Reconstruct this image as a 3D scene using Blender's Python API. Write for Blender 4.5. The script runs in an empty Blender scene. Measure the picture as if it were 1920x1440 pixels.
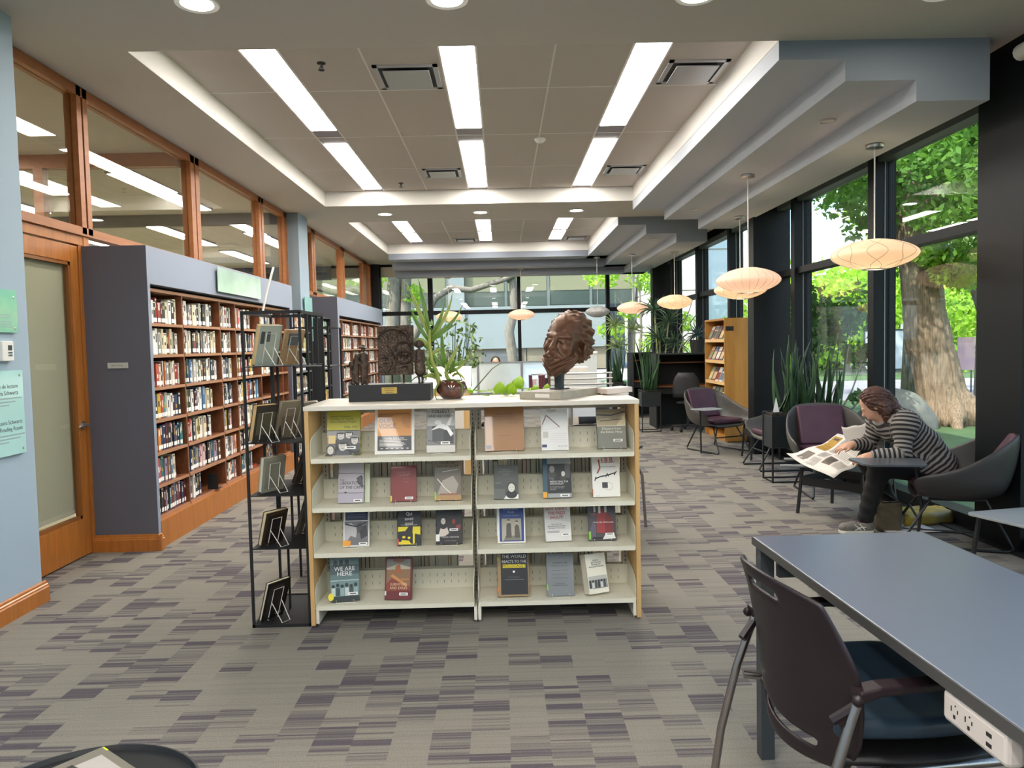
import bpy, math, random
import numpy as np
from mathutils import Vector, Matrix, Euler
R = math.radians
SC = bpy.context.scene
COL = SC.collection
random.seed(7); RNG = np.random.default_rng(7)

# ---------------------------------------------------------------- camera, sky, sun, exposure
cam_d = bpy.data.cameras.new('camera'); cam = bpy.data.objects.new('camera', cam_d); COL.objects.link(cam)
cam_d.sensor_fit = 'HORIZONTAL'; cam_d.sensor_width = 36.0; cam_d.lens = 36.0 * 1425 / 1920
cam_d.clip_start = 0.02; cam_d.clip_end = 400
_y, _p, _r = R(0.7257), R(2.975), R(1.252)
_f = Vector((math.sin(_y) * math.cos(_p), math.cos(_y) * math.cos(_p), -math.sin(_p)))
_ri = Vector((math.cos(_y), -math.sin(_y), 0)); _dn = _f.cross(_ri)
_r2 = math.cos(_r) * _ri + math.sin(_r) * _dn; _d2 = -math.sin(_r) * _ri + math.cos(_r) * _dn
_m = Matrix((_r2, -_d2, -_f)).transposed().to_4x4(); _m.translation = (0, 0, 1.57)
cam.matrix_world = _m
SC.camera = cam

W = bpy.data.worlds.new('sky'); SC.world = W; W.use_nodes = True
_n = W.node_tree.nodes; _l = W.node_tree.links
_sky = _n.new('ShaderNodeTexSky'); _sky.sky_type = 'NISHITA'; _sky.sun_disc = False
_sky.sun_elevation = R(52); _sky.sun_rotation = R(215); _sky.air_density = 1.2; _sky.dust_density = 2.0
_l.new(_sky.outputs[0], _n['Background'].inputs[0]); _n['Background'].inputs[1].default_value = 0.34

sun_d = bpy.data.lights.new('sun', 'SUN'); sun_d.energy = 4.2; sun_d.angle = R(0.6); sun_d.color = (1.0, 0.95, 0.86)
sun = bpy.data.objects.new('sun', sun_d); COL.objects.link(sun)
sun.rotation_euler = Vector((0.58, 0.42, -0.85)).to_track_quat('-Z', 'Y').to_euler()

SC.view_settings.view_transform = 'Standard'; SC.view_settings.look = 'None'
SC.view_settings.gamma = 1.0; SC.view_settings.use_curve_mapping = False
SC.view_settings.exposure = 0.85
PANEL_L = 19.0     # radiance of the ceiling light panels
LAMP_L = 0.24     # glow of the pendant shades
SC.cycles.max_bounces = 10; SC.cycles.transparent_max_bounces = 24
SC.cycles.diffuse_bounces = 5; SC.cycles.glossy_bounces = 4; SC.cycles.transmission_bounces = 8
SC.cycles.caustics_reflective = False; SC.cycles.caustics_refractive = False
SC.cycles.use_denoising = True; SC.cycles.sample_clamp_indirect = 12.0

# ---------------------------------------------------------------- materials
def lin(h):
    h = h.lstrip('#'); o = []
    for i in (0, 2, 4):
        c = int(h[i:i + 2], 16) / 255
        o.append(c / 12.92 if c <= 0.04045 else ((c + 0.055) / 1.055) ** 2.4)
    return (o[0], o[1], o[2], 1.0)

_mats = {}
def M(name, col='#808080', rough=0.5, metal=0.0, var=None, scale=8.0, stretch=(1, 1, 1), bump=0.0, bscale=60.0, emit=0.0, ecol=None, spec=0.5, trans=0.0, sss=0.0, detail=4.0, coat=0.0):
    if name in _mats: return _mats[name]
    m = bpy.data.materials.new(name); m.use_nodes = True; _mats[name] = m
    n = m.node_tree.nodes; l = m.node_tree.links; b = n['Principled BSDF']
    c = lin(col) if isinstance(col, str) else col
    b.inputs['Base Color'].default_value = c; b.inputs['Roughness'].default_value = rough
    b.inputs['Metallic'].default_value = metal; b.inputs['Specular IOR Level'].default_value = spec
    b.inputs['Coat Weight'].default_value = coat
    if emit:
        b.inputs['Emission Color'].default_value = lin(ecol) if ecol else c
        b.inputs['Emission Strength'].default_value = emit
    if var or bump:
        tc = n.new('ShaderNodeTexCoord'); mp = n.new('ShaderNodeMapping'); mp.inputs['Scale'].default_value = stretch
        l.new(tc.outputs['Object'], mp.inputs['Vector'])
    if var:
        t = n.new('ShaderNodeTexNoise'); t.inputs['Scale'].default_value = scale; t.inputs['Detail'].default_value = detail
        l.new(mp.outputs[0], t.inputs['Vector'])
        r = n.new('ShaderNodeValToRGB'); r.color_ramp.elements[0].position = 0.3; r.color_ramp.elements[1].position = 0.7
        r.color_ramp.elements[0].color = c; r.color_ramp.elements[1].color = lin(var)
        l.new(t.outputs['Fac'], r.inputs['Fac']); l.new(r.outputs['Color'], b.inputs['Base Color'])
    if bump:
        t2 = n.new('ShaderNodeTexNoise'); t2.inputs['Scale'].default_value = bscale; t2.inputs['Detail'].default_value = 5
        l.new(mp.outputs[0], t2.inputs['Vector'])
        bp = n.new('ShaderNodeBump'); bp.inputs['Strength'].default_value = bump; bp.inputs['Distance'].default_value = 0.01
        l.new(t2.outputs['Fac'], bp.inputs['Height']); l.new(bp.outputs['Normal'], b.inputs['Normal'])
    return m

def glass_mat(name, tint, refl=1.5, haze=0.0):
    m = bpy.data.materials.new(name); m.use_nodes = True; n = m.node_tree.nodes; l = m.node_tree.links
    n.remove(n['Principled BSDF'])
    tr = n.new('ShaderNodeBsdfTransparent'); tr.inputs[0].default_value = lin(tint)
    gl = n.new('ShaderNodeBsdfGlossy'); gl.inputs['Roughness'].default_value = 0.0; gl.inputs[0].default_value = (1, 1, 1, 1)
    fr = n.new('ShaderNodeLayerWeight'); fr.inputs['Blend'].default_value = 0.5      # Schlick curve, same from both faces of the pane
    pw = n.new('ShaderNodeMath'); pw.operation = 'POWER'; pw.inputs[1].default_value = 5.0; l.new(fr.outputs['Facing'], pw.inputs[0])
    ma = n.new('ShaderNodeMath'); ma.operation = 'MULTIPLY_ADD'; ma.inputs[1].default_value = 0.85; ma.inputs[2].default_value = ((refl - 1) / (refl + 1)) ** 2; l.new(pw.outputs[0], ma.inputs[0])
    mx = n.new('ShaderNodeMixShader'); l.new(ma.outputs[0], mx.inputs[0]); l.new(tr.outputs[0], mx.inputs[1]); l.new(gl.outputs[0], mx.inputs[2])
    out = n['Material Output']; last = mx
    if haze:
        df = n.new('ShaderNodeBsdfTranslucent'); df.inputs[0].default_value = (0.8, 0.86, 0.84, 1)
        d2 = n.new('ShaderNodeBsdfDiffuse'); d2.inputs[0].default_value = (0.8, 0.86, 0.84, 1)
        a = n.new('ShaderNodeAddShader'); l.new(df.outputs[0], a.inputs[0]); l.new(d2.outputs[0], a.inputs[1])
        m2 = n.new('ShaderNodeMixShader'); m2.inputs[0].default_value = haze
        l.new(mx.outputs[0], m2.inputs[1]); l.new(df.outputs[0], m2.inputs[2]); last = m2
    l.new(last.outputs[0], out.inputs[0])
    return m

# ---------------------------------------------------------------- mesh building
class MB:
    def __init__(s): s.v = []; s.f = []; s.m = []
    def add(s, vs, fs, mi=0):
        b = len(s.v); s.v.extend([tuple(p) for p in vs]); s.f.extend([tuple(b + i for i in f) for f in fs]); s.m.extend([mi] * len(fs)); return s
    def box(s, x0, x1, y0, y1, z0, z1, mi=0, mat=None):
        p = [(x0, y0, z0), (x1, y0, z0), (x1, y1, z0), (x0, y1, z0), (x0, y0, z1), (x1, y0, z1), (x1, y1, z1), (x0, y1, z1)]
        if mat is not None: p = [mat @ Vector(q) for q in p]
        return s.add(p, [(0, 3, 2, 1), (4, 5, 6, 7), (0, 1, 5, 4), (1, 2, 6, 5), (2, 3, 7, 6), (3, 0, 4, 7)], mi)
    def bar(s, a, b, w, d, mi=0, up=(0, 0, 1)):
        a = Vector(a); b = Vector(b); t = (b - a); L = t.length; t.normalize(); u = Vector(up)
        if abs(t.dot(u)) > 0.98: u = Vector((0, 1, 0))
        x = t.cross(u).normalized(); y = x.cross(t).normalized()
        m = Matrix((x, t, y)).transposed().to_4x4(); m.translation = a
        return s.box(-w / 2, w / 2, 0, L, -d / 2, d / 2, mi, m)
    def tube(s, pts, r, n=6, mi=0, cap=True, closed=False):
        pts = [Vector(p) for p in pts]; k = len(pts); rr = r if isinstance(r, (list, tuple)) else [r] * k
        b = len(s.v); up = None
        for i, p in enumerate(pts):
            if closed: t = pts[(i + 1) % k] - pts[i - 1]
            else: t = pts[min(i + 1, k - 1)] - pts[max(i - 1, 0)]
            if t.length < 1e-9: t = Vector((0, 0, 1))
            t.normalize()
            if up is None: up = Vector((0, 0, 1)) if abs(t.z) < 0.9 else Vector((1, 0, 0))
            x = t.cross(up)
            if x.length < 1e-6: x = t.orthogonal()
            x.normalize(); y = x.cross(t).normalized(); up = y
            for j in range(n):
                a = 2 * math.pi * j / n; s.v.append(tuple(p + (x * math.cos(a) + y * math.sin(a)) * rr[i]))
        for i in range(k if closed else k - 1):
            i2 = (i + 1) % k
            for j in range(n):
                s.f.append((b + i * n + j, b + i * n + (j + 1) % n, b + i2 * n + (j + 1) % n, b + i2 * n + j)); s.m.append(mi)
        if cap and not closed:
            s.f.append(tuple(b + j for j in range(n))[::-1]); s.f.append(tuple(b + (k - 1) * n + j for j in range(n))); s.m += [mi, mi]
        return s
    def lathe(s, prof, n=24, mi=0, c=(0, 0, 0), cap=True):
        b = len(s.v)
        for (r, z) in prof:
            for j in range(n):
                a = 2 * math.pi * j / n; s.v.append((c[0] + r * math.cos(a), c[1] + r * math.sin(a), c[2] + z))
        for i in range(len(prof) - 1):
            for j in range(n):
                s.f.append((b + i * n + j, b + i * n + (j + 1) % n, b + (i + 1) * n + (j + 1) % n, b + (i + 1) * n + j)); s.m.append(mi)
        if cap and prof[0][0] > 1e-4: s.f.append(tuple(b + j for j in range(n))[::-1]); s.m.append(mi)
        if cap and prof[-1][0] > 1e-4: s.f.append(tuple(b + (len(prof) - 1) * n + j for j in range(n))); s.m.append(mi)
        return s
    def prism(s, poly, a0, a1, axis='z', mi=0):
        k = len(poly)
        def pt(p, a):
            return (p[0], p[1], a) if axis == 'z' else ((p[0], a, p[1]) if axis == 'y' else (a, p[0], p[1]))
        vs = [pt(p, a0) for p in poly] + [pt(p, a1) for p in poly]
        fs = [tuple(range(k))[::-1], tuple(range(k, 2 * k))] + [(i, (i + 1) % k, k + (i + 1) % k, k + i) for i in range(k)]
        return s.add(vs, fs, mi)
    def quad(s, a, b, c, d, mi=0): return s.add([a, b, c, d], [(0, 1, 2, 3)], mi)
    def poly(s, pts, mi=0): return s.add(pts, [tuple(range(len(pts)))], mi)
    def ell(s, c, r, mi=0, nu=10, nv=7, mat=None):
        vs = []; fs = []
        for i in range(nv + 1):
            t = math.pi * i / nv
            for j in range(nu):
                a = 2 * math.pi * j / nu
                p = Vector((r[0] * math.sin(t) * math.cos(a), r[1] * math.sin(t) * math.sin(a), r[2] * math.cos(t)))
                if mat is not None: p = mat @ p
                vs.append(Vector(c) + p)
        for i in range(nv):
            for j in range(nu):
                fs.append((i * nu + j, (i + 1) * nu + j, (i + 1) * nu + (j + 1) % nu, i * nu + (j + 1) % nu))
        return s.add(vs, fs, mi)
    def mesh(s, name, mats):
        me = bpy.data.meshes.new(name); me.from_pydata(s.v, [], s.f)
        for m in (mats if isinstance(mats, (list, tuple)) else [mats]): me.materials.append(m)
        if max(s.m or [0]) > 0: me.polygons.foreach_set('material_index', s.m)
        return me
    def build(s, name, mats, parent=None, smooth=False, bevel=0.0, loc=None, rot=None):
        me = s.mesh(name, mats)
        return link(name, me, parent, smooth, bevel, loc, rot)

def link(name, me, parent=None, smooth=False, bevel=0.0, loc=None, rot=None):
    o = bpy.data.objects.new(name, me); COL.objects.link(o)
    if parent is not None: o.parent = parent
    if loc is not None: o.location = loc
    if rot is not None: o.rotation_euler = rot
    if smooth:
        me.polygons.foreach_set('use_smooth', [True] * len(me.polygons))
        if smooth != 'all':
            try: me.set_sharp_from_angle(angle=R(40))
            except Exception: pass
    if bevel:
        b = o.modifiers.new('edge', 'BEVEL'); b.width = bevel; b.segments = 2; b.limit_method = 'ANGLE'; b.angle_limit = R(35)
    return o

def tag(o, label=None, cat=None, group=None, kind=None):
    if label: o['label'] = label
    if cat: o['category'] = cat
    if group: o['group'] = group
    if kind: o['kind'] = kind
    return o
def root(name, loc, label, cat, rz=0.0, group=None):
    o = bpy.data.objects.new(name, None); COL.objects.link(o); o.location = loc; o.rotation_euler = (0, 0, rz); o.empty_display_size = 0.1
    return tag(o, label, cat, group)
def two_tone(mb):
    """faces of boxes that look towards -y take the second, darker colour"""
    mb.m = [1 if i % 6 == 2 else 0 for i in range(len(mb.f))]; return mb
def struct(name, mb, mats, parent=None, **k):
    o = mb.build(name, mats, parent, **k)
    if parent is None: o['kind'] = 'structure'
    return o
def sroot(name, loc=(0, 0, 0)):
    o = bpy.data.objects.new(name, None); COL.objects.link(o); o.location = loc; o['kind'] = 'structure'; return o
def B(x0, x1, y0, y1, z0, z1): return MB().box(x0, x1, y0, y1, z0, z1)
def copy_tree(o, parent=None):
    c = o.copy(); COL.objects.link(c)
    if parent is not None: c.parent = parent
    for ch in o.children: copy_tree(ch, c)
    return c

def fast_mesh(name, v, f, mats, mi=None, smooth=False):
    """numpy arrays -> mesh (f: (n,3) or (n,4))"""
    me = bpy.data.meshes.new(name); n, k = f.shape
    me.vertices.add(len(v)); me.vertices.foreach_set('co', np.asarray(v, np.float32).ravel())
    me.loops.add(n * k); me.loops.foreach_set('vertex_index', np.asarray(f, np.int32).ravel())
    me.polygons.add(n); me.polygons.foreach_set('loop_start', np.arange(0, n * k, k, dtype=np.int32))
    for m in (mats if isinstance(mats, (list, tuple)) else [mats]): me.materials.append(m)
    if mi is not None: me.polygons.foreach_set('material_index', np.asarray(mi, np.int32))
    if smooth: me.polygons.foreach_set('use_smooth', np.ones(n, bool))
    me.update(calc_edges=True); me.validate()
    return me

# ---------------------------------------------------------------- implicit bodies (one continuous surface from joined, tapering volumes)
def surf(fn, lo, hi, h):
    lo = np.array(lo, float); hi = np.array(hi, float); n = np.ceil((hi - lo) / h).astype(int) + 1
    ax = [(lo[i] + h * np.arange(n[i])).astype(np.float32) for i in range(3)]
    X, Y, Z = np.meshgrid(*ax, indexing='ij')
    v = fn(X, Y, Z).astype(np.float32); s = v < 0
    c = np.zeros(n - 1, np.int8)
    for dx in (0, 1):
        for dy in (0, 1):
            for dz in (0, 1): c += s[dx:n[0] - 1 + dx, dy:n[1] - 1 + dy, dz:n[2] - 1 + dz]
    act = (c > 0) & (c < 8); idx = np.full(n - 1, -1, np.int64); ii = np.argwhere(act); idx[act] = np.arange(len(ii))
    acc = np.zeros((len(ii), 3)); cnt = np.zeros(len(ii))
    cor = [(a, b, d) for a in (0, 1) for b in (0, 1) for d in (0, 1)]
    for p in cor:
        for a in range(3):
            if p[a] == 0:
                q = list(p); q[a] = 1
                va = v[ii[:, 0] + p[0], ii[:, 1] + p[1], ii[:, 2] + p[2]]; vb = v[ii[:, 0] + q[0], ii[:, 1] + q[1], ii[:, 2] + q[2]]
                k = (va < 0) != (vb < 0); t = np.where(k, va / np.where(k, va - vb, 1), 0)
                P = np.tile(np.array(p, float), (len(ii), 1)); P[:, a] += t
                acc[k] += P[k]; cnt[k] += 1
    V = lo + h * (ii + acc / cnt[:, None]); F = []
    for a in range(3):
        b, d = (a + 1) % 3, (a + 2) % 3
        sl0 = [slice(None)] * 3; sl1 = [slice(None)] * 3; sl0[a] = slice(0, -1); sl1[a] = slice(1, None)
        A = s[tuple(sl0)]; Bb = s[tuple(sl1)]; e = np.argwhere(A != Bb)
        e = e[(e[:, b] > 0) & (e[:, d] > 0) & (e[:, b] < n[b] - 1) & (e[:, d] < n[d] - 1)]
        def cell(db, dd):
            q = e.copy(); q[:, b] += db; q[:, d] += dd; return idx[q[:, 0], q[:, 1], q[:, 2]]
        q = np.stack([cell(-1, -1), cell(0, -1), cell(0, 0), cell(-1, 0)], 1)
        fl = ~A[e[:, 0], e[:, 1], e[:, 2]]; q[fl] = q[fl][:, ::-1]; F.append(q)
    F = np.concatenate(F); F = F[(F >= 0).all(1)]
    return V, F
def s_cap(X, Y, Z, a, b, ra, rb=None):
    rb = ra if rb is None else rb; a = np.array(a, np.float32); d = np.array(b, np.float32) - a
    t = np.clip(((X - a[0]) * d[0] + (Y - a[1]) * d[1] + (Z - a[2]) * d[2]) / max(float(d @ d), 1e-9), 0, 1)
    return np.sqrt((X - a[0] - t * d[0]) ** 2 + (Y - a[1] - t * d[1]) ** 2 + (Z - a[2] - t * d[2]) ** 2) - (ra + (rb - ra) * t)
def s_ell(X, Y, Z, c, r, rot=None):
    x, y, z = X - c[0], Y - c[1], Z - c[2]
    if rot is not None:
        m = np.array(Euler(rot).to_matrix().transposed()); x, y, z = [m[i][0] * x + m[i][1] * y + m[i][2] * z for i in range(3)]
    k0 = np.sqrt((x / r[0]) ** 2 + (y / r[1]) ** 2 + (z / r[2]) ** 2) + 1e-9
    k1 = np.sqrt((x / r[0] ** 2) ** 2 + (y / r[1] ** 2) ** 2 + (z / r[2] ** 2) ** 2) + 1e-9
    return k0 * (k0 - 1) / k1
def s_box(X, Y, Z, c, r, rd=0.0, rot=None):
    x, y, z = X - c[0], Y - c[1], Z - c[2]
    if rot is not None:
        m = np.array(Euler(rot).to_matrix().transposed()); x, y, z = [m[i][0] * x + m[i][1] * y + m[i][2] * z for i in range(3)]
    q = [np.abs(x) - r[0] + rd, np.abs(y) - r[1] + rd, np.abs(z) - r[2] + rd]
    o = np.sqrt(sum(np.maximum(k, 0) ** 2 for k in q)); return o + np.minimum(np.maximum(np.maximum(q[0], q[1]), q[2]), 0) - rd
def smin(a, b, k):
    h = np.clip(0.5 + 0.5 * (b - a) / k, 0, 1); return b * (1 - h) + a * h - k * h * (1 - h)
def smax(a, b, k): return -smin(-a, -b, k)

_texts = []
def text(name, s, size, mat, parent, loc, rot, align='LEFT', extrude=0.0004, sx=1.0, spacing=1.0, shear=0.0, line=1.0):
    c = bpy.data.curves.new(name, 'FONT'); c.body = s; c.size = size; c.align_x = align; c.extrude = extrude; c.space_character = spacing; c.shear = shear; c.space_line = line; c.resolution_u = 2
    t = bpy.data.objects.new('text_source', c); COL.objects.link(t); _texts.append((t, name, mat, parent, loc, rot, sx))
def finish():
    """turn all lettering into plain meshes under their things"""
    dg = bpy.context.evaluated_depsgraph_get()
    for (t, name, mat, parent, loc, rot, sx) in _texts:
        me = bpy.data.meshes.new_from_object(t.evaluated_get(dg)); me.name = name
        me.materials.clear(); me.materials.append(mat)
        o = link(name, me, parent, loc=loc, rot=rot); o.scale = (sx, 1, 1)
    for q in _texts:
        c = q[0].data; bpy.data.objects.remove(q[0]); bpy.data.curves.remove(c)
# ================================================================ STRUCTURE
XL, XG, YB, ZC, ZT = -3.27, 3.84, 19.35, 3.64, 3.85
m_ceil = M('ceiling_paint', '#c4bdb4', 0.9, bump=0.03, bscale=300)
m_cove = M('cove_paint', '#dcd8d2', 0.9)
m_beam = M('beam_paint', '#b6bbc2', 0.85)
m_tile = M('ceiling_tile_face', '#c6beb6', 0.95, var='#bab2aa', scale=180, bump=0.25, bscale=400)
m_tbar = M('tbar', '#dedad4', 0.5)
m_blue = M('wall_blue', '#9eb1c2', 0.7, bump=0.02, bscale=250)
m_case = M('wall_case_blue', '#8b93a4', 0.7, bump=0.02, bscale=250)
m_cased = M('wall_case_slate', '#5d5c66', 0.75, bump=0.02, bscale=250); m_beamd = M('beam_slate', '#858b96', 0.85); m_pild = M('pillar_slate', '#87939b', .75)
m_wood = M('orange_wood', '#b5702e', 0.38, var='#a05f24', scale=5, stretch=(6, 6, 0.6), coat=0.15)
m_woodf = M('orange_frame_wood', '#a8683a', 0.42, var='#965a2e', scale=5, stretch=(4, 1, 4))
m_black = M('black_metal', '#15171a', 0.45)
m_mull = M('mullion_black', '#0c1013', 0.5, spec=.25)
m_blackm = M('matte_black', '#141416', 0.7)
m_glass = glass_mat('window_glass', '#f7faf9', 1.45)
m_glass2 = glass_mat('partition_glass', '#f2f3ee', 1.6)
m_white = M('white_paint', '#e6e4e0', 0.6)
m_steel = M('brushed_steel', '#b9b6b2', 0.3, metal=1.0)
m_beige = M('blind_beige', '#d8d3c4', 0.9)
m_nroom = M('neighbour_wall', '#cfc8ae', 0.9)

# carpet: rows of short broken stripes in columns 16 cm wide
def carpet():
    m = bpy.data.materials.new('carpet'); m.use_nodes = True; n = m.node_tree.nodes; l = m.node_tree.links; b = n['Principled BSDF']
    tc = n.new('ShaderNodeTexCoord'); sp = n.new('ShaderNodeSeparateXYZ'); l.new(tc.outputs['Object'], sp.inputs[0])
    def mt(op, a, c=None, cl=False):
        k = n.new('ShaderNodeMath'); k.operation = op; k.use_clamp = cl
        for i, q in enumerate((a, c)):
            if q is None: continue
            if isinstance(q, (int, float)): k.inputs[i].default_value = q
            else: l.new(q, k.inputs[i])
        return k.outputs[0]
    def wn(x, y=None):
        w = n.new('ShaderNodeTexWhiteNoise'); w.noise_dimensions = '2D'; cx = n.new('ShaderNodeCombineXYZ')
        l.new(x, cx.inputs[0])
        if y is not None: l.new(y, cx.inputs[1])
        l.new(cx.outputs[0], w.inputs['Vector']); return w.outputs['Value']
    x, y = sp.outputs[0], sp.outputs[1]
    cx = mt('FLOOR', mt('DIVIDE', x, 0.158)); off = wn(cx)
    yo = mt('ADD', y, mt('MULTIPLY', off, 0.5))
    c1 = wn(cx, mt('FLOOR', mt('DIVIDE', yo, 0.17)))           # blocks
    c2 = wn(cx, mt('FLOOR', mt('DIVIDE', yo, 0.0485)))         # bands within a block
    c4 = wn(cx, mt('FLOOR', mt('DIVIDE', yo, 0.0121)))         # hairlines within a band
    c3 = wn(mt('FLOOR', mt('DIVIDE', x, 0.474)), mt('FLOOR', mt('DIVIDE', y, 0.0090)))   # thin stripes running on
    blk = mt('GREATER_THAN', c1, 0.43)
    band = mt('MULTIPLY', mt('POWER', c2, 1.6), blk)
    hair = mt('MULTIPLY', mt('SUBTRACT', c4, 0.5), mt('ADD', mt('MULTIPLY', blk, 0.55), 0.08))
    thin = mt('MULTIPLY', mt('GREATER_THAN', c3, 0.66), mt('ADD', mt('MULTIPLY', blk, 0.24), 0.12))
    dk = mt('ADD', mt('ADD', mt('MULTIPLY', band, 1.0), hair), thin, True)
    rib = n.new('ShaderNodeTexWave'); rib.wave_type = 'BANDS'; rib.bands_direction = 'Y'; rib.inputs['Scale'].default_value = 55; rib.inputs['Distortion'].default_value = 0.6
    l.new(tc.outputs['Object'], rib.inputs['Vector'])
    ns = n.new('ShaderNodeTexNoise'); ns.inputs['Scale'].default_value = 260; ns.inputs['Detail'].default_value = 3; l.new(tc.outputs['Object'], ns.inputs['Vector'])
    mix = n.new('ShaderNodeMix'); mix.data_type = 'RGBA'; l.new(dk, mix.inputs[0])
    mix.inputs[6].default_value = lin('#878278'); mix.inputs[7].default_value = lin('#554f55')
    br = mt('ADD', mt('MULTIPLY', ns.outputs['Fac'], 1.5), 0.25); br = mt('MULTIPLY', br, mt('ADD', mt('MULTIPLY', rib.outputs['Fac'], 0.22), 0.89))
    m2 = n.new('ShaderNodeMix'); m2.data_type = 'RGBA'; m2.blend_type = 'MULTIPLY'; m2.inputs[0].default_value = 1.0
    l.new(mix.outputs[2], m2.inputs[6]); cc = n.new('ShaderNodeCombineColor')
    for i in range(3): l.new(br, cc.inputs[i])
    l.new(cc.outputs[0], m2.inputs[7]); l.new(m2.outputs[2], b.inputs['Base Color'])
    b.inputs['Roughness'].default_value = 0.95; b.inputs['Specular IOR Level'].default_value = 0.2
    bp = n.new('ShaderNodeBump'); bp.inputs['Strength'].default_value = 0.35; bp.inputs['Distance'].default_value = 0.004
    l.new(mt('ADD', rib.outputs['Fac'], ns.outputs['Fac']), bp.inputs['Height']); l.new(bp.outputs[0], b.inputs['Normal'])
    return m
m_carpet = carpet()
struct('floor', B(-9, 3.96, -4, 19.5, -0.12, 0), m_carpet)

# ---- ceiling: low soffit with two coves
C1 = (-2.53, 1.977, 5.38, 11.26); C2 = (-2.49, 1.977, 12.70, 17.07)
mb = MB()
for (x0, x1, y0, y1) in ((-9, C1[0], -4, 19.5), (C1[0], 4.02, -4, C1[2]), (C1[0], 4.02, C1[3], C2[2]), (C1[0], C2[0], C2[2], C2[3]), (C1[0], 4.02, C2[3], 19.5),
                         (C1[1], 4.02, C1[2], C1[3]), (C2[1], 4.02, C2[2], C2[3])):
    mb.box(x0, x1, y0, y1, ZC, ZC + 0.03)
ceil = struct('ceiling', mb, m_ceil)
mb = MB()
for (x0, x1, y0, y1) in (C1, C2):
    e = .002; mb.box(x0 - 0.02, x0 + e, y0, y1, ZC + e, ZT); mb.box(x0, x1, y0 - 0.02, y0 + e, ZC + e, ZT); mb.box(x0, x1, y1 - e, y1 + 0.02, ZC + e, ZT); mb.box(x1 - e, x1 + .02, y0, y1, ZC + e, ZT)
mb.build('cove_upstand', m_cove, ceil)
B(-9.1, 4.15, -4.1, 19.6, 4.02, 4.4).build('roof_slab', m_ceil, ceil)
lightX = [(-1.945, -1.665), (-0.43, -0.15), (1.075, 1.36)]
tileX = [(C1[0], -1.95), (-1.66, -1.04), (-1.04, -0.435), (-0.145, 0.465), (0.465, 1.07), (1.365, C1[1])]
mt_ = {}
for (rows, c) in (((5.40, 6.89, 8.38, 9.87, 11.25), C1), ((12.71, 14.04, 15.36, 17.06), C2)):
    for j in range(len(rows) - 1):
        for (a, b) in tileX:
            MB().box(max(a, c[0]) + .004, b - .004, rows[j] + .004, rows[j + 1] - .004, ZT, ZT + 0.015).build('ceiling_tile', m_tile, ceil)
    bars = MB()
    for q in sorted({round(q, 3) for ab in tileX for q in ab}): bars.box(q - .008, q + .008, rows[0], rows[-1], ZT - .003, ZT + .002)
    for r in rows[1:-1]: bars.box(c[0], c[1], r - .008, r + .008, ZT - .0025, ZT + .002)
    bars.build('ceiling_grid_bar', m_tbar, ceil)
m_lit = M('panel_diffuser', '#ffffff', 0.5, emit=PANEL_L, ecol='#fffaf2')
m_hous = M('panel_housing', '#8b8487', 0.5)
ORD = ['first', 'second', 'third', 'fourth', 'fifth', 'sixth', 'seventh', 'eighth', 'ninth', 'tenth', 'eleventh', 'twelfth', 'thirteenth', 'fourteenth', 'fifteenth', 'sixteenth', 'seventeenth', 'eighteenth', 'nineteenth', 'twentieth', 'twenty-first', 'twenty-second', 'twenty-third', 'twenty-fourth', 'twenty-fifth', 'twenty-sixth', 'twenty-seventh', 'twenty-eighth']
rown = ['the row by the glazed partition', 'the middle row', 'the row by the stepped beam']
for i, (a, b) in enumerate(lightX):
    for cv, segs in (('near cove', ((5.66, 6.875), (6.895, 8.11), (8.66, 9.86), (9.88, 11.1))), ('far cove', ((12.85, 14.03), (14.05, 15.25), (15.47, 16.7)))):
        for k, (y0, y1) in enumerate(segs):
            t = root('ceiling_light', ((a + b) / 2, (y0 + y1) / 2, ZT), 'white linear ceiling panel, %s along %s of the %s' % (ORD[k], rown[i], cv), 'light', group='linear ceiling panels')
            w, d = (b - a) / 2, (y1 - y0) / 2
            B(-w, w, -d, d, 0.004, 0.06).build('housing', m_hous, t); B(-w + .012, w - .012, -d + .004, d - .004, -0.004, 0.004).build('diffuser', m_lit, t)
    mb = MB()
    for (y0, y1) in ((5.39, 5.655), (8.115, 8.372), (8.388, 8.655), (11.105, 11.25), (12.71, 12.845), (15.255, 15.465), (16.705, 17.06)): mb.box(a, b, y0, y1, ZT + .004, ZT + .02)
    mb.build('ceiling_filler_panel', m_hous, ceil)
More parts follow.
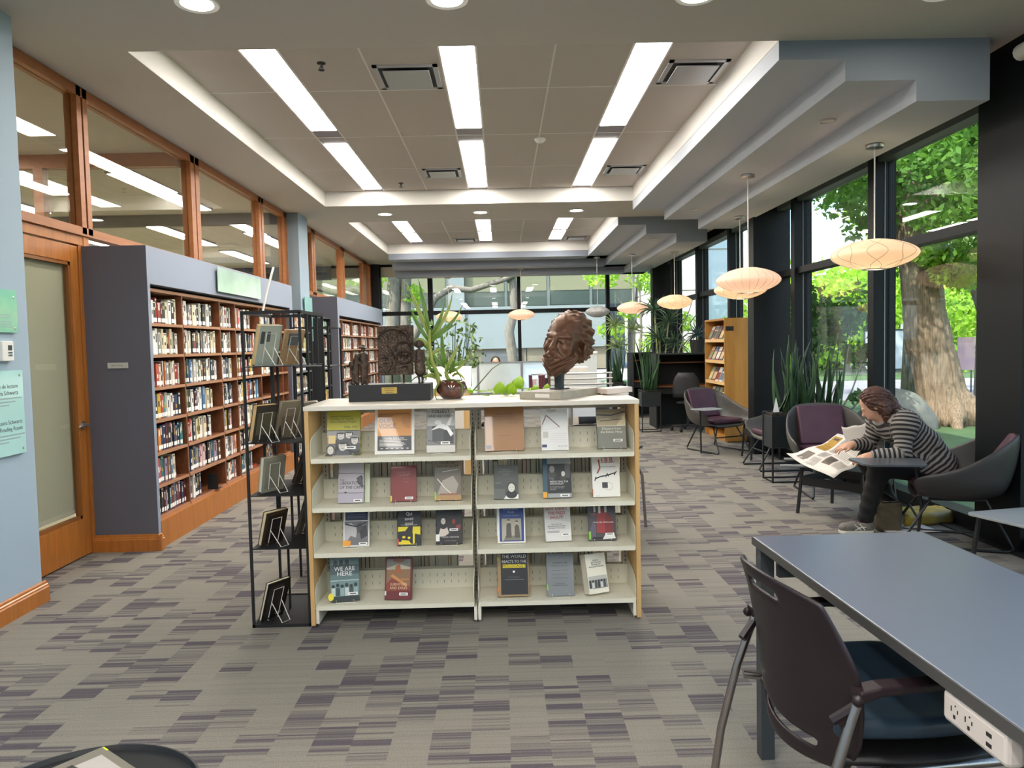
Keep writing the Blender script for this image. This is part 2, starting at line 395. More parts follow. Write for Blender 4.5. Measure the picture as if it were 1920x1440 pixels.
# round recessed lights
m_dl = M('downlight_lens', '#ffffff', 0.4, emit=45.0, ecol='#fff6e6')
m_dloff = M('downlight_off', '#c9c7c2', 0.35)
nm = {0: 'by the glazed partition', 1: 'in the middle', 2: 'by the stepped beam', 3: 'beside the tall windows'}
for yy, wh in ((4.67, 'ceiling before the near cove'), (12.0, 'band between the two coves')):
    for i, x in enumerate((-1.77, -0.28, 1.22) + ((2.72,) if yy < 5 else ())):
        t = root('downlight', (x, yy, ZC), 'lit round downlight %s of the %s' % (nm[i], wh), 'light', group='round lit downlights')
        MB().lathe([(0.095, -0.002), (0.125, -0.006), (0.13, 0.0)], 28, cap=False).build('trim_ring', m_white, t, smooth=True)
        MB().lathe([(0.0, -0.001), (0.097, -0.001), (0.097, 0.01), (0, 0.01)], 28).build('lens', m_dl, t)
for x, yy, wh in ((2.73, 6.33, 'nearest the person'), (2.70, 10.47, 'far end of the near beam'), (2.69, 13.35, 'on the far beam')):
    t = root('spotlight', (x, yy, 3.357), 'small unlit recessed spotlight in the stepped beam underside, %s' % wh, 'light', group='unlit beam spotlights')
    MB().lathe([(0.055, 0.0), (0.06, -0.012), (0.068, -0.004), (0.068, 0.0)], 20, cap=False).build('ring', m_steel, t, smooth=True)
    MB().lathe([(0, -0.006), (0.056, -0.006), (0.056, 0.01), (0, 0.01)], 20).build('lens', m_dloff, t)
# air vents
m_vent = M('vent_metal', '#b4b4b6', 0.35, metal=0.3); m_ventd = M('vent_dark', '#3a3a3c', 0.8)
for x0, x1, y0, y1, wh in ((-1.0, -0.47, 6.28, 6.85, 'near cove beside the middle lights'), (-0.97, -0.48, 9.92, 10.42, 'far end of the near cove beside the middle lights'),
                         (1.42, 1.92, 6.28, 6.83, 'near cove against the stepped beam'), (1.42, 1.92, 9.92, 10.42, 'far end of the near cove against the stepped beam'),
                         (-0.97, -0.48, 16.3, 16.85, 'far cove beside the middle lights'), (1.42, 1.92, 16.3, 16.85, 'back of the far cove against the stepped beam'), (1.42, 1.92, 12.85, 13.4, 'front of the far cove against the stepped beam')):
    t = root('ceiling_vent', ((x0 + x1) / 2, (y0 + y1) / 2, ZT), 'square grey ceiling vent, %s' % wh, 'vent', group='ceiling air vents')
    w, d = (x1 - x0) / 2, (y1 - y0) / 2
    mb = MB(); [mb.box(*q) for q in ((-w, w, -d, -d + .04, -.012, .0), (-w, w, d - .04, d, -.012, .0), (-w, -w + .04, -d, d, -.012, .0), (w - .04, w, -d, d, -.012, .0))]
    mb.build('frame', m_vent, t); B(-w + .04, w - .04, -d + .04, d - .04, -0.002, 0.004).build('duct', m_ventd, t)
    B(-w + .075, w - .075, -d + .075, d - .075, -0.03, -0.022).build('plate', m_vent, t)
t = root('smoke_detector', (0.48, 8.58, ZT), 'round white smoke detector on a ceiling tile between light rows', 'detector')
MB().lathe([(0.06, 0.0), (0.06, -0.02), (0.045, -0.04), (0.02, -0.048), (0, -0.048)], 20).build('housing', m_white, t, smooth=True)
MB().lathe([(0.068, 0.0), (0.068, -0.008), (0.06, -0.01)], 20).build('mounting_plate', m_tbar, t)
for x, y, w in ((-1.39, 6.22, 'near end'), (-1.35, 10.74, 'far end')):
    t = root('sprinkler', (x, y, ZT), 'small dark fire sprinkler hanging from the %s of the near cove tiles' % w, 'sprinkler', group='fire sprinklers')
    MB().lathe([(0.035, 0), (0.035, -.006), (0.012, -.01), (0.009, -.035), (0, -.035)], 14).build('escutcheon', m_ventd, t, smooth=True)
    MB().tube([(-.012, 0, -.03), (-.012, 0, -.055)], .003).tube([(.012, 0, -.03), (.012, 0, -.055)], .003).lathe([(0, -.06), (0.026, -.058), (0.026, -.054), (0, -.054)], 12).build('deflector', m_ventd, t)

# ---- stepped beams
bm = MB(); bm.box(C1[1] + .001, 3.461, 5.381, 11.29, 3.51, 4.0); bm.box(2.443, 3.461, 5.38, 11.29, 3.357, 3.52); bm.box(2.943, 3.461, 5.379, 11.29, 3.21, 3.37)
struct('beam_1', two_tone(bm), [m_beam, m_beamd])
bm = MB(); bm.box(C2[1] + .001, 3.461, 12.701, 18.5, 3.51, 4.0); bm.box(-2.47, 3.46, 17.071, 18.499, 3.51, 4.0)
bm.box(2.443, 3.461, 12.70, 18.5, 3.357, 3.52); bm.box(-2.469, 3.46, 17.6, 18.499, 3.357, 3.52)
bm.box(2.943, 3.461, 12.699, 18.501, 3.21, 3.37); bm.box(-2.468, 3.46, 18.05, 18.5, 3.21, 3.37)
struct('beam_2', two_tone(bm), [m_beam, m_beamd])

# ---- left side: near blue wall, door, glazed partition, two bookcase walls, pilaster
struct('wall_left', B(-3.34, -2.955, -4, 4.80, 0, ZC), m_blue)
def baseboard(name, a, b, nrm, parent=None):
    """wood baseboard with a stepped top from a to b (xy), thickness along nrm"""
    a = Vector((a[0], a[1], 0)); b = Vector((b[0], b[1], 0)); d = b - a; n = Vector((nrm[0], nrm[1], 0)); mb = MB()
    prof = [(0, 0), (0.03, 0), (0.03, 0.092), (0.024, 0.098), (0.022, 0.108), (0.016, 0.113), (0.014, 0.126), (0.006, 0.132), (0, 0.132)]
    k = len(prof); vs = [a + n * p[0] + Vector((0, 0, p[1])) for p in prof] + [b + n * p[0] + Vector((0, 0, p[1])) for p in prof]
    mb.add(vs, [tuple(range(k)), tuple(range(k, 2 * k))[::-1]] + [(i, k + i, k + (i + 1) % k, (i + 1) % k) for i in range(k)])
    return struct(name, mb, m_wood, parent)
baseboard('baseboard_left', (-2.955, -4), (-2.955, 4.83), (1, 0))
struct('wall_left_lower', B(-3.36, -3.30, 6.12, 19.4, 0, 2.45), m_case)
struct('wall_left_return', B(-3.36, -3.24, 4.80, 4.97, 0, ZC), m_blue)
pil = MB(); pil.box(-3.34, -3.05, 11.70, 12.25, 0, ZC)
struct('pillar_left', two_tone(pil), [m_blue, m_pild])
# bookcase wall 1 (blue casing with a niche)
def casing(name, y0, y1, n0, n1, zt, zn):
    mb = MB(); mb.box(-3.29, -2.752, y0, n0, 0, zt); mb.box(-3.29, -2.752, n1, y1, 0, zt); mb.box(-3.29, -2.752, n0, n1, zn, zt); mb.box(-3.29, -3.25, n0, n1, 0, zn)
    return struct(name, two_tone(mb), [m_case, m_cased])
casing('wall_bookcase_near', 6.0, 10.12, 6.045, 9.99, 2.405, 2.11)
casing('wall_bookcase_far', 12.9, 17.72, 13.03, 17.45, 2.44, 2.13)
baseboard('baseboard_bookcase_near', (-3.27, 6.0), (-2.722, 6.0), (0, -1)); baseboard('baseboard_bookcase_side', (-2.752, 6.035), (-2.752, 5.975), (1, 0))
baseboard('baseboard_bookcase_end', (-2.752, 10.13), (-2.752, 9.99), (1, 0))
# door in wood frame with glazed leaf
dr = sroot('door_1', (XL, 5.0, 0))
mb = MB(); mb.box(-.04, .012, 0.04, .155, 0.012, 2.40); mb.box(-.04, .012, .855, .955, 0.012, 2.40); mb.box(-.04, .012, .155, .855, 2.27, 2.40); mb.box(-.04, .012, .155, .855, 0.012, 0.30)
mb.build('leaf', m_wood, dr, bevel=.002)
mb = MB(); mb.box(-.03, .006, .155, .18, .30, 2.27); mb.box(-.03, .006, .83, .855, .30, 2.27); mb.box(-.03, .006, .155, .855, 2.245, 2.27); mb.box(-.03, .006, .155, .855, .30, .325)
mb.build('glazing_bead', M('bead_wood', '#8a5526', .4), dr)
B(-.02, -.014, .18, .83, .325, 2.245).build('pane', m_glass2, dr)
B(-.045, -.04, .16, .85, .36, 2.30).build('blind', m_beige, dr)
B(-.05, -.036, .17, .84, .345, .375).build('blind_hem_bar', M('hem', '#e7e2d6', .6), dr)
mb = MB(); mb.box(-.06, .02, .962, 1.02, 0, 2.49); mb.box(-.07, .03, 1.02, 1.10, 0, 2.49); mb.box(-.06, .02, -.03, .04, 0, 2.42); mb.box(-.06, .025, -.03, 1.10, 2.41, 2.50)
mb.build('door_frame', m_wood, dr, bevel=.002)
mb = MB(); mb.lathe([(0, 0), (.032, 0), (.032, .008), (.014, .012), (.012, .05), (0, .05)], 18); mb.v = [(p[2] + .012, p[1] + .905, p[0] + 1.02) for p in mb.v]
mb.tube([(.055, .905, 1.02), (.058, .88, 1.02), (.058, .80, 1.018), (.052, .785, 1.016)], [.011, .011, .0095, .008], 8)
mb.build('door_handle', m_steel, dr, smooth=True)
B(.03, .038, 1.045, 1.085, 1.61, 1.72).build('card_reader', M('reader', '#d2cfca', .4), dr); B(.038, .04, 1.055, 1.075, 1.65, 1.70).build('reader_screen', m_blackm, dr)
B(.03, .034, 1.045, 1.09, 1.52, 1.59).build('lock_plate', m_steel, dr)
# clerestory glazing above (wood frames)
def clerestory(name, y0, y1, muls):
    r = sroot(name, (XL, 0, 0)); z0, z1 = 2.50, 3.635
    mb = MB(); mb.box(-.05, .05, y0, y1, z1 - .075, z1); mb.build('head_rail', m_woodf, r)
    B(-.05, .05, y0, y1, z0 - .015, z0 + .05).build('sill_rail', m_woodf, r)
    e = [y0] + [q for m in muls for q in m] + [y1]
    for a, b in muls: B(-.05, .05, a, (a + b) / 2 - .012, z0, z1).build('mullion', m_woodf, r); B(-.05, .05, (a + b) / 2 + .012, b, z0, z1).build('mullion', m_woodf, r); B(-.03, .03, (a + b) / 2 - .012, (a + b) / 2 + .012, z0, z1).build('mullion_joint', m_blackm, r)
    for k in range(0, len(e), 2):
        B(-.006, .006, e[k], e[k + 1], z0 + .05, z1 - .075).build('pane', m_glass2, r)
    return r
clerestory('window_3', 4.9, 11.72, [(5.98, 6.13), (8.12, 8.35), (10.36, 10.57), (11.56, 11.72)])
r4 = clerestory('window_4', 12.25, 19.3, [(13.2, 13.44), (15.58, 15.93), (18.1, 18.45), (19.0, 19.3)])
# ---- rooms behind the partition
nr = sroot('wall_neighbour')
B(-9.1, -9.0, -4, 19.5, 0, ZC).build('far_wall', m_nroom, nr); B(-9.1, -3.3, -4.1, -4, 0, ZC).build('side_wall', m_nroom, nr); B(-9, -3.3, 19.4, 19.5, 0, 2.2).build('end_wall', m_nroom, nr)
mb = MB(); mb.box(-9, -3.33, 8.05, 8.15, 3.50, 3.64); mb.box(-4.82, -4.72, 8.05, 8.15, 0, 3.5); mb.box(-7.0, -6.9, 8.05, 8.15, 0, 3.5); mb.box(-9, -3.33, 8.05, 8.15, 2.42, 2.5)
mb.build('cross_partition_frame', m_woodf, nr)
B(-9, -3.33, 8.095, 8.105, 0, 3.5).build('cross_partition_pane', m_glass2, nr)
B(-9, -3.33, 11.65, 11.75, 3.47, 3.64).build('cross_beam', M('dark_beam', '#4a423e', .6), nr)
B(-9, -3.4, 19.36, 19.42, 3.3, 3.64).build('end_lintel', m_blackm, nr)
B(-9, -3.36, -4, 19.4, .0, .012).build('office_bounce_slab', M('office_bounce_slab', '#c4bba6', .9), nr)  # pale slab added over the carpet to bounce light onto the office ceiling
for x, y, w in ((-4.3, 10.0, 'just behind the partition between the two cross beams'), (-6.6, 10.0, 'farther back between the two cross beams'), (-7.9, 3.2, 'farthest from the partition'), (-4.3, 14.6, 'just behind the far partition'), (-5.4, 6.6, 'before the wood cross partition'), (-7.6, 6.6, 'deep in the first room'), (-5.6, 13.6, 'beyond the dark cross beam'), (-7.4, 13.6, 'deep beyond the dark cross beam'), (-5.6, 17.0, 'close to the far window'), (-7.4, 17.0, 'deep by the far window')):
    t = root('office_ceiling_light', (x, y, ZC), 'white ceiling panel in the glazed office, %s' % w, 'light', group='office ceiling panels')
    B(-.16, .16, -1.2, 1.2, -.03, 0).build('housing', m_hous, t); B(-.14, .14, -1.18, 1.18, -.036, -.03).build('diffuser', m_lit, t)

# ---- right glazed wall
wr = sroot('window_1')
muls = [(5.30, 5.82, 3.66), (3.0, 3.12, 3.70), (1.0, 1.12, 3.70), (-1.0, -.88, 3.7), (7.52, 7.64, 3.697), (9.56, 9.68, 3.70), (12.28, 12.40, 3.70), (14.32, 14.44, 3.70), (16.42, 16.54, 3.70), (18.4, 18.52, 3.70)]
for a, b, xi in muls: B(xi, 3.92, a, b, 0, ZC).build('mullion', m_mull, wr)
edge = MB()
for a, b, xi in muls: edge.box(XG - .035, XG - .028, a - .006, a, 0.12, 3.3)
edge.build('mullion_edge_strip', M('strip_grey', '#8d9290', .5), wr)
ys = sorted(muls); prev = -4.0
for a, b, xi in ys + [(19.3, 19.4, 3.7)]:
    if a - prev > .2:
        B(XG - .10, XG + .05, prev, a, 2.385, 2.465).build('transom', m_mull, wr)
        B(XG - .12, XG + .06, prev, a, 0, 0.12).build('sill', m_mull, wr)
        B(XG - .10, XG + .06, prev, a, 3.285, 3.37).build('head_rail', M('head_grey', '#4b5354', .5), wr)
        B(XG, XG + .01, prev, a, .12, 2.385).build('pane', m_glass, wr); B(XG, XG + .01, prev, a, 2.465, 3.285).build('pane', m_glass, wr)
    prev = b
B(XG + .02, XG + .08, -4, 19.4, 3.37, 4.0).build('fascia', m_mull, wr)
mb = MB()
for y0, y1 in ((-4, 5.3), (5.86, 10.2), (10.6, 17.05)): mb.tube([(3.62, y0, 3.50), (3.62, y1, 3.50)], .055, 12)
mb.build('blind_roller', m_beige, wr, smooth=True)
struct('column_1', B(3.42, 3.92, 10.27, 10.52, 0, ZC), M('column_black', '#101214', .5, spec=.3))
struct('column_2', B(3.42, 3.92, 17.10, 17.35, 0, ZC), _mats['column_black'])
# heater trench cover along the glass
struct('trim_1', B(3.60, XG - .12, -4, 10.2, 0, 0.012), M('trench', '#2a2c2e', .5, metal=.4))

# ---- back glazed wall
wb = sroot('window_2', (0, YB, 0))
for x, w in ((-1.77, .12), (0.467, .085), (2.72, .09)): B(x - w / 2, x + w / 2, -.08, .1, 0, ZC).build('mullion', m_mull, wb)
xs = [-3.03, -1.83, -1.71, .4245, .5095, 2.675, 2.765, 3.90]
for i in range(0, 8, 2):
    B(xs[i], xs[i + 1], -.07, .06, 2.36, 2.46).build('transom', m_mull, wb); B(xs[i], xs[i + 1], -.07, .06, 0, .12).build('sill', m_mull, wb)
    B(xs[i], xs[i + 1], 0, .01, .12, 2.36).build('pane', m_glass, wb); B(xs[i], xs[i + 1], 0, .01, 2.46, 3.60).build('pane', m_glass, wb)
B(-3.36, -3.03, -.2, .1, 0, ZC).build('corner_pier', m_blackm, wb); B(-3.1, -3.0, -.1, .08, 0, ZC).build('side_post', m_mull, wb)
B(-3.3, 4.0, -.08, .08, 3.58, ZC).build('head_rail', m_mull, wb); B(-3.0, -1.83, -.06, -.02, 3.33, 3.58).build('blind', m_beige, wb)
B(3.86, 4.0, -.12, .1, 0, ZC).build('corner_post', m_mull, wb)
# office back window
B(-9, -3.36, -.0, .01, .12, 3.6).build('office_pane', m_glass, wb)
for x in (-4.6, -6.4): B(x, x + .1, -.05, .08, 0, ZC).build('mullion', m_mull, wb)
# ---- room behind the camera
struct('wall_behind', B(-3.3, 4.0, -4.1, -4.0, 0, ZC), m_blue)
for x in (-1.8, -.29, 1.2):
    for y in (-2.4, 0.6):
        t = root('ceiling_light', (x, y, ZC), 'white linear ceiling panel out of the picture above the viewer', 'light', group='ceiling panels above the viewer')
        B(-.14, .14, -1.2, 1.2, -.02, 0).build('housing', m_hous, t); B(-.13, .13, -1.19, 1.19, -.026, -.02).build('diffuser', m_lit, t)
# ================================================================ OUTSIDE
m_grass = M('lawn', '#567046', 0.95, var='#46603a', scale=1.3, bump=0.6, bscale=40, detail=8)
m_road = M('asphalt', '#a39ea1', 0.9, var='#918d90', scale=0.6)
m_path = M('pavement', '#8a857f', 0.9)
m_bark = M('bark', '#a08a72', 0.95, var='#6b5947', scale=5, stretch=(9, 9, 1.1), bump=1.0, bscale=7, detail=8)
m_bark2 = M('bark_grey', '#8f887e', 0.95, var='#6c655c', scale=4, stretch=(6, 6, 1), bump=0.7, bscale=8)
def leaf_mat(name, a, b):
    m = M(name, a, 0.5, var=b, scale=1.2)
    bs = m.node_tree.nodes['Principled BSDF']; n = m.node_tree.nodes; l = m.node_tree.links
    tl = n.new('ShaderNodeBsdfTranslucent'); tl.inputs[0].default_value = lin(b); mx = n.new('ShaderNodeMixShader'); mx.inputs[0].default_value = 0.45
    l.new(bs.outputs[0], mx.inputs[1]); l.new(tl.outputs[0], mx.inputs[2]); l.new(mx.outputs[0], n['Material Output'].inputs[0]); return m
m_lf1 = leaf_mat('leaf_maple', '#3c6a28', '#79a83a'); m_lf2 = leaf_mat('leaf_spring', '#8fc23c', '#b9dc52'); m_lf3 = leaf_mat('leaf_dark', '#31502c', '#567a3c')
gm = MB(); gm.box(4.0, 70, -10, 18.2, -.3, -0.02); gm.box(-40, 4.0, 19.6, 27.5, -.3, -0.02); gm.box(4.0, 70, 18.2, 18.9, -.3, -.02)
struct('ground', gm, m_grass)
struct('road', B(4, 90, 18.9, 27.5, -.3, -.015), m_road); struct('road_verge', B(4, 90, 27.5, 31.5, -.3, 0.0), m_grass); struct('pavement_far', B(4, 90, 31.5, 60, -.3, -.01), m_road)
struct('street_back', B(-60, 4, 27.5, 45, -.3, -.01), m_path)

def leafcloud(clusters, n, size, seed, dens=1.0):
    """many separate pointed leaves (each a bent four-sided blade) around clustered points"""
    g = np.random.default_rng(seed); w = np.array([c[1] ** 2 for c in clusters]); w = w / w.sum(); k = g.choice(len(clusters), n, p=w)
    cs = np.array([c[0] for c in clusters])[k]; rs = np.array([c[1] for c in clusters])[k]
    d = g.normal(size=(n, 3)); d /= np.linalg.norm(d, axis=1)[:, None]; r = rs * g.random(n) ** 0.45
    p = cs + d * r[:, None] * np.array([1, 1, .75])
    # clump leaves into sprays
    p += 0.12 * rs[:, None] * np.sin(p * 5.1 / size * .08 + k[:, None])
    a = g.normal(size=(n, 3)); a[:, 2] -= .35; a /= np.linalg.norm(a, axis=1)[:, None]; b = np.cross(a, g.normal(size=(n, 3))); b /= np.linalg.norm(b, axis=1)[:, None]
    s = size * (0.6 + .8 * g.random(n))[:, None]
    v = np.stack([p - a * s, p + b * s * .48, p + a * s, p - b * s * .48], 1).reshape(-1, 3)
    return v, np.arange(n * 4).reshape(-1, 4)
def tree(name, label, loc, trunk, boughs, clusters, n, size, bark, leaf, seed, group=None, seg=14, cat='tree'):
    t = root(name, loc, label, cat, group=group)
    MB().tube([p for p, r in trunk], [r for p, r in trunk], seg).build('trunk', bark, t, smooth='all')
    for b in boughs: MB().tube([p for p, r in b], [r for p, r in b], 8).build('branch', bark, t, smooth='all')
    if n:
        v, f = leafcloud(clusters, n, size, seed); tag(link('foliage', fast_mesh('foliage', v, f, leaf), t), kind='stuff')
    return t
def blob(c, R_, k, seed, sp=1.0):
    g = np.random.default_rng(seed); return [(tuple(np.array(c) + g.normal(size=3) * np.array([R_, R_, R_ * .7]) * .6 * sp), R_ * (.28 + .3 * g.random())) for _ in range(k)]

# large leaning maple beside the window, with root flare (one continuous surface)
def trunk_fn(X, Y, Z):
    d = s_cap(X, Y, Z, (0, 0, -.3), (-.40, .05, 1.6), .42, .345); d = smin(d, s_cap(X, Y, Z, (-.40, .05, 1.5), (-.62, .05, 3.2), .345, .30), .1)
    d = smin(d, s_cap(X, Y, Z, (-.62, .05, 3.1), (-.9, .2, 5.2), .29, .17), .1)
    for i, (a, L) in enumerate(((0.1, .95), (1.2, .7), (2.4, .8), (3.5, .75), (4.3, .8), (5.2, .95))):
        d = smin(d, s_cap(X, Y, Z, (.25 * math.cos(a), .25 * math.sin(a), .30), (L * math.cos(a), L * math.sin(a), -.12), .2, .07), .16)
    ang = np.arctan2(Y, X + .22 * Z)
    return d + .018 * np.sin(ang * 17 + 2.3 * np.sin(Z * 2.1)) + .012 * np.sin(ang * 31 + Z * 9) * np.sin(Z * 14 + ang * 5) + .012 * np.sin(ang * 3 + Z * 1.7)
v, f = surf(trunk_fn, (-1.5, -1.2, -.2), (1.3, 1.3, 5.2), .038)
t = root('maple_tree', (8.0, 13.4, 0.0), 'large leaning maple with furrowed sunlit trunk on the lawn outside the tall window', 'tree')
link('trunk', fast_mesh('trunk', v, f, m_bark, smooth=True), t)
for b in ([((-.8, .1, 4.2), .16), ((-2.0, -.6, 5.2), .1), ((-3.2, -1.2, 5.6), .05)], [((-.7, .1, 3.6), .15), ((.4, -.4, 4.6), .1), ((1.6, -1.0, 5.2), .05)], [((-.85, .2, 5), .18), ((-.6, .6, 7), .1)]):
    MB().tube([p for p, r in b], [r for p, r in b], 8).build('branch', m_bark, t, smooth='all')
v, f = leafcloud([((-.1, -1.6, 2.75), .55), ((-.5, -1.3, 3.0), .6)] + blob((-1.0, 0, 6.4), 2.6, 26, 3) + blob((.6, -2.2, 3.9), 1.2, 16, 4) + blob((-1.2, -2.0, 4.2), 1.3, 16, 6) + blob((-2.6, -.6, 5.4), 1.4, 10, 5) + [((.4, -2.0, 2.9), .5), ((.9, -2.2, 3.2), .55), ((-.9, -1.8, 3.3), .5)], 34000, .062, 11)
tag(link('foliage', fast_mesh('foliage', v, f, m_lf1), t), kind='stuff')
v, f = leafcloud([((-.45, -.75, 2.72), .42), ((-.15, -.7, 2.6), .36), ((-.7, -.6, 2.9), .35)], 1500, .06, 12)
tag(link('low_spray', fast_mesh('low_spray', v, f, m_lf2), t), kind='stuff')
tree('maple_tree', 'dark forked maple behind the large leaning trunk outside the tall window', (10.05, 15.5, 0),
     [((0, 0, -.2), .42), ((0, 0, .3), .30), ((-.05, 0, 1.6), .22), ((.02, 0, 3.2), .17), ((0, 0, 6), .1)],
     [[((-.05, 0, 1.7), .11), ((-.3, .1, 2.5), .08), ((-.55, .2, 3.4), .06), ((-1.2, .3, 4.6), .04)], [((0, 0, 3.4), .09), ((-.9, -.2, 4.0), .06), ((-2.0, -.4, 4.9), .03)], [((0, 0, 3.6), .09), ((-1.4, -.2, 3.7), .05), ((-2.6, -.5, 3.4), .025)], [((0, 0, 3.8), .08), ((.8, 0, 4.6), .05)]],
     blob((-.8, -.4, 5.0), 2.3, 30, 21) + blob((-2.4, -.6, 4.2), 1.0, 10, 22), 26000, .07, m_bark2, m_lf1, 22)
# foliage of a tree nearer the street that hangs across the next pane
tree('street_tree', 'tall street tree whose leafy boughs hang over the pavement past the maple', (9.6, 17.8, 0), [((0, 0, -.1), .2), ((.1, 0, 3), .15), ((0, 0, 7), .09)], [[((0, 0, 4), .07), ((-1, -.5, 5), .03)]],
     blob((-.5, -.6, 6.0), 2.0, 26, 31) + [((-1.0, -1.2, 4.4), .5), ((-.6, -.8, 4.9), .7)], 13000, .09, m_bark2, m_lf1, 32)
tt = [((13.5, 33), 3.0, 3.2), ((17.5, 34.5), 3.2, 3.4), ((21.5, 34), 3.3, 3.8), ((25, 34.5), 3.0, 3.2), ((29, 36), 3.6, 4.0), ((34.5, 38), 4, 4.2), ((15.8, 41.5), 2.4, 2.6)]
wh = ['behind the bare street pole', 'above the white banner', 'just past the leaning trunk', 'between the two maple trunks', 'right behind the forked maple', 'at the far end of the street', 'farthest off behind the bare pole']
for i, ((x, y), h, r) in enumerate(tt):
    tree('park_tree', 'bright spring green park tree across the street, %s' % wh[i].replace('right behind', 'close behind'), (x, y, 0), [((0, 0, -.1), .2), ((0, 0, h), .12)], [], blob((0, 0, h), r, 24, 50 + i), 7000, .16, m_bark2, m_lf2, 60 + i, group='park trees across the street')
# boulder
def rock_fn(X, Y, Z):
    d = s_ell(X, Y, Z, (0, 0, 0.05), (.62, .5, .62)); d = smin(d, s_ell(X, Y, Z, (.25, .1, 0), (.5, .45, .45)), .2)
    return d + .02 * np.sin(X * 9 + Y * 4) * np.sin(Z * 8 + X * 3) + .012 * np.sin(X * 21 + Z * 17)
v, f = surf(rock_fn, (-.9, -.8, -.12), (1.0, .8, .9), .05)
tag(link('boulder', fast_mesh('boulder', v, f, M('granite', '#86857c', .9, var='#6f7068', scale=9, bump=.4), smooth=True), loc=(6.75, 13.0, 0.0)), 'large rounded grey boulder on the lawn beside the leaning maple', 'rock')
# banner, poster and no-parking sign
m_ban = M('banner_cloth', '#dfe6ea', .7, var='#c9d6de', scale=1.5); m_pole = M('sign_pole', '#3c4047', .5)
t = root('banner_sign', (9.75, 20.2, 0), 'wide blank white banner in a dark frame on legs across the road', 'banner')
B(-.05, 1.35, -.02, 0, .70, 1.72).build('cloth', m_ban, t)
mb = MB(); [mb.box(*q) for q in ((-.08, 1.38, -.03, .01, 1.72, 1.76), (-.08, 1.38, -.03, .01, .66, .70), (-.08, -.05, -.03, .01, .66, 1.76), (1.35, 1.38, -.03, .01, .66, 1.76), (.62, .65, -.035, .01, .66, 1.76))]; mb.build('frame', m_pole, t)
for x in (.2, .63, 1.1): B(x, x + .04, 0, .04, -.05, .7).build('leg', m_pole, t)
MB().bar((.12, .0, .15), (.62, 0, .66), .03, .03).build('brace', m_pole, t)
t = root('poster_sign', (12.5, 20.6, 0), 'small pinkish poster board on posts between the two maple trunks', 'sign')
B(-.05, .42, 0, .02, .6, 1.5).build('board', M('poster_pink', '#c8a49c', .6, var='#a8899a', scale=3), t); B(.02, .05, .02, .05, -.05, .6).build('leg', m_pole, t); B(.33, .36, .02, .05, -.05, .6).build('leg', m_pole, t)
m_red = M('sign_red', '#b03038', .5)
t = root('parking_sign', (11.0, 20.5, 0), 'white no parking sign on a post above the banner', 'sign')
B(-.17, .17, -.01, .01, 1.52, 1.90).build('plate', m_white, t); B(-.02, .02, .01, .05, -.05, 1.9).build('post', m_pole, t)
mb = MB(); mb.tube([(.105 * math.cos(a * math.pi / 12), -.014, 1.74 + .105 * math.sin(a * math.pi / 12)) for a in range(24)], .013, 6, closed=True); mb.bar((-.07, -.016, 1.81), (.07, -.016, 1.67), .02, .006); mb.build('prohibition_ring', m_red, t)
text('lettering', 'P', .17, m_pole, t, (-.05, -.012, 1.68), (R(90), 0, 0))
t = root('street_pole', (16.0, 35, 0), 'bare slim grey street pole standing before the far trees', 'pole'); MB().tube([(0, 0, -.1), (0, 0, 5.2)], [.12, .07], 8).build('shaft', m_bark2, t, smooth=True); MB().tube([(0, 0, 5.1), (.5, 0, 5.3), (1, 0, 5.3)], .05, 6).build('arm', m_bark2, t)
t = root('fence_rail', (22, 33, 0), 'white painted tubular railing by the parked cars past the maples', 'railing')
for z in (.35, .75): MB().tube([(-1, 0, z), (9, 1.0, z)], .04, 6).build('rail', m_white, t)
for k in range(6): MB().tube([(-1 + 2 * k, .2 * k, -.05), (-1 + 2 * k, .2 * k, .78)], .04, 6).build('post', m_white, t)
# parked cars
def car(loc, rz, col, label):
    t = root('car', loc, label, 'car', rz, group='cars parked across the street')
    pr = [(-2.1, .35), (-2.15, .7), (-1.95, .92), (-1.25, .98), (-.6, 1.42), (.9, 1.46), (1.55, 1.05), (2.05, .95), (2.15, .6), (2.1, .35)]
    MB().prism(pr, -.85, .85, 'y').build('body', M('car_' + col, col, .25, coat=.6), t, bevel=.06)
    wp = [(-1.1, 1.0), (-.55, 1.37), (.82, 1.40), (1.35, 1.05)]; MB().prism(wp, -.86, .86, 'y').build('side_window', M('car_glass', '#2a323a', .1), t)
    for x in (-1.35, 1.35):
        for y in (-.80, .80):
            mb = MB().lathe([(0, -.1), (.2, -.1), (.33, -.09), (.34, .09), (.2, .1), (0, .1)], 18); mb.v = [(p[0] + x, p[2] + y, p[1] + .33) for p in mb.v]; mb.build('wheel', m_blackm, t)
    B(2.06, 2.16, -.75, -.4, .68, .82).build('tail_light', m_red, t); B(2.06, 2.16, .4, .75, .68, .82).build('tail_light', m_red, t)
car((16.2, 37.5, 0), R(25), '#5a6a86', 'dark blue car parked across the street, half hidden by the shrub')
car((20.4, 39.6, 0), R(25), '#c9cdd4', 'silver car parked across the street beside the window post')
car((26.2, 40.2, 0), R(10), '#e4e6e8', 'white car parked behind the railing between the two maples')
car((30.5, 41, 0), R(10), '#8f969e', 'grey car parked behind the railing, past the forked maple')
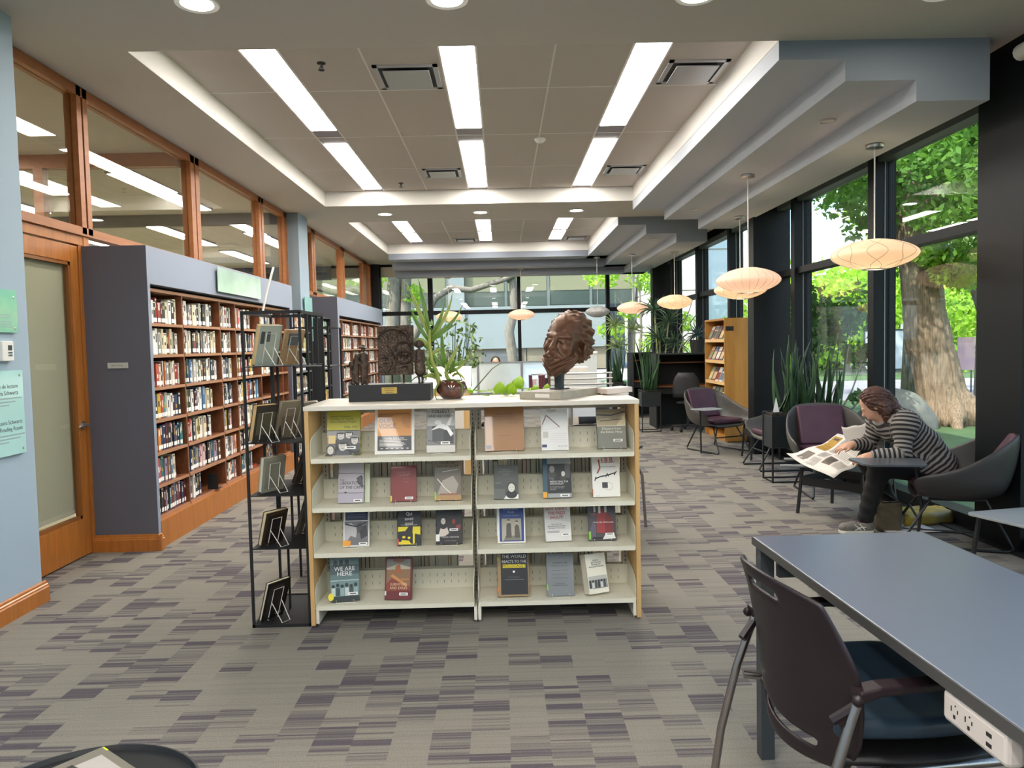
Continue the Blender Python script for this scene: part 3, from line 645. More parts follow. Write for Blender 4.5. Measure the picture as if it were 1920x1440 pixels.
# shrub by the glass, with yellow flower ornament
t = root('shrub', (5.15, 12.2, 0), 'loose dark leafed shrub with bare stems just outside the window', 'shrub')
for b in ([((0, 0, -.1), .02), ((.1, .1, .8), .015), ((.3, 0, 1.7), .008)], [((.05, 0, -.1), .02), ((.5, 0, .7), .013), ((.8, .1, 1.4), .006)], [((0, 0, -.1), .02), ((-.2, 0, .9), .013), ((-.3, .1, 1.9), .007)], [((.1, .1, -.1), .018), ((.7, .2, .5), .012), ((1.2, .2, .8), .006)], [((.0, 0, .3), .015), ((.35, -.1, 1.1), .01), ((.55, -.1, 2.3), .006)]):
    MB().tube([p for p, r in b], [r for p, r in b], 6).build('stem', m_bark2, t)
v, f = leafcloud(blob((.15, 0, 1.75), .75, 22, 71) + [((.8, .1, 1.3), .25), ((1.1, .2, .75), .2), ((.6, 0, .55), .2)], 1900, .07, 72); tag(link('foliage', fast_mesh('foliage', v, f, m_lf3), t), kind='stuff')
# ---- building behind the back window
m_conc = M('facade_stone', '#837d6b', .9, var='#756e5d', scale=.8); m_band = M('facade_band', '#7c8788', .8); m_wing = M('facade_glass', '#3e4a48', .12); m_fbl = M('facade_blind', '#74775f', .8); m_pan = M('tower_panel', '#dcdad4', .85, var='#cfcdc7', scale=.5)
bl = root('office_building', (0, 45, 0), 'grey office building with ribbon windows and stone base behind the back window', 'building')
B(-30, 6.2, 0, 8, 0, 12).build('wall', M('facade_wall', '#666d69', .85), bl)
B(-30, 6.2, -.35, 0, 1.35, 3.55).build('parapet_band', m_band, bl); B(-30, 6.2, -.45, 0, 3.55, 3.8).build('ledge', m_band, bl)
x = -29.5; k = 0
while x < 6:
    w = 3.1; B(x, min(x + w - .05, 6.15), -.12, -.02, .05, 1.33).build('stone_panel', m_conc, bl); x += w
x = -29.0; k = 0
while x < 5.5:
    B(x, x + 2.35, -.10, -.05, 3.85, 6.2).build('window', m_wing, bl); B(x + .03, x + 2.32, -.13, -.10, 4.7, 6.2).build('window_blind', m_fbl, bl); B(x + 2.35, x + 2.5, -.16, -.02, 3.8, 6.3).build('window_post', M('facade_post', '#5d6664', .5), bl)
    B(x, x + 2.35, -.10, -.05, 7.6, 10).build('window', m_wing, bl); x += 2.5; k += 1
    if k in (4, 10): B(x, x + .95, -.5, 0, 0, 12).build('pilaster', m_band, bl); x += .95
B(-30, 6.2, -.4, 0, 6.25, 7.5).build('spandrel', m_band, bl)
B(-1.2, 1.2, -.2, -.02, .0, 1.2).build('garage_door', M('garage', '#5c5f60', .6), bl)
tw = root('concrete_tower', (9.4, 40, 0), 'pale panelled concrete tower standing past the corner of the room', 'building')
B(-1.2, 3.4, 0, 9, 0, 16).build('core', M('tower_core', '#b6b4ae', .9), tw)
for r_ in range(7):
    for c_ in range(2): B(-1.2 + c_ * 1.2 + .02, -1.2 + c_ * 1.2 + 1.18, -.08, 0, r_ * 2.1 + .03, r_ * 2.1 + 2.07).build('panel', m_pan, tw)
    for c_ in range(4): B(-1.28, -1.2, c_ * 2.2 + .02, c_ * 2.2 + 2.18, r_ * 2.1 + .03, r_ * 2.1 + 2.07).build('panel', m_pan, tw)
    B(1.25, 3.35, -.06, 0, r_ * 2.1 + .05, r_ * 2.1 + 2.05).build('glazed_strip', M('tower_glass', '#8ba0b0', .15), tw)
tw2 = root('glass_annexe', (6.85, 49.5, 0), 'blue grey glazed annexe between the office building and the tower', 'building')
B(-.8, 1.2, 0, 5, 0, 12).build('core', M('annexe', '#8fa2b2', .3), tw2)
for k in range(5): B(-.8 + k * .45, -.72 + k * .45, -.1, 0, 0, 12).build('fin', M('fin', '#b4bfc6', .6), tw2)
# trees before the office building
tree('courtyard_tree', 'pale barked tree with two stems and a sweeping bough outside the back window', (-3.5, 26, 0),
     [((-.2, 0, -.2), .34), ((-.22, 0, 1.8), .27), ((-.08, 0, 4), .22), ((-.1, 0, 7), .12)],
     [[((.15, 0, -.1), .26), ((.2, 0, 1.8), .20), ((.33, 0, 4.1), .17), ((.5, 0, 7), .1)], [((.25, 0, 1.35), .16), ((.7, -.1, 2.2), .14), ((1.3, -.2, 3.2), .13), ((1.85, -.2, 3.52), .12), ((2.5, -.2, 3.43), .11), ((3.6, -.2, 3.75), .09), ((4.5, -.2, 4.15), .07), ((5.4, -.2, 4.5), .04)]],
     blob((-.5, 0, 5.3), 1.5, 12, 81, 1.3) + [((-1.0, 0, 3.9), .7), ((.55, 0, 3.3), .45), ((-.9, 0, 2.9), .4), ((.6, 0, 2.6), .3), ((1.0, 0, 4.4), .5), ((3.3, -.2, 4.2), .4), ((2.7, -.2, 4.3), .35)], 4200, .10, m_bark2, m_lf2, 82)
tree('courtyard_tree', 'slim wavy grey tree standing alone outside the middle of the back window', (.4, 26, 0),
     [((0, 0, -.2), .2), ((.02, 0, .7), .19), ((-.13, 0, 2.0), .17), ((.08, 0, 2.8), .15), ((.02, 0, 3.8), .13), ((.2, 0, 6), .08)], [[((.05, 0, 3.6), .06), ((-.9, 0, 4.3), .03)]],
     blob((.3, 0, 5.6), 1.2, 10, 91), 1600, .10, m_bark2, m_lf2, 92)
tree('courtyard_tree', 'young tree of yellow green sprays outside the bust end of the back window', (4.6, 25.5, 0), [((0, 0, -.1), .06), ((.1, 0, 2), .045), ((0, 0, 5), .02)], [[((.1, 0, 1.4), .03), ((.9, 0, 2.6), .012)], [((.1, 0, 2), .03), ((-.8, 0, 3.2), .012)], [((.1, 0, 2.4), .03), ((.9, 0, 3.8), .012)]],
     [((-1.2, 0, 3.9), .6), ((.2, 0, 3.7), .6), ((-.3, 0, 4.3), .7), ((1.0, 0, 3.0), .6), ((.5, 0, 1.5), .5), ((-.9, 0, 1.9), .45), ((1.4, 0, 1.2), .5), ((-.2, .2, 2.6), .4), ((1.6, 0, 2.2), .4)], 2600, .085, m_bark2, m_lf2, 101)
# ================================================================ BOOKCASES ALONG THE PARTITION
m_bwood = M('bookcase_wood', '#7d4a2b', .5, var='#6a3b20', scale=4, stretch=(5, 1, 5)); m_bnose = M('shelf_nosing', '#a8795a', .5)
m_page = M('paper_edge', '#e2dccb', .9); m_stick = M('spine_sticker', '#f3f1ec', .6)
PAL = {'white': ['#e9e6e0', '#dedad3'], 'grey': ['#8e8f8f', '#6e7072', '#b3b1ad'], 'black': ['#1e1d1f', '#2a292b'], 'cream': ['#d9cfb4', '#cdbf9c'], 'red': ['#a5322b', '#8a2a2a', '#c04a3c'],
       'maroon': ['#5e1e2a', '#4d1a22'], 'navy': ['#22304f', '#2a3a5c'], 'blue': ['#3c6a96', '#4f86ae'], 'teal': ['#2b6a6e', '#3d8a86'], 'green': ['#3f5c3c', '#67803f'], 'yellow': ['#d6b63a', '#c9a52e'],
       'orange': ['#c8702e', '#d9873c'], 'brown': ['#5d4030', '#775440'], 'mauve': ['#b9a3b4', '#9c8aa0'], 'pink': ['#d7b4b4', '#c58f96']}
BM = {k: [M('book_%s_%d' % (k, i), c, .45, coat=.2) for i, c in enumerate(v)] for k, v in PAL.items()}
TOPW = ['white'] * 6 + ['grey'] * 4 + ['black'] * 4 + ['cream'] * 3 + ['red'] * 2 + ['pink', 'navy', 'brown']
MIDW = ['white'] * 5 + ['grey'] * 3 + ['black'] * 4 + ['cream'] * 2 + ['red'] * 2 + ['teal', 'blue', 'navy', 'maroon', 'orange', 'brown', 'green', 'yellow']
LOWW = ['white'] * 4 + ['black'] * 4 + ['maroon'] * 3 + ['mauve'] * 2 + ['navy'] * 2 + ['grey'] * 2 + ['cream'] * 2 + ['red', 'pink', 'yellow', 'teal', 'brown', 'orange', 'blue']
m_tl = M('title_light', '#e9e4d6', .6); m_td = M('title_dark', '#2a2422', .6); m_tg = M('title_gold', '#b99a4c', .5)
def book_geo(mb, th, h, d, col, pg, stk, t1, rr, x=0, y=0, z=0, lean=0.0, sticker=True):
    """book standing at (x = spine plane, y = start), thickness th along +y, depth d along -x; lean tilts along y"""
    m = Matrix.Translation((x, y, z)) @ Matrix.Rotation(-lean, 4, 'X')
    c = .0018
    mb.box(-.004, 0, 0, th, 0, h, col, m); mb.box(-d, -.004, 0, c, 0, h, col, m); mb.box(-d, -.004, th - c, th, 0, h, col, m)
    mb.box(-d + .004, -.004, c, th - c, .004, h - .004, pg, m)
    if sticker: mb.box(0, .0006, th * .08, th * .92, .012, .012 + min(.034, .028 + th * .2), stk, m)
    a = h * (.36 + .3 * rr.random()); b = a + h * (.1 + .25 * rr.random())
    mb.box(0, .0004, th * .3, th * .7, a, min(b, h * .92), t1, m)
    if rr.random() < .4: mb.box(0, .0004, th * .1, th * .9, h * .90, h * .94, t1, m)
rb = random.Random(11)
SH = [.24, .49, .755, 1.02, 1.285, 1.55, 1.805]
def bookcase(label, name, y0, y1, div, ztop, sh=SH):
    t = root(name, (-2.80, y0, 0), label, 'bookcase')
    for d in div: B(-.42, 0, d - y0 - .012, d - y0 + .012, .0, ztop).build('divider', m_bwood, t)
    for i in range(len(div) - 1):
        a, b = div[i] - y0 + .012, div[i + 1] - y0 - .012
        for z in sh: B(-.41, -.004, a, b, z - .022, z).build('shelf', m_bwood, t); B(-.004, .004, a, b, z - .024, z).build('shelf_nosing', m_bnose, t)
        B(-.42, -.41, a, b, .0, ztop).build('back_panel', m_bwood, t)
    B(-.42, .0, div[0] - y0 - .012, div[-1] - y0 + .012, ztop, ztop + .025).build('top_panel', m_bnose, t)
    B(-.42, .045, div[0] - y0 - .0, div[-1] - y0, 0, .216).build('plinth', m_wood, t)
    return t
D1 = [6.06, 6.745, 7.635, 8.07, 8.88, 9.745, 9.977]
bookcase('long brown wooden bookcase built into the near blue wall, full of library books', 'built_in_bookcase', 6.06, 9.97, D1, 2.06)
D2 = [13.045, 13.5, 14.38, 15.26, 16.14, 17.0, 17.437]
bookcase('long brown wooden bookcase built into the far blue wall past the pillar', 'built_in_bookcase', 13.04, 17.44, D2, 2.06)
fills = [[.93, .95, .95, .96, .98, .76, .99], [.86, .92, .95, .78, .72, .97, .36], [.92, .9, .85, .8, .75, .95, .88], [.70, .85, .75, .92, .9, .8, .55], [.86, .6, .5, .0, .55, .6, .45], [.0, .0, .0, .0, .0, .0, .0]]
rown_ = ['top', 'second', 'third', 'fourth', 'fifth', 'sixth', 'bottom']; bayn = ['first bay', 'second bay', 'narrow third bay']
stuffb = MB(); SM = []; SMI = {}
def smi(m):
    if m.name not in SMI: SMI[m.name] = len(SM); SM.append(m)
    return SMI[m.name]
def fill_row(mb_or_none, x, y0, y1, z, frac, hmax, pal, tmin=.024, tmax=.056, make=None, skip=0):
    y = y0 + .004; end = y0 + (y1 - y0) * frac; k = 0
    while y < end - .02:
        th = rb.uniform(tmin, tmax) if rb.random() < .8 else rb.uniform(.014, tmin); th = min(th, end - y)
        h = hmax * rb.uniform(.80, .99); d = rb.uniform(.14, .2); cn = rb.choice(pal); cm = rb.choice(BM[cn]); tm = m_td if cn in ('white', 'cream', 'yellow', 'pink', 'mauve') else rb.choice([m_tl, m_tl, m_tg])
        xx = x - rb.uniform(0, .018); lean = 0.0
        if rb.random() < .12: lean = rb.uniform(0.01, .03)
        if make: make(k, cn, cm, tm, th, h, d, xx, y)
        else: book_geo(mb_or_none, th, h, d, smi(cm), smi(m_page), smi(m_stick), smi(tm), rb, xx, y, z, lean)
        y += th + .0012; k += 1
for b in range(6):
    for r_ in range(7):
        z = SH[6 - r_]; pal = TOPW if r_ < 2 else (MIDW if r_ < 4 else LOWW)
        if b < 3:
            def mk(k, cn, cm, tm, th, h, d, xx, y, b=b, r_=r_, z=z):
                mb = MB(); book_geo(mb, th, h, d, 0, 1, 2, 3, rb)
                o = mb.build('library_book', [cm, m_page, m_stick, tm], loc=(xx, y, z + .0015))
                tag(o, '%s spined book, %s from the door end, %s shelf, %s of near bookcase' % (cn, ORD[k], rown_[r_], bayn[b]), 'book', 'books in the %s of the near bookcase' % bayn[b])
            fill_row(None, -2.822, D1[b] + .013, D1[b + 1] - .013, z, fills[b][r_], .221, pal, .026, .060, mk)
        else: fill_row(stuffb, -2.822, D1[b] + .013, D1[b + 1] - .013, z, fills[b][r_], .221, pal)
for b in range(6):
    for r_ in range(7): fill_row(stuffb, -2.822, D2[b] + .013, D2[b + 1] - .013, SH[6 - r_], rb.uniform(.75, .98), .221, TOPW if r_ < 3 else MIDW)
# lying red book, leaning book end
mb = MB().box(-.16, 0, 0, .22, 0, .025, 0); tag(mb.build('lying_book', [BM['red'][0]], loc=(-2.84, 8.55, .2405), rot=(0, 0, .1)), 'red book lying flat on the bottom shelf of the near bookcase', 'book')
t = root('book_end', (-2.86, 7.30, .24), 'dark steel book end standing on the bottom shelf beside a row of white books', 'book end')
mb = MB(); mb.box(0, .1, 0, .004, 0, .15); mb.build('upright', m_blackm, t); B(0, .1, .004, .12, 0, .003).build('foot', m_blackm, t)
# black metal shelf units between the two built-in bookcases
for y0, y1, lab in ((10.62, 11.52, 'narrow black metal bookshelf standing before the blue pillar'), (12.27, 12.86, 'narrow black metal bookshelf tucked between pillar and far blue wall')):
    t = root('metal_bookshelf', (-2.88, y0, 0), lab, 'bookshelf'); w = y1 - y0
    B(-.28, .012, 0, .018, 0, 2.06).build('side_panel', m_blackm, t); B(-.28, .012, w - .018, w, 0, 2.06).build('side_panel', m_blackm, t); B(-.28, -.27, .018, w - .018, 0, 2.06).build('back_panel', m_blackm, t)
    B(-.28, .012, 0, w, 2.06, 2.075).build('top_panel', M('shelf_grey', '#55575a', .4), t)
    for k in range(7): B(-.27, .01, .018, w - .018, .08 + .287 * k, .1 + .287 * k).build('shelf', _mats['shelf_grey'], t); fill_row(stuffb, -2.892, y0 + .02, y1 - .02, .1 + .287 * k, rb.uniform(.7, .98), .235, MIDW)
# ---- signs on the walls
m_aqua = M('aqua_acrylic', '#a9d9d8', .12, coat=.4); m_aquag = M('aqua_green_print', '#9fd6b4', .12, coat=.4, var='#86c7b9', scale=6); m_ink = M('sign_ink', '#5a6a70', .5); m_ink2 = M('sign_ink_light', '#8fa7ab', .5)
def stand(t, pts, x=.012):
    for (y, z) in pts:
        mb = MB().lathe([(0, 0), (.009, 0), (.009, .02), (0, .022)], 12); mb.v = [(p[2] - .002, p[0] + y, p[1] + z) for p in mb.v]; mb.build('standoff', m_steel, t, smooth=True)
XW = -2.955
t = root('room_sign', (XW, 4.012, .975), 'large aqua acrylic room sign with grey lettering on the near blue wall', 'sign')
B(.012, .018, 0, .68, 0, .505).build('plate', m_aqua, t); stand(t, ((.65, .03), (.65, .475), (.03, .475), (.03, .03)))
ry = (R(90), 0, R(90))
text('lettering', 'Salle de lecture\nLaura Schwartz', .036, m_ink, t, (.0185, .63, .40), ry, 'RIGHT', line=1.1); text('lettering', 'Laura Schwartz\nReading Room', .036, m_ink, t, (.0185, .655, .185), ry, 'RIGHT', line=1.1)
for z, y1 in ((.335, .66), (.315, .60), (.295, .54), (.115, .67), (.095, .63), (.075, .52)): B(.018, .0186, y1 - .42, y1, z, z + .008).build('small_print', m_ink2, t)
t = root('notice_sign', (XW, 4.015, 1.707), 'small green aqua acrylic notice above the thermostat on the near blue wall', 'sign')
B(.012, .018, 0, .66, 0, .255).build('plate', m_aquag, t); stand(t, ((.63, .025), (.63, .21)))
for z, y1 in ((.10, .6), (.085, .58), (.06, .61), (.045, .6), (.03, .6)): B(.018, .0186, .2, y1, z, z + .006).build('small_print', m_ink2, t)
t = root('thermostat', (XW, 4.502, 1.536), 'white wall thermostat between the two aqua signs', 'thermostat')
B(0, .03, 0, .105, 0, .12).build('housing', m_white, t, bevel=.006); B(.03, .032, .05, .085, .065, .095).build('screen', M('screen_dark', '#3a4048', .3), t)
for z in (.03, .045): B(.03, .033, .05, .065, z, z + .01).build('button', m_ink, t); B(.03, .033, .07, .085, z, z + .01).build('button', m_ink, t)
t = root('name_plate', (-3.085, 5.998, 1.45), 'small silver name plate on the end of the near blue bookcase wall', 'sign')
B(0, .157, -.012, 0, 0, .045).build('plate', M('plate_silver', '#c9c7c0', .4, metal=.3), t, bevel=.002); text('lettering', 'Silver Library', .017, m_ink, t, (.0775, -.0125, .018), (R(90), 0, 0), 'CENTER')
t = root('header_sign', (-2.752, 7.42, 2.145), 'frosted glass header sign fixed above the near bookcase', 'sign')
B(.022, .03, 0, 1.30, 0, .235).build('plate', M('frost_plate', '#bcd3c9', .15, var='#a6c0b2', scale=4, coat=.5), t); stand(t, ((.04, .04), (.04, .2), (1.26, .04), (1.26, .2)))
t = root('pillar_sign', (-3.05, 11.80, 1.69), 'tall pale aqua glass sign mounted on the blue pillar', 'sign')
B(.03, .04, 0, .44, 0, .69).build('plate', m_aqua, t); stand(t, ((.05, .05), (.05, .62)), .02)
tag(MB().tube([(-2.515, 8.1, 1.98), (-2.46, 8.1, 2.2), (-2.385, 8.1, 2.44)], .012, 8).build('blind_wand', m_white, smooth=True), 'thin white pole leaning up from the black display rack', 'pole')
# ================================================================ CENTRAL DISPLAY SHELF
m_maple = M('maple_edge', '#d3ae77', .5, var='#c79f66', scale=3, stretch=(8, 8, .6)); m_lam = M('laminate_white', '#dad2c6', .45); m_shelfm = M('shelf_cream', '#dedac8', .4); m_upr = M('upright_grey', '#b8b1a3', .5); m_slot = M('slot_dark', '#24211e', .8); m_wire = M('wire_white', '#dcd8d0', .3)
cs = root('display_bookcase', (-.174, 4.53, 0), 'low double sided cream metal bookcase with maple end panels showing books face out', 'bookcase')
def L(x0, x1, y0, y1, z0, z1): return B(x0 + .174, x1 + .174, y0 - 4.53, y1 - 4.53, z0, z1)
L(-1.105, -1.081, 4.215, 4.845, .012, 1.225).build('end_panel', m_maple, cs, bevel=.002); L(.733, .757, 4.215, 4.845, .012, 1.225).build('end_panel', m_maple, cs, bevel=.002)
L(-1.108, .760, 4.212, 4.848, 1.225, 1.250).build('top_panel', m_lam, cs, bevel=.002)
SZ = [.955, .678, .422, .122]; BAY = [(-1.079, -.186), (-.162, .731)]
for (a, b) in BAY:
    for z in SZ:
        for sgn, yb, yf in ((1, 4.505, 4.222), (-1, 4.555, 4.838)):
            y0, y1 = min(yb, yf), max(yb, yf); s = L(a + .002, b - .002, y0, y1, z - .006, z); ly = (yf, yf + .012) if sgn > 0 else (yf - .012, yf)
            s.box(a + .176, b + .172, ly[0] - 4.53, ly[1] - 4.53, z - .025, z - .006)
            sh = s.build('shelf', m_shelfm, cs)
            by = (yb - .003, yb) if sgn > 0 else (yb, yb + .003)
            L(a + .002, b - .002, by[0], by[1], z, z + .115).build('back_stop', m_shelfm, sh)
            # side brackets with a rounded upper corner
            pr = [(yb, z - .02), (yf + .002 * sgn, z - .02), (yf + .002 * sgn, z + .075), (yf + .012 * sgn, z + .10), (yf + .04 * sgn, z + .118), (yb, z + .165)]
            for xx in (a, b - .003):
                mb = MB().prism([(p[0] - 4.53, p[1]) for p in (pr if sgn < 0 else pr)], xx + .174, xx + .177, 'x'); mb.build('bracket', m_shelfm, sh)
            if sgn > 0:
                mb = MB(); n = 19
                for k in range(n):
                    xx = a + .06 + k * (b - a - .12) / (n - 1)
                    for zz in (z + .028, z + .07): mb.box(xx + .1735, xx + .1755, yb - .0042 - 4.53, yb - .003 - 4.53, zz, zz + .018)
                    mb.box(xx + .1735, xx + .1755, 4.262 - 4.53, 4.266 - 4.53, z, z + .0006)
                mb.build('slots', m_slot, sh)
for x in (-1.079, -.198, -.163, .699):
    u = L(x, x + .032, 4.507, 4.553, .02, 1.22).build('upright', m_upr, cs); mb = MB()
    for k in range(44): mb.box(x + .188, x + .192, 4.5055 - 4.53, 4.5075 - 4.53, .04 + k * .0265, .055 + k * .0265)
    mb.build('upright_slots', m_slot, u)
for x in (-1.079, -.188, -.166, .714):
    f = L(x, x + .017, 4.228, 4.832, .02, .096).build('base_foot', M('foot_white', '#e3ddd0', .4), cs); L(x + .004, x + .013, 4.25, 4.262, 0, .02).build('leveller', m_steel, f)
L(-1.079, .731, 4.50, 4.555, 1.185, 1.222).build('cross_rail', m_upr, cs); L(-1.079, .731, 4.46, 4.60, .03, .09).build('base_beam', m_slot, cs)
# books on the far side, fore edges towards us
for (a, b) in BAY:
    for z, fr in ((.678, .97), (.422, .95), (.122, .9)):
        x = a + .04
        while x < a + (b - a) * fr - .05:
            th = rb.uniform(.014, .04); h = .18 + .055 * rb.random(); d = rb.uniform(.13, .17); cm = smi(rb.choice(BM[rb.choice(MIDW)])); y = 4.575 + rb.uniform(0, .02)
            stuffb.box(x, x + .002, y, y + d, z + .001, z + h, cm); stuffb.box(x + th - .002, x + th, y, y + d, z + .001, z + h, cm); stuffb.box(x + .002, x + th - .002, y + .004, y + d, z + .003, z + h - .003, smi(m_page)); x += th + .001
# ---------------------------------------------------------------- face-out books
def PM(c): return M('print_' + c.strip('#'), c, .4, coat=.25)
def art_build(t, w, h, art, y0=-.0006):
    mats = []; mb = MB(); lay = 0
    def mi(c):
        m = PM(c)
        if m not in mats: mats.append(m)
        return mats.index(m)
    for a in art:
        y = y0 - .00022 * lay; lay += 1; U_ = lambda u: (u - .5) * w
        if a[0] == 'r': mb.quad((U_(a[1]), y, a[2] * h), (U_(a[3]), y, a[2] * h), (U_(a[3]), y, a[4] * h), (U_(a[1]), y, a[4] * h), mi(a[5]))
        elif a[0] == 'e': mb.poly([(U_(a[1]) + a[3] * w * math.cos(k * math.pi / 10), y, a[2] * h + a[4] * h * math.sin(k * math.pi / 10)) for k in range(20)], mi(a[5]))
        elif a[0] == 'p': mb.poly([(U_(u), y, v * h) for u, v in a[1]], mi(a[2]))
        elif a[0] == 'l': # strokes
            for (p, q) in zip(a[1][:-1], a[1][1:]):
                P, Q = Vector((U_(p[0]), 0, p[1] * h)), Vector((U_(q[0]), 0, q[1] * h)); d = (Q - P)
                if d.length < 1e-6: continue
                n = Vector((-d.z, 0, d.x)).normalized() * a[2] * w / 2; o = Vector((0, y, 0)); mb.quad(P - n + o, Q - n + o, Q + n + o, P + n + o, mi(a[3]))
    if mb.v: mb.build('cover_art', mats, t)['kind'] = 'stuff'
def face(u, v, r, skin='#cfcac4', hair='#3a3836', asp=1.0, cap=None):
    o = [('e', u, v - 1.5 * r * asp, 1.35 * r, .95 * r * asp, hair if cap is None else '#55565a'), ('e', u, v + .25 * r * asp, r * 1.02, r * 1.0 * asp, hair), ('e', u, v, r * .8, r * .98 * asp, skin),
         ('e', u - .3 * r, v + .12 * r * asp, r * .11, r * .07 * asp, '#222222'), ('e', u + .3 * r, v + .12 * r * asp, r * .11, r * .07 * asp, '#222222'), ('r', u - .25 * r, v - .5 * r * asp, u + .25 * r, v - .42 * r * asp, '#5a4a48')]
    if cap: o += [('e', u, v + .72 * r * asp, r * 1.1, r * .45 * asp, cap), ('e', u, v + .52 * r * asp, r * .95, r * .12 * asp, '#2b2b2e')]
    return o
def bar_sticker(u=.60, v=.06): return [('r', u, v, u + .32, v + .065, '#f4f2ee'), ('r', u + .05, v + .02, u + .27, v + .045, '#4a4a4a')]
def dbook(name, label, x, y, z, w, h, th, cover, art, texts, tilt=14, yaw=0, easel=True, spine=None, cat='book', pages=True):
    t = root(name, (x, y, z + .002 + th * math.sin(R(tilt))), label, cat, group='face out books on the low display bookcase'); t.rotation_euler = (R(-tilt), 0, R(yaw))
    mb = MB(); mb.box(-w / 2, w / 2, 0, .003, 0, h); mb.box(-w / 2, w / 2, th - .003, th, 0, h); mb.box(-w / 2, -w / 2 + .004, 0, th, 0, h, 1)
    mb.build('cover', [PM(cover), PM(spine or cover)], t)
    B(-w / 2 + .004, w / 2 - .004, .003, th - .003, .004, h - .004).build('page_block', m_page, t)
    art_build(t, w, h, art)
    for q in texts:
        s, u, v, size, col = q[:5]; al = q[5] if len(q) > 5 else 'LEFT'; sx = q[6] if len(q) > 6 else 1.0
        text('lettering', s, size, PM(col), t, ((u - .5) * w, -.0005 - .00022 * len(art) - .0004, v * h), (R(90), 0, 0), al, extrude=.0002, sx=sx, line=.95)
    if easel:
        e = root('book_easel', (x, y, z), 'white wire easel under the ' + ' '.join(label.split()[:9]).rstrip(','), 'book stand', group='white wire book easels'); e.rotation_euler = (0, 0, R(yaw)); k = w * .3
        MB().tube([(-k, -.003, .016), (-k, -.016, .003), (k, -.016, .003), (k, -.003, .016)], .0018, 6).build('front_lip', m_wire, e)
        MB().tube([(-k, -.016, .003), (-k, th + .07, .003), (-k * .5, th + .035 + h * .12, h * .55), (k * .5, th + .035 + h * .12, h * .55), (k, th + .07, .003), (k, -.016, .003)], .0018, 6).build('back_prop', m_wire, e)
    return t
Wd, Kk, Gy = '#eceae6', '#1b1b1e', '#8d8f90'
Yb, Yc, Yd, Ye = 4.335, 4.325, 4.33, 4.275
boys = [('r', 0, 0, 1, .56, '#7b7a7c'), ('r', 0, .4, .35, .56, '#9a999b'), ('r', .25, 0, 1, .25, '#3b3b3f')] + face(.42, .44, .13, cap='#8a8a8d', asp=.8) + face(.66, .46, .12, cap='#77777b', asp=.8) + face(.84, .33, .13, cap='#8a8a8d', asp=.8) + face(.48, .2, .15, cap='#55565a', asp=.8) + face(.12, .1, .12, asp=.8) + [('r', .05, .25, .27, .44, '#d9c08a')]
dbook('display_book', 'yellow green and grey book with four capped boys on its cover', -.919, Yb, .955, .189, .250, .02, '#a9a531', boys + bar_sticker(.56, .12) + [('r', 0, .56, 1, 1, '#b5ae36')], [('Jewish Orphaned\nChildren of Canada\nWar Orphans Project', .1, .86, .017, '#55521c'), ('1946-1950', .5, .60, .02, '#3c3a14')])
# framed poster
t = root('framed_poster', (-.625, Yb - .012, .959), 'white framed orange and charcoal poster titled OUR VOICE on the top shelf', 'poster'); t.rotation_euler = (R(-13), 0, 0); w, h = .226, .262
B(-w / 2, w / 2, 0, .006, 0, h).build('frame', m_white, t)
pa = [('r', .07, .08, .93, .40, '#4d4c52'), ('r', .07, .40, .93, .98, '#d0904e'), ('r', .1, .88, .88, .892, '#4a3527'), ('r', .1, .565, .60, .572, '#6d4a2c')] + [('r', .12, v, .12 + q, v + .011, '#e8e2da') for v, q in ((.305, .7), (.27, .55), (.24, .62), (.21, .66), (.18, .6))] + [('r', .15 + .13 * k, .115, .21 + .13 * k, .135, '#cfcac4') for k in range(6)] + [('p', [(.66, .8), (.9, .9), (.9, .55), (.74, .6)], '#c08146')]
art_build(t, w, h, pa)
text('lettering', 'OUR\nVOICE', .034, PM('#4a2f22'), t, (-.5 * w + .1 * w, -.0040, .69 * h), (R(90), 0, 0), extrude=.0002, line=.85); text('lettering', 'Tuesday, April 2, 2024', .0125, PM('#f4f0ea'), t, (0, -.0045, .335 * h), (R(90), 0, 0), 'CENTER', extrude=.0002)
text('lettering', 'BOOK LAUNCH\nOUR BOOKS', .011, PM('#5d4028'), t, (-.4 * w, -.0044, .83 * h), (R(90), 0, 0), extrude=.0002, line=1.1)
dbook('display_book', 'grey and white book with a reaching figure beside the orange poster', -.361, Yb, .955, .163, .256, .018, '#c9c6c2', [('r', 0, 0, 1, .6, '#7f7f82'), ('r', .2, .25, .6, .6, '#4a4b4f'), ('r', .6, .2, .95, .5, '#3a3b3f'), ('p', [(.15, .5), (.5, .66), (.75, .6), (.95, .42), (.85, .35), (.72, .5), (.45, .55)], '#efeeec'), ('p', [(.7, .62), (.9, .9), (.96, .85), (.82, .6)], '#f2f1ef'), ('e', .4, .68, .12, .05, '#e9e8e5'), ('r', 0, 0, 1, .16, '#d2cfca'), ('l', [(.05, .28), (.5, .2), (.95, .25)], .03, '#5a5a5d')] + bar_sticker(.5, .18), [('COLLECT', .5, .895, .027, Kk, 'CENTER', .9), ('AND RECORD!', .5, .79, .022, Kk, 'CENTER', .95)])
dbook('display_book', 'wide plain brown kraft book just past the centre post, top shelf', .004, Yb, .955, .226, .262, .025, '#9d7046', [('r', .03, .04, .17, .12, '#4a3f4c'), ('r', .33, .33, .66, .335, '#6d4a2c')], [('Interviews on History', .5, .80, .011, '#6a4526', 'CENTER'), ('THIS WAS AUSCHWITZ', .5, .74, .013, '#6a4526', 'CENTER'), ('Testimonies and documents', .5, .69, .009, '#6a4526', 'CENTER'), ('Edited volume', .85, .60, .009, '#6a4526', 'RIGHT')])
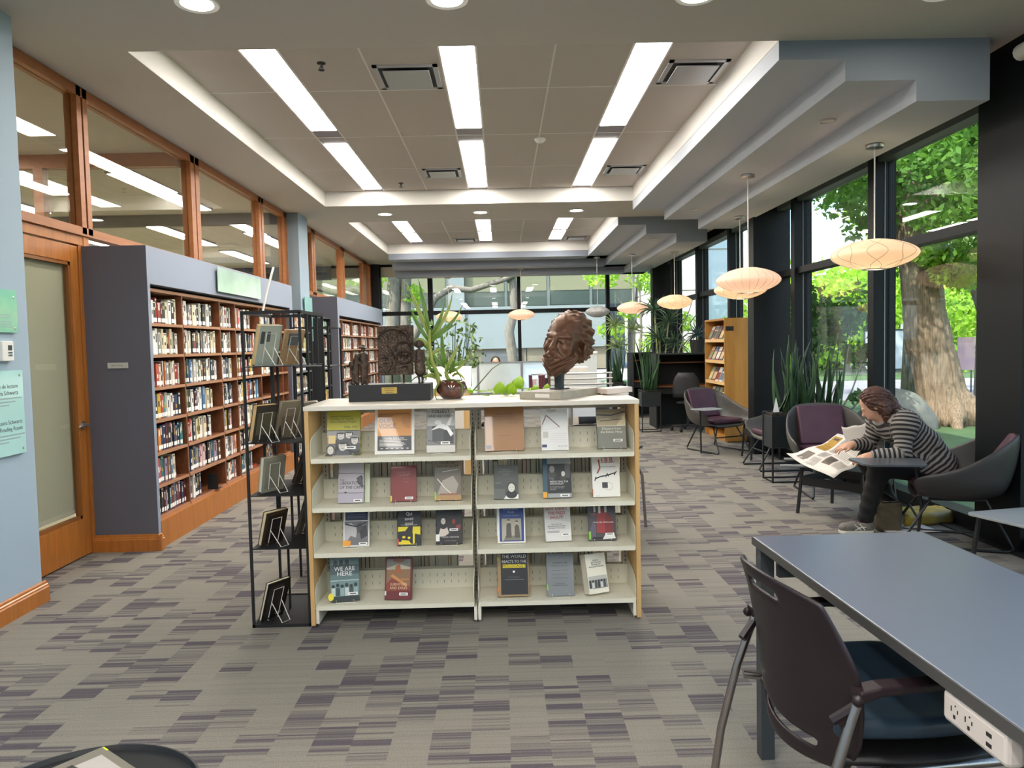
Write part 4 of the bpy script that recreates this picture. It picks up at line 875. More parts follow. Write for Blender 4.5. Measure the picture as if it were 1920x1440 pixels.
dbook('display_book', 'pale grey booklet with a pencil triangle drawing on the top shelf', .295, Yb, .955, .156, .240, .008, '#dedcdb', [('r', 0, 0, 1, 1, '#dddbda'), ('e', .4, .96, .2, .035, '#b9b8b8'), ('l', [(.05, .62), (.2, .85), (.7, .55)], .035, '#7d5a58'), ('l', [(.05, .62), (.03, .48), (.7, .56)], .012, '#c9b4b2'), ('l', [(.2, .85), (.8, .9)], .02, '#f4f4f4'), ('r', .07, .3, .26, .45, '#b7b4ae'), ('r', .02, .07, .2, .14, '#2b3a66')] + [('r', .35, .40 - .05 * k, .95, .405 - .05 * k, '#bdbbbb') for k in range(5)], [('No 44   2016', .62, .08, .010, '#6a6a6c')], easel=False)
dbook('display_book', 'grey green book with painted landscape band, window end of top shelf', .623, Yb, .955, .167, .228, .02, '#77786e', [('r', 0, .58, 1, 1, '#8c7f66'), ('p', [(0, .58), (0, .72), (.4, .78), (.7, .7), (1, .95), (1, .58)], '#a99a78'), ('p', [(.68, .58), (1, .9), (1, .58)], '#cdbf9a'), ('l', [(0, .86), (.5, .84), (1, .93)], .05, '#3b342c'), ('l', [(.1, .7), (.5, .72), (.9, .74)], .03, '#4b4136'), ('r', 0, .565, 1, .58, '#d6d2c6')] + bar_sticker(.55, .17), [('Distance from\nthe Belsen Heap', .5, .475, .0205, '#dedacb', 'CENTER', .93)])
# second shelf
dbook('display_book', 'lavender grey book titled THE LIBERATION OF THE CAMPS on the second shelf', -.885, Yc, .678, .146, .235, .02, '#b7b0b8', [('r', 0, 0, 1, .23, '#aea7b4'), ('l', [(0, .72), (.3, .71), (.6, .72), (1, .705)], .02, '#3a3a3d'), ('l', [(0, .24), (.3, .245), (.6, .235), (1, .24)], .018, '#3a3a3d'), ('e', .3, .25, .05, .02, '#2a2a2c'), ('p', [(.75, .6), (.9, .66), (.97, .62), (.97, .36), (.85, .42), (.74, .5)], '#5c5961'), ('l', [(.72, .58), (.92, .66), (.97, .4)], .025, '#2e2d31')] + bar_sticker(.62, .02), [('THE', .06, .53, .016, '#55525a'), ('LIBERATION\nOF THE CAMPS', .06, .44, .026, Kk, 'LEFT', .84)], easel=False)
tag(B(-.004, .026, 0, .004, 0, .222).build('display_card', PM('#c3c9ae'), loc=(-.806, 4.352, .680), rot=(R(-14), 0, 0)), 'narrow pale green card edge standing behind the lavender grey book', 'card')
dbook('display_book', 'plain dark red book with a yellow spine label on the second shelf', -.583, Yc, .678, .148, .205, .022, '#7d2b29', [('r', 0, 0, .06, .16, '#e2c83c')] + bar_sticker(.56, .06), [('THE DESTRUCTION', .5, .80, .009, '#c08a80', 'CENTER'), ('OF THE EUROPEAN\nCOMMUNITIES', .5, .74, .009, '#c08a80', 'CENTER'), ('1939 - 1945', .6, .62, .008, '#c08a80', 'CENTER'), ('VOLUME II', .6, .53, .007, '#c08a80', 'CENTER')])
dbook('display_book', 'worn grey brown photo book beside the centre post, second shelf', -.327, Yc, .678, .153, .226, .025, '#8d7f6e', [('r', 0, .15, 1, .8, '#6d655b'), ('p', [(.1, .15), (.3, .5), (.7, .62), (.9, .4), (.8, .15)], '#a39a8e'), ('l', [(.1, .55), (.4, .3), (.6, .18)], .03, '#e2ded6'), ('l', [(.3, .72), (.9, .78)], .02, '#d7d0c4'), ('r', 0, 0, 1, .12, '#b08a58'), ('r', 0, .02, .06, .22, '#8fce3f'), ('r', .2, .14, .9, .17, '#a2553a')], [('AFTER THE', .5, .92, .018, '#2a2019', 'CENTER', .9), ('HOLOCAUST', .5, .82, .023, '#2a2019', 'CENTER', .9)])
dbook('display_book', 'charcoal book with a smiling woman on its cover, just past the centre post', .008, Yc, .678, .141, .195, .018, '#474a47', [('r', 0, 0, .45, .3, '#5d605d'), ('p', [(.4, 0), (.5, .12), (.75, .22), (1, .12), (1, 0)], '#e4e2dc')] + face(.72, .33, .17, asp=.75, skin='#d8d4cc', hair='#1c1c1c'), [('DIARY OF\nBERGEN-BELSEN', .5, .84, .011, '#a8aaa4', 'CENTER'), ('1944-1945', .5, .71, .008, '#a8aaa4', 'CENTER'), ('PORTRAIT', .06, .46, .007, '#a8aaa4')], spine='#5d7a4c', easel=False)
dbook('display_book', 'black book with teal spine titled PREDICTING THE HOLOCAUST on the second shelf', .303, Yc, .678, .164, .226, .022, '#17181a', [('r', 0, 0, .16, 1, '#1f4f63'), ('r', 0, 0, .14, .15, '#eda921'), ('r', .16, .86, 1, 1, '#97999a'), ('r', .16, 0, 1, .11, '#9a9c9d'), ('r', .78, .5, .96, .84, '#4a4b4d'), ('p', [(.2, .55), (.3, .62), (.4, .5), (.38, .42), (.22, .48)], '#55565a')] + face(.33, .72, .11, skin='#8a8884', asp=.8) + face(.72, .6, .085, skin='#d4d0ca', asp=.8) + bar_sticker(.6, .02), [('PREDICTING THE\nHOLOCAUST', .24, .385, .0135, '#efeeea'), ('Jewish Organizations Report', .24, .27, .0075, '#b9b9b6'), ('from Geneva on the Nazis', .24, .235, .0075, '#b9b9b6'), ('1939-1942', .24, .195, .0075, '#b9b9b6')], easel=False)
dbook('display_book', 'white book with red painted initials and barbed wire at the window end, second shelf', .585, Yc, .678, .160, .232, .014, '#e9e7e1', [('l', [(.12, .45), (.3, .5), (.55, .53), (.85, .59)], .045, '#26242a'), ('l', [(.1, .40), (.15, .50)], .04, '#26242a'), ('l', [(.5, .48), (.56, .58), (.6, .5)], .03, '#26242a'), ('l', [(.8, .53), (.9, .63)], .035, '#26242a'), ('l', [(.26, .93), (.30, .72), (.20, .58)], .05, '#b8342e'), ('e', .6, .26, .15, .10, '#c9c7c2'), ('e', .6, .26, .13, .085, '#e9e7e1'), ('r', .36, .22, .56, .36, '#3b3a3d'), ('r', .12, .02, .25, .028, '#8a8a8a'), ('r', 0, .02, .02, .2, '#c9622e')], [('I.B.B.', .36, .84, .046, '#b8302b', 'LEFT', .8), ('A SURVIVOR REMEMBERS', .32, .73, .008, '#4a3c3c')], easel=False)
# third shelf
dbook('display_book', 'white bordered book with navy title block and crowd photograph on the third shelf', -.864, Yd, .422, .150, .206, .018, '#e6e4e2', [('r', .08, .72, .95, 1, '#1e2440'), ('r', .06, .04, .97, .70, '#6f6c70'), ('p', [(.06, .04), (.3, .3), (.5, .25), (.55, .5), (.3, .66), (.06, .6)], '#b3b0b2'), ('p', [(.6, .5), (.9, .6), (.95, .3), (.7, .2)], '#3a383d'), ('p', [(.5, .6), (.7, .68), (.75, .5), (.55, .35)], '#4e4b50'), ('l', [(.1, .62), (.5, .55), (.9, .66)], .05, '#2b2a2e'), ('r', .0, .02, .3, .17, '#eda02c')] + bar_sticker(.62, .05) + [('r', .14, v, .85, v + .012, '#7a83a8') for v in (.93, .87, .81)], [])
dbook('display_book', 'black and yellow book titled Qui savait quoi on the third shelf', -.558, Yd, .422, .137, .196, .016, '#17171a', [('r', .03, .03, .97, .54, '#e3cf1e'), ('p', [(.0, .4), (.35, .42), (.7, .34), (1, .3), (1, .0), (0, .12)], '#17171a'), ('p', [(.34, .42), (.5, .56), (.66, .56), (.64, .3)], '#17171a'), ('r', .66, .05, .74, .4, '#e3cf1e'), ('p', [(.1, .03), (.2, .16), (.5, .14), (.6, .03)], '#e3cf1e'), ('e', .28, .24, .07, .035, '#e3cf1e'), ('e', .5, .22, .06, .035, '#e3cf1e'), ('r', .0, .02, .07, .2, '#c43a44')], [('Qui\nsavait\nquoi?', .5, .87, .029, '#efeeea', 'CENTER', .8), ("L'extermination des Juifs", .5, .58, .0095, '#c9c8c4', 'CENTER')])
dbook('display_book', 'dark book with a pale woman and a red face, third shelf', -.327, Yd, .422, .152, .206, .026, '#262024', [('p', [(.08, .2), (.2, .5), (.4, .52), (.5, .3), (.35, .22)], '#cfc0b6')] + face(.28, .63, .11, skin='#e0d2c8', hair='#171214', asp=.8) + face(.68, .62, .085, skin='#a63a36', hair='#3b1c1c', asp=.8) + [('p', [(.75, .5), (.95, .55), (.92, .38), (.8, .42)], '#8f3a3c'), ('r', 0, .08, .14, .27, '#e9e7e3')] + bar_sticker(.52, .36), [('HIDDEN MEMORIES', .55, .17, .0115, '#d8d2cc', 'CENTER'), ('A novel of resistance', .55, .08, .008, '#a8a29c', 'CENTER')], easel=True)
dbook('display_book', 'white and royal blue book with an old photograph of a couple, third shelf', .031, Yd, .422, .166, .204, .014, '#e8e6e1', [('r', .1, .04, .95, 1, '#223f86'), ('r', .18, .07, .86, .68, '#b0a898'), ('p', [(.25, .07), (.3, .2), (.8, .2), (.84, .07)], '#7d776c'), ('p', [(.33, .14), (.34, .5), (.4, .56), (.5, .54), (.52, .15)], '#4f4a44'), ('e', .42, .60, .045, .04, '#cabfae'), ('e', .42, .64, .06, .018, '#2f2c2a'), ('p', [(.62, .14), (.63, .46), (.7, .52), (.78, .46), (.82, .14)], '#57514a'), ('e', .7, .565, .04, .035, '#cabfae'), ('e', .7, .60, .05, .018, '#2f2c2a'), ('r', .0, .02, .03, .2, '#d98b3a')], [('La solution\nfinale', .5, .92, .019, '#9fb0dc', 'CENTER'), ('La destruction des familles', .5, .75, .0085, '#9fb0dc', 'CENTER')])
dbook('display_book', 'pale newsprint book titled WHY DIDN\'T THE PRESS SHOUT on the third shelf', .305, Yd, .422, .153, .212, .03, '#dbd8d5', [('r', 0, .3, 1, .62, '#d2cfcc'), ('p', [(0, .62), (1, .5), (1, .7), (0, .85)], '#c8c5c2')] + [('r', .08, .27 - .02 * k, .55, .28 - .02 * k, '#8a8886') for k in range(3)] + bar_sticker(.62, .14), [("WHY DIDN'T\nTHE PRESS\nSHOUT?", .47, .83, .026, '#b52a2e', 'CENTER', .86), ('American and\nInternational Journalism\nDuring the Holocaust', .45, .44, .0115, Kk, 'CENTER', .95)], yaw=6, easel=False)
dbook('display_book', 'dark grey book showing figures in red coats at the window end of the third shelf', .560, Yd, .422, .160, .216, .02, '#3b3437', [('r', 0, 0, 1, 1, '#4a4247'), ('p', [(.3, .2), (.32, .7), (.5, .85), (.68, .72), (.7, .2)], '#9c2a2c'), ('p', [(.6, .2), (.6, .6), (.75, .7), (.9, .55), (.86, .2)], '#7d2428'), ('r', .38, .72, .46, .98, '#d8d6d4'), ('r', .6, .74, .68, .98, '#c9c7c6'), ('r', .2, .75, .28, .98, '#b9b7b6'), ('e', .2, .68, .1, .06, '#6f4a4a'), ('p', [(.0, .1), (.15, .5), (.28, .4), (.25, .1)], '#5d5566'), ('r', 0, .03, .08, .24, '#86c93c'), ('p', [(.5, .03), (.6, .16), (.9, .2), (.97, .05)], '#e4e2df'), ('r', .15, .03, .5, .09, '#16161a')] + bar_sticker(.6, .13), [('from the Holocaust', .55, .46, .0145, '#efe9e4', 'CENTER')])
# bottom shelf
dbook('display_book', 'teal grey book titled WE ARE HERE with rows of people, bottom shelf', -.924, Ye, .122, .162, .240, .03, '#4c6365', [('r', 0, .0, 1, 1, '#5c7476'), ('r', 0, .62, 1, .84, '#3e5254'), ('r', 0, .46, 1, .49, '#9db4b4'), ('r', 0, .0, 1, .45, '#6f8a8a')] + sum([[('e', .18 + .2 * k, .9, .07, .055, '#1f2a2c'), ('r', .1 + .2 * k, .76, .26 + .2 * k, .86, '#2c3a3c')] for k in range(3)], []) + sum([[('e', .1 + .155 * k, .34 + .03 * (k % 2), .06, .045, '#22302f'), ('r', .04 + .155 * k, .12, .17 + .155 * k, .31, ['#c3cfcc', '#34474a', '#8fa5a4'][k % 3])] for k in range(6)], []) + [('r', 0, 0, 1, .11, '#26302f'), ('e', .02, .11, .1, .09, '#e6d534')] + bar_sticker(.62, .13), [('WE ARE', .5, .70, .034, '#f0f3f1', 'CENTER', .95), ('HERE', .5, .585, .034, '#f0f3f1', 'CENTER', 1.1)], yaw=8)
dbook('display_book', 'maroon framed book with ochre painting titled SURVIVORS AND EXILES, bottom shelf', -.624, Ye, .122, .154, .237, .028, '#6b2a29', [('r', .05, .2, .95, .95, '#8c6a4c'), ('r', .05, .72, .95, .95, '#84807a'), ('p', [(.05, .74), (.5, .84), (.95, .76), (.95, .72), (.05, .70)], '#b9b09c'), ('e', .5, .92, .22, .05, '#8a5a40'), ('p', [(.35, .6), (.4, .8), (.55, .84), (.62, .62)], '#a5623c'), ('p', [(.05, .36), (.25, .5), (.95, .3), (.95, .2), (.05, .2)], '#8a3f30'), ('p', [(.2, .55), (.28, .6), (.85, .36), (.8, .3)], '#c98a52'), ('p', [(.6, .5), (.9, .5), (.92, .46), (.62, .45)], '#b87a48'), ('r', 0, .1, .06, .2, '#e6e2da')] + bar_sticker(.55, .1), [('SURVIVORS\nAND EXILES', .52, .33, .0205, '#e6c7a0', 'CENTER', .93)], yaw=-5, easel=False)
dbook('display_book', 'black book with tan border and a yellow band titled THE WORLD REACTS TO THE HOLOCAUST', .036, Ye, .122, .182, .250, .035, '#9c7f57', [('r', .12, .04, .97, 1.0, '#1f1e20'), ('r', .18, .635, .90, .715, '#ecd71c'), ('e', .53, .55, .035, .025, '#efeeea'), ('r', .36, .425, .7, .43, '#8a8a8a'), ('r', .24, .37, .84, .376, '#8a8a8a'), ('r', 0, .8, .06, .88, '#a9b03a'), ('r', 0, .12, .06, .2, '#d9782c')], [('THE WORLD', .54, .86, .0255, '#f0efea', 'CENTER', .95), ('REACTS TO THE', .54, .75, .0205, '#f0efea', 'CENTER', .93), ('HOLOCAUST', .54, .65, .0235, '#2a2810', 'CENTER', .93)], easel=False)
dbook('display_book', 'plain slate grey book with small dark print on a white easel, bottom shelf', .307, Ye, .122, .158, .238, .014, '#7d8084', [('r', 0, .14, .05, .28, '#8ad23c')] + [('r', .2, v, .8, v + .006, '#4f5257') for v in (.60, .51, .42)], [('CHARACTER', .5, .76, .014, '#3f4247', 'CENTER', 1.1), ('A Bibliography of Resistance', .5, .70, .0085, '#3f4247', 'CENTER'), ('Montreal 1983', .5, .28, .008, '#3f4247', 'CENTER'), ('PUBLISHED BY THE LIBRARY', .5, .24, .007, '#3f4247', 'CENTER')])
dbook('display_book', 'thick cream paperback turned to show its page edges, window end of the bottom shelf', .528, Ye, .122, .130, .222, .06, '#e6dfcd', [('r', .06, .12, .97, .42, '#8d8a84'), ('r', .06, .34, .97, .44, '#b9b5ad')] + sum([[('e', .12 + .14 * k, .31, .05, .035, '#2a2826'), ('r', .06 + .14 * k, .14, .17 + .14 * k, .28, ['#2f2d2b', '#d6d2ca', '#4d4a46'][k % 3])] for k in range(6)], []) + [('r', 0, 0, .2, .14, '#e6dfcd')], [('History\nand Memory\nthrough the\nHolocaust Museum', .5, .82, .0125, '#2a2826', 'CENTER')], yaw=22, easel=False)
# ================================================================ BLACK DISPLAY RACK
rk = root('display_rack', (-1.277, 4.52, 0), 'tall slim black metal display rack with staggered rods beside the low bookcase', 'display rack')
rx0, rx1, ry0, ry1 = -.160, .158, -.27, .26
for x in (rx0, rx1):
    for y in (ry0, ry1): B(x - .007, x + .007, y - .007, y + .007, 0, 1.775).build('post', m_blackm, rk)
RZ = [.012, .449, .750, 1.048, 1.478]
for z in RZ: B(rx0, rx1, ry0, ry1, z - .004, z).build('shelf', m_blackm, rk)
for z in (.006, 1.775):
    mb = MB(); [mb.box(*q) for q in ((rx0 - .007, rx1 + .007, ry0 - .007, ry0 + .007, z - .006, z + .012), (rx0 - .007, rx1 + .007, ry1 - .007, ry1 + .007, z - .006, z + .012), (rx0 - .007, rx0 + .007, ry0, ry1, z - .006, z + .012), (rx1 - .007, rx1 + .007, ry0, ry1, z - .006, z + .012))]; mb.build('frame_rail', m_blackm, rk)
for x, y, z0, z1 in ((-.03, .0, 0.012, .449), (.03, -.1, .449, .750), (-.04, -.1, .449, .750), (-.11, -.12, .75, 1.048), (0, .12, .75, 1.048), (-.06, -.1, 1.048, 1.478), (-.03, -.08, 1.048, 1.478), (rx1, -.12, 1.478, 1.775), (rx1, -.02, 1.478, 1.775), (rx1, .12, 1.478, 1.775), (-.02, .2, 1.478, 1.775), (.08, 0, .75, 1.048)): B(x - .006, x + .006, y - .006, y + .006, z0, z1).build('rod', m_blackm, rk)
rk2 = root('display_rack', (-1.30, 5.40, 0), 'second black metal rack standing close behind the first one', 'display rack')
def rbook(x, y, z, w, h, th, tilt, cover, label, back=(), pagec='#d9b57e', yaw=0):
    """book on the rack: seen from behind, leaning towards +x on its wire easel"""
    t = root('rack_book', (x, y, z + .002 + th * math.sin(R(tilt))), label, 'book', group='books on the black display rack'); t.rotation_euler = (0, R(tilt), R(yaw))
    mb = MB(); mb.box(0, .003, -w / 2, w / 2, 0, h); mb.box(th - .003, th, -w / 2, w / 2, 0, h); mb.box(0, th, w / 2 - .004, w / 2, 0, h); mb.build('cover', PM(cover), t)
    B(.003, th - .003, -w / 2 + .004, w / 2 - .004, .004, h - .004).build('page_block', M('pages_' + pagec.strip('#'), pagec, .9), t)
    mats = []; mb = MB()
    for (u0, v0, u1, v1, c) in back:
        m = PM(c)
        if m not in mats: mats.append(m)
        mb.box(th, th + .0006, (u0 - .5) * w, (u1 - .5) * w, v0 * h, v1 * h, mats.index(m))
    if mb.v: mb.build('back_print', mats, t)
    e = root('book_easel', (x, y, z), 'wire easel behind the ' + label.split(' on ')[0].split(' with ')[0], 'book stand', group='wire easels on the black rack'); e.rotation_euler = (0, 0, R(yaw)); k = w * .22; s = math.sin(R(tilt)); c_ = math.cos(R(tilt)); p = lambda a, b: (th * c_ + .005 + a * s, b, a * c_ - th * s + .006)
    MB().tube([p(.02, -k), p(h * .82, -k), p(h * .82, k), p(.02, k)], .0022, 6).build('rest', m_wire, e)
    q = p(h * .48, 0); f = q[0] + .075
    MB().tube([(q[0], -k, q[2]), (f, -k * .8, .004), (f, k * .8, .004), (q[0], k, q[2])], .0024, 6).build('leg_loop', m_wire, e)
    for s_ in (-k, k): MB().tube([(-.02, s_, .03), (-.02, s_, .003), (q[0] - .03, s_, .003)], .002, 6).build('front_hook', m_wire, e)
gb = [(.08, .55, .25, .85, '#3a3d40'), (.35, .6, .5, .85, '#4a4c4e'), (.08, .1, .9, .5, '#a9ad9f')]
rbook(-1.37, 4.36, 1.478, .155, .235, .034, 16, '#a3a99c', 'thick grey green book with photo back on the top rack shelf', gb, yaw=-33)
rbook(-1.29, 4.60, 1.478, .15, .215, .016, 18, '#b39068', 'kraft brown book with an oval portrait on the top rack shelf', [(.2, .55, .8, .9, '#55585c'), (.1, .5, .9, .52, '#7a5a3a')], '#d8cfae', yaw=-33)
rbook(-1.40, 4.345, 1.048, .15, .215, .036, 15, '#3a352f', 'thick brown edged book on the second rack shelf from the top', [(.1, .2, .9, .8, '#57523f')], yaw=-33)
rbook(-1.31, 4.51, 1.048, .14, .225, .025, 17, '#8a7e6a', 'taupe book standing in the middle of the second rack shelf', [(.1, .3, .9, .6, '#766b5a')], '#a79a82', yaw=-33)
rbook(-1.235, 4.67, 1.048, .13, .205, .02, 16, '#989083', 'light grey book at the back of the second rack shelf', [(.2, .2, .9, .8, '#857d70')], '#d6cba8', yaw=-33)
rbook(-1.37, 4.40, .750, .16, .205, .03, 10, '#8e8d7e', 'grey cloth book on the middle rack shelf', [(.1, .1, .9, .9, '#807f71')], '#d6d1bd', yaw=-33)
rbook(-1.25, 4.66, .750, .16, .215, .022, 28, '#5f4a36', 'dark brown book tilted far back on the middle rack shelf', [(.1, .2, .9, .7, '#6d5741')], '#3b2e24', yaw=-33)
rbook(-1.375, 4.37, .449, .155, .205, .03, 17, '#3b2b22', 'dark brown pictured book on the fourth rack shelf', [(.1, .1, .9, .9, '#241a16')], '#d8c9a2', yaw=-33)
rbook(-1.24, 4.63, .449, .15, .24, .02, 24, '#7d746a', 'grey book leaning at the back of the fourth rack shelf', [(.1, .1, .9, .9, '#6d655c')], '#5a4f44', yaw=-33)
rbook(-1.385, 4.37, .012, .16, .245, .022, 19, '#1d1a19', 'black book alone on the bottom rack shelf', [(.1, .15, .9, .9, '#2a2523'), (.6, .08, .85, .14, '#8a8580')], '#dcd2b8', yaw=-33)
for x in (-.12, .12):
    for y in (-.2, .2): B(x - .007, x + .007, y - .007, y + .007, 0, 1.72).build('post', m_blackm, rk2)
for z in (.3, 1.1, 1.45, 1.72): B(-.127, .127, -.207, .207, z - .006, z).build('shelf', m_blackm, rk2)
# ================================================================ ON TOP OF THE LOW BOOKCASE
TOPZ = 1.2505
m_bronze = M('bronze_brown', '#6b4a35', .42, metal=.45, var='#54382a', scale=9, bump=.15, bscale=60); m_bronzed = M('bronze_dark', '#5b4a3d', .45, metal=.5, var='#3b3029', scale=14, bump=.4, bscale=80)
def bust_fn(X, Y, Z):
    ax = np.abs(X)
    d = s_ell(X, Y, Z, (0, .035, .055), (.118, .148, .138))
    d = smin(d, s_ell(X, Y, Z, (0, -.055, -.02), (.088, .088, .125)), .03)
    d = smin(d, s_ell(ax, Y, Z, (.055, -.095, -.035), (.034, .034, .03)), .03)           # cheekbones
    d = smin(d, s_cap(ax, Y, Z, (.0, -.135, .034), (.070, -.105, .040), .016, .012), .016)  # brow
    d = smax(d, -s_ell(ax, Y, Z, (.041, -.150, .006), (.028, .024, .017)), .012)         # sockets
    d = smin(d, s_ell(ax, Y, Z, (.041, -.118, .004), (.019, .017, .015)), .004)
    d = smin(d, s_cap(ax, Y, Z, (.024, -.134, .013), (.062, -.118, .014), .0055), .003); d = smin(d, s_cap(ax, Y, Z, (.024, -.131, -.008), (.060, -.116, -.011), .005), .004)
    d = smin(d, s_cap(ax, Y, Z, (.030, -.122, -.026), (.062, -.106, -.026), .009), .010)  # bags
    d = smin(d, s_cap(X, Y, Z, (0, -.134, .028), (0, -.172, -.034), .013, .018), .012); d = smin(d, s_ell(ax, Y, Z, (.017, -.152, -.040), (.014, .016, .012)), .008)
    # beard and moustache
    b = s_ell(X, Y, Z, (0, -.070, -.105), (.088, .082, .082)); b = smin(b, s_cap(X, Y, Z, (0, -.105, -.11), (0, -.115, -.165), .062, .036), .04); b = smin(b, s_cap(ax, Y, Z, (.088, -.005, -.03), (.060, -.055, -.11), .022, .03), .03)
    b = b + .0045 * np.sin(ax * 150 + 10 * np.sin(Z * 24) + 14 * Y) + .003 * np.sin(ax * 75 - Z * 38)
    d = smin(d, b, .012)
    mo = smin(s_cap(ax, Y, Z, (.004, -.160, -.058), (.050, -.138, -.088), .017, .013), s_cap(ax, Y, Z, (.05, -.138, -.088), (.072, -.118, -.080), .013, .005), .01) + .002 * np.sin(ax * 260 + Z * 200)
    d = smin(d, mo, .005); d = smax(d, -s_cap(ax, Y, Z, (0, -.172, -.088), (.026, -.166, -.094), .005), .004)
    # swept back hair with deep waves
    h = s_ell(X, Y, Z, (0, .060, .058), (.134, .142, .148)); h = smin(h, s_ell(ax, Y, Z, (.105, .050, -.015), (.034, .085, .060)), .04); h = smin(h, s_ell(X, Y, Z, (0, .135, -.03), (.10, .06, .08)), .04)
    th = np.arctan2(Z - .02, ax + .03); h = h + .0075 * np.sin(th * 17 + 26 * Y + 2.5 * np.sin(Y * 28)) + .003 * np.sin(th * 37 + 40 * Y)
    line = -(Y + .045 + .55 * (Z - .11) * (Z > .11) - .5 * np.maximum(0, .05 - ax) - np.maximum(0, .05 - Z) * .95)
    h = smax(h, line, .012); d = smin(d, h, .006)
    # ears
    e = s_ell(ax, Y, Z, (.128, .012, -.022), (.016, .030, .043), (0.1, 0, .25)); e = smax(e, -s_ell(ax, Y, Z, (.148, .008, -.018), (.014, .016, .027)), .006); d = smin(d, e, .005)
    return d + .0014 * np.sin(X * 95 + Z * 50) * np.sin(Y * 85 - Z * 60)
v, f = surf(bust_fn, (-.165, -.20, -.215), (.165, .225, .215), .0034)
bu = tag(link('bronze_bust', fast_mesh('bronze_bust', v, f, m_bronze, smooth=True)), 'large brown bronze head of a bearded man on a black neck post', 'sculpture')
bu.location = (.385, 4.56, 1.566); bu.rotation_euler = (Matrix.Rotation(R(9), 3, 'Y') @ Matrix.Rotation(R(-31), 3, 'Z')).to_euler()
mb = MB(); mb.lathe([(.056, .0), (.056, .006), (.028, .010), (.026, .03), (.032, .14)], 20); mb.v = [(p[0], p[1] * 1.2, p[2]) for p in mb.v]
mb.build('neck_post', M('post_black', '#26292b', .4), bu, smooth=True, loc=(0, 0, 0)); bpy.context.view_layer.update()
np_ = bu.children[0]; np_.matrix_world = Matrix.Translation((.345, 4.59, 1.2965)) @ Matrix.Rotation(R(-47), 4, 'Z')
pd = root('stone_plinth', (.345, 4.59, TOPZ), 'pale grey stone slab plinth with a white label under the bronze head', 'plinth', R(57))
B(-.275, .255, -.155, .115, 0, .044).build('slab', M('stone_grey', '#a9a192', .6, var='#9c9485', scale=20), pd, bevel=.002)
B(-.2765, -.275, -.085, .01, .012, .034).build('label', M('label_white', '#dcd6cf', .5), pd)
wb_ = root('booklet_stack', (.685, 4.66, TOPZ), 'small stack of pinkish white booklets at the window end of the bookcase top', 'booklets', R(8))
mb = MB(); mb.box(-.06, .075, -.06, .06, .0, .012); mb.build('lower_booklet', M('booklet_white', '#e0d6d0', .6), wb_); B(-.085, .09, -.07, .07, .012, .042).build('upper_booklet', M('booklet_pink', '#dccdc5', .6), wb_, rot=(0, R(-2), R(14)))
# bronze group on a black base
bs = root('bronze_group', (-.67, 4.60, TOPZ), 'dark bronze relief plaque with hatted figures on a black base with brass plate', 'sculpture')
B(-.242, .242, -.10, .10, 0, .100).build('base', M('base_black', '#1a1b1d', .5), bs, bevel=.003)
B(-.045, .045, -.1012, -.10, .045, .082).build('brass_plate', M('brass', '#c9a85a', .35, metal=.6), bs)
mb = MB(); [mb.box(-.03 + .004 * k, .03 - .004 * k, -.1016, -.1011, .072 - .011 * k, .0745 - .011 * k) for k in range(3)]; mb.build('engraving', m_slot, bs)
nx, nz = 84, 112; gx, gz = np.meshgrid(np.linspace(-.105, .105, nx), np.linspace(-.148, .148, nz), indexing='ij')
hgt = .0018 * np.sin(gx * 150 + 4 * np.sin(gz * 70)) * np.sin(gz * 120 + 3 * np.sin(gx * 90)) + .0012 * np.sin(gx * 310 + 5 * np.sin(gz * 90)) * np.sin(gz * 260)
def ring(cx, cz, r, w, a=1.0, top=False):
    q = np.sqrt((gx - cx) ** 2 + ((gz - cz) * a) ** 2); k = np.exp(-((q - r) / w) ** 2); return k * (gz > cz - .01) if top else k
hgt += .012 * ring(.045, .085, .038, .005, 1.0, True) + .01 * ring(.045, .005, .048, .005, 1.1, True) + .011 * ring(.05, -.045, .047, .005, 1.3) + .008 * np.exp(-((gx + .02 + .02 * np.sin(gz * 30)) / .012) ** 2) + .01 * ring(-.02, .03, .10, .005, 1.0, True)
for k in range(3): hgt -= .012 * np.exp(-(((gx - .03 - .02 * k) / .006) ** 2 + ((gz + .04) / .012) ** 2) ** 2)
for (cx, cz) in ((-.065, -.05), (-.065, -.085), (.04, .095), (.055, -.11)): hgt -= .008 * np.exp(-(((gx - cx) / .016) ** 2 + ((gz - cz) / .01) ** 2) ** 2)
hgt += .006 * (np.abs(gx) > .099) + .010 * (gz < -.132)
P0 = np.stack([gx, -.012 - hgt, gz + .004 * np.sin(gx * 18)], -1).reshape(-1, 3); P1 = np.stack([gx, .012 + 0 * gx, gz], -1).reshape(-1, 3)
i, j = np.meshgrid(np.arange(nx - 1), np.arange(nz - 1), indexing='ij'); a = (i * nz + j).ravel(); q = np.stack([a, a + nz, a + nz + 1, a + 1], 1); nv = nx * nz
ed = [np.arange(nx) * nz, np.arange(nx) * nz + nz - 1, np.arange(nz), np.arange(nz) + (nx - 1) * nz]; sk = np.concatenate([np.stack([e[:-1], e[1:], e[1:] + nv, e[:-1] + nv], 1) for e in ed])
pq = link('relief_plaque', fast_mesh('relief_plaque', np.concatenate([P0, P1]), np.concatenate([q, q[:, ::-1] + nv, sk]), m_bronzed), bs, loc=(.032, .01, .300), rot=(0, R(1.5), 0))
MB().tube([(.0, .04, .09), (.0, .04, .30)], .006, 8).tube([(.07, .04, .09), (.07, .04, .30)], .006, 8).build('plaque_support', m_bronzed, bs)
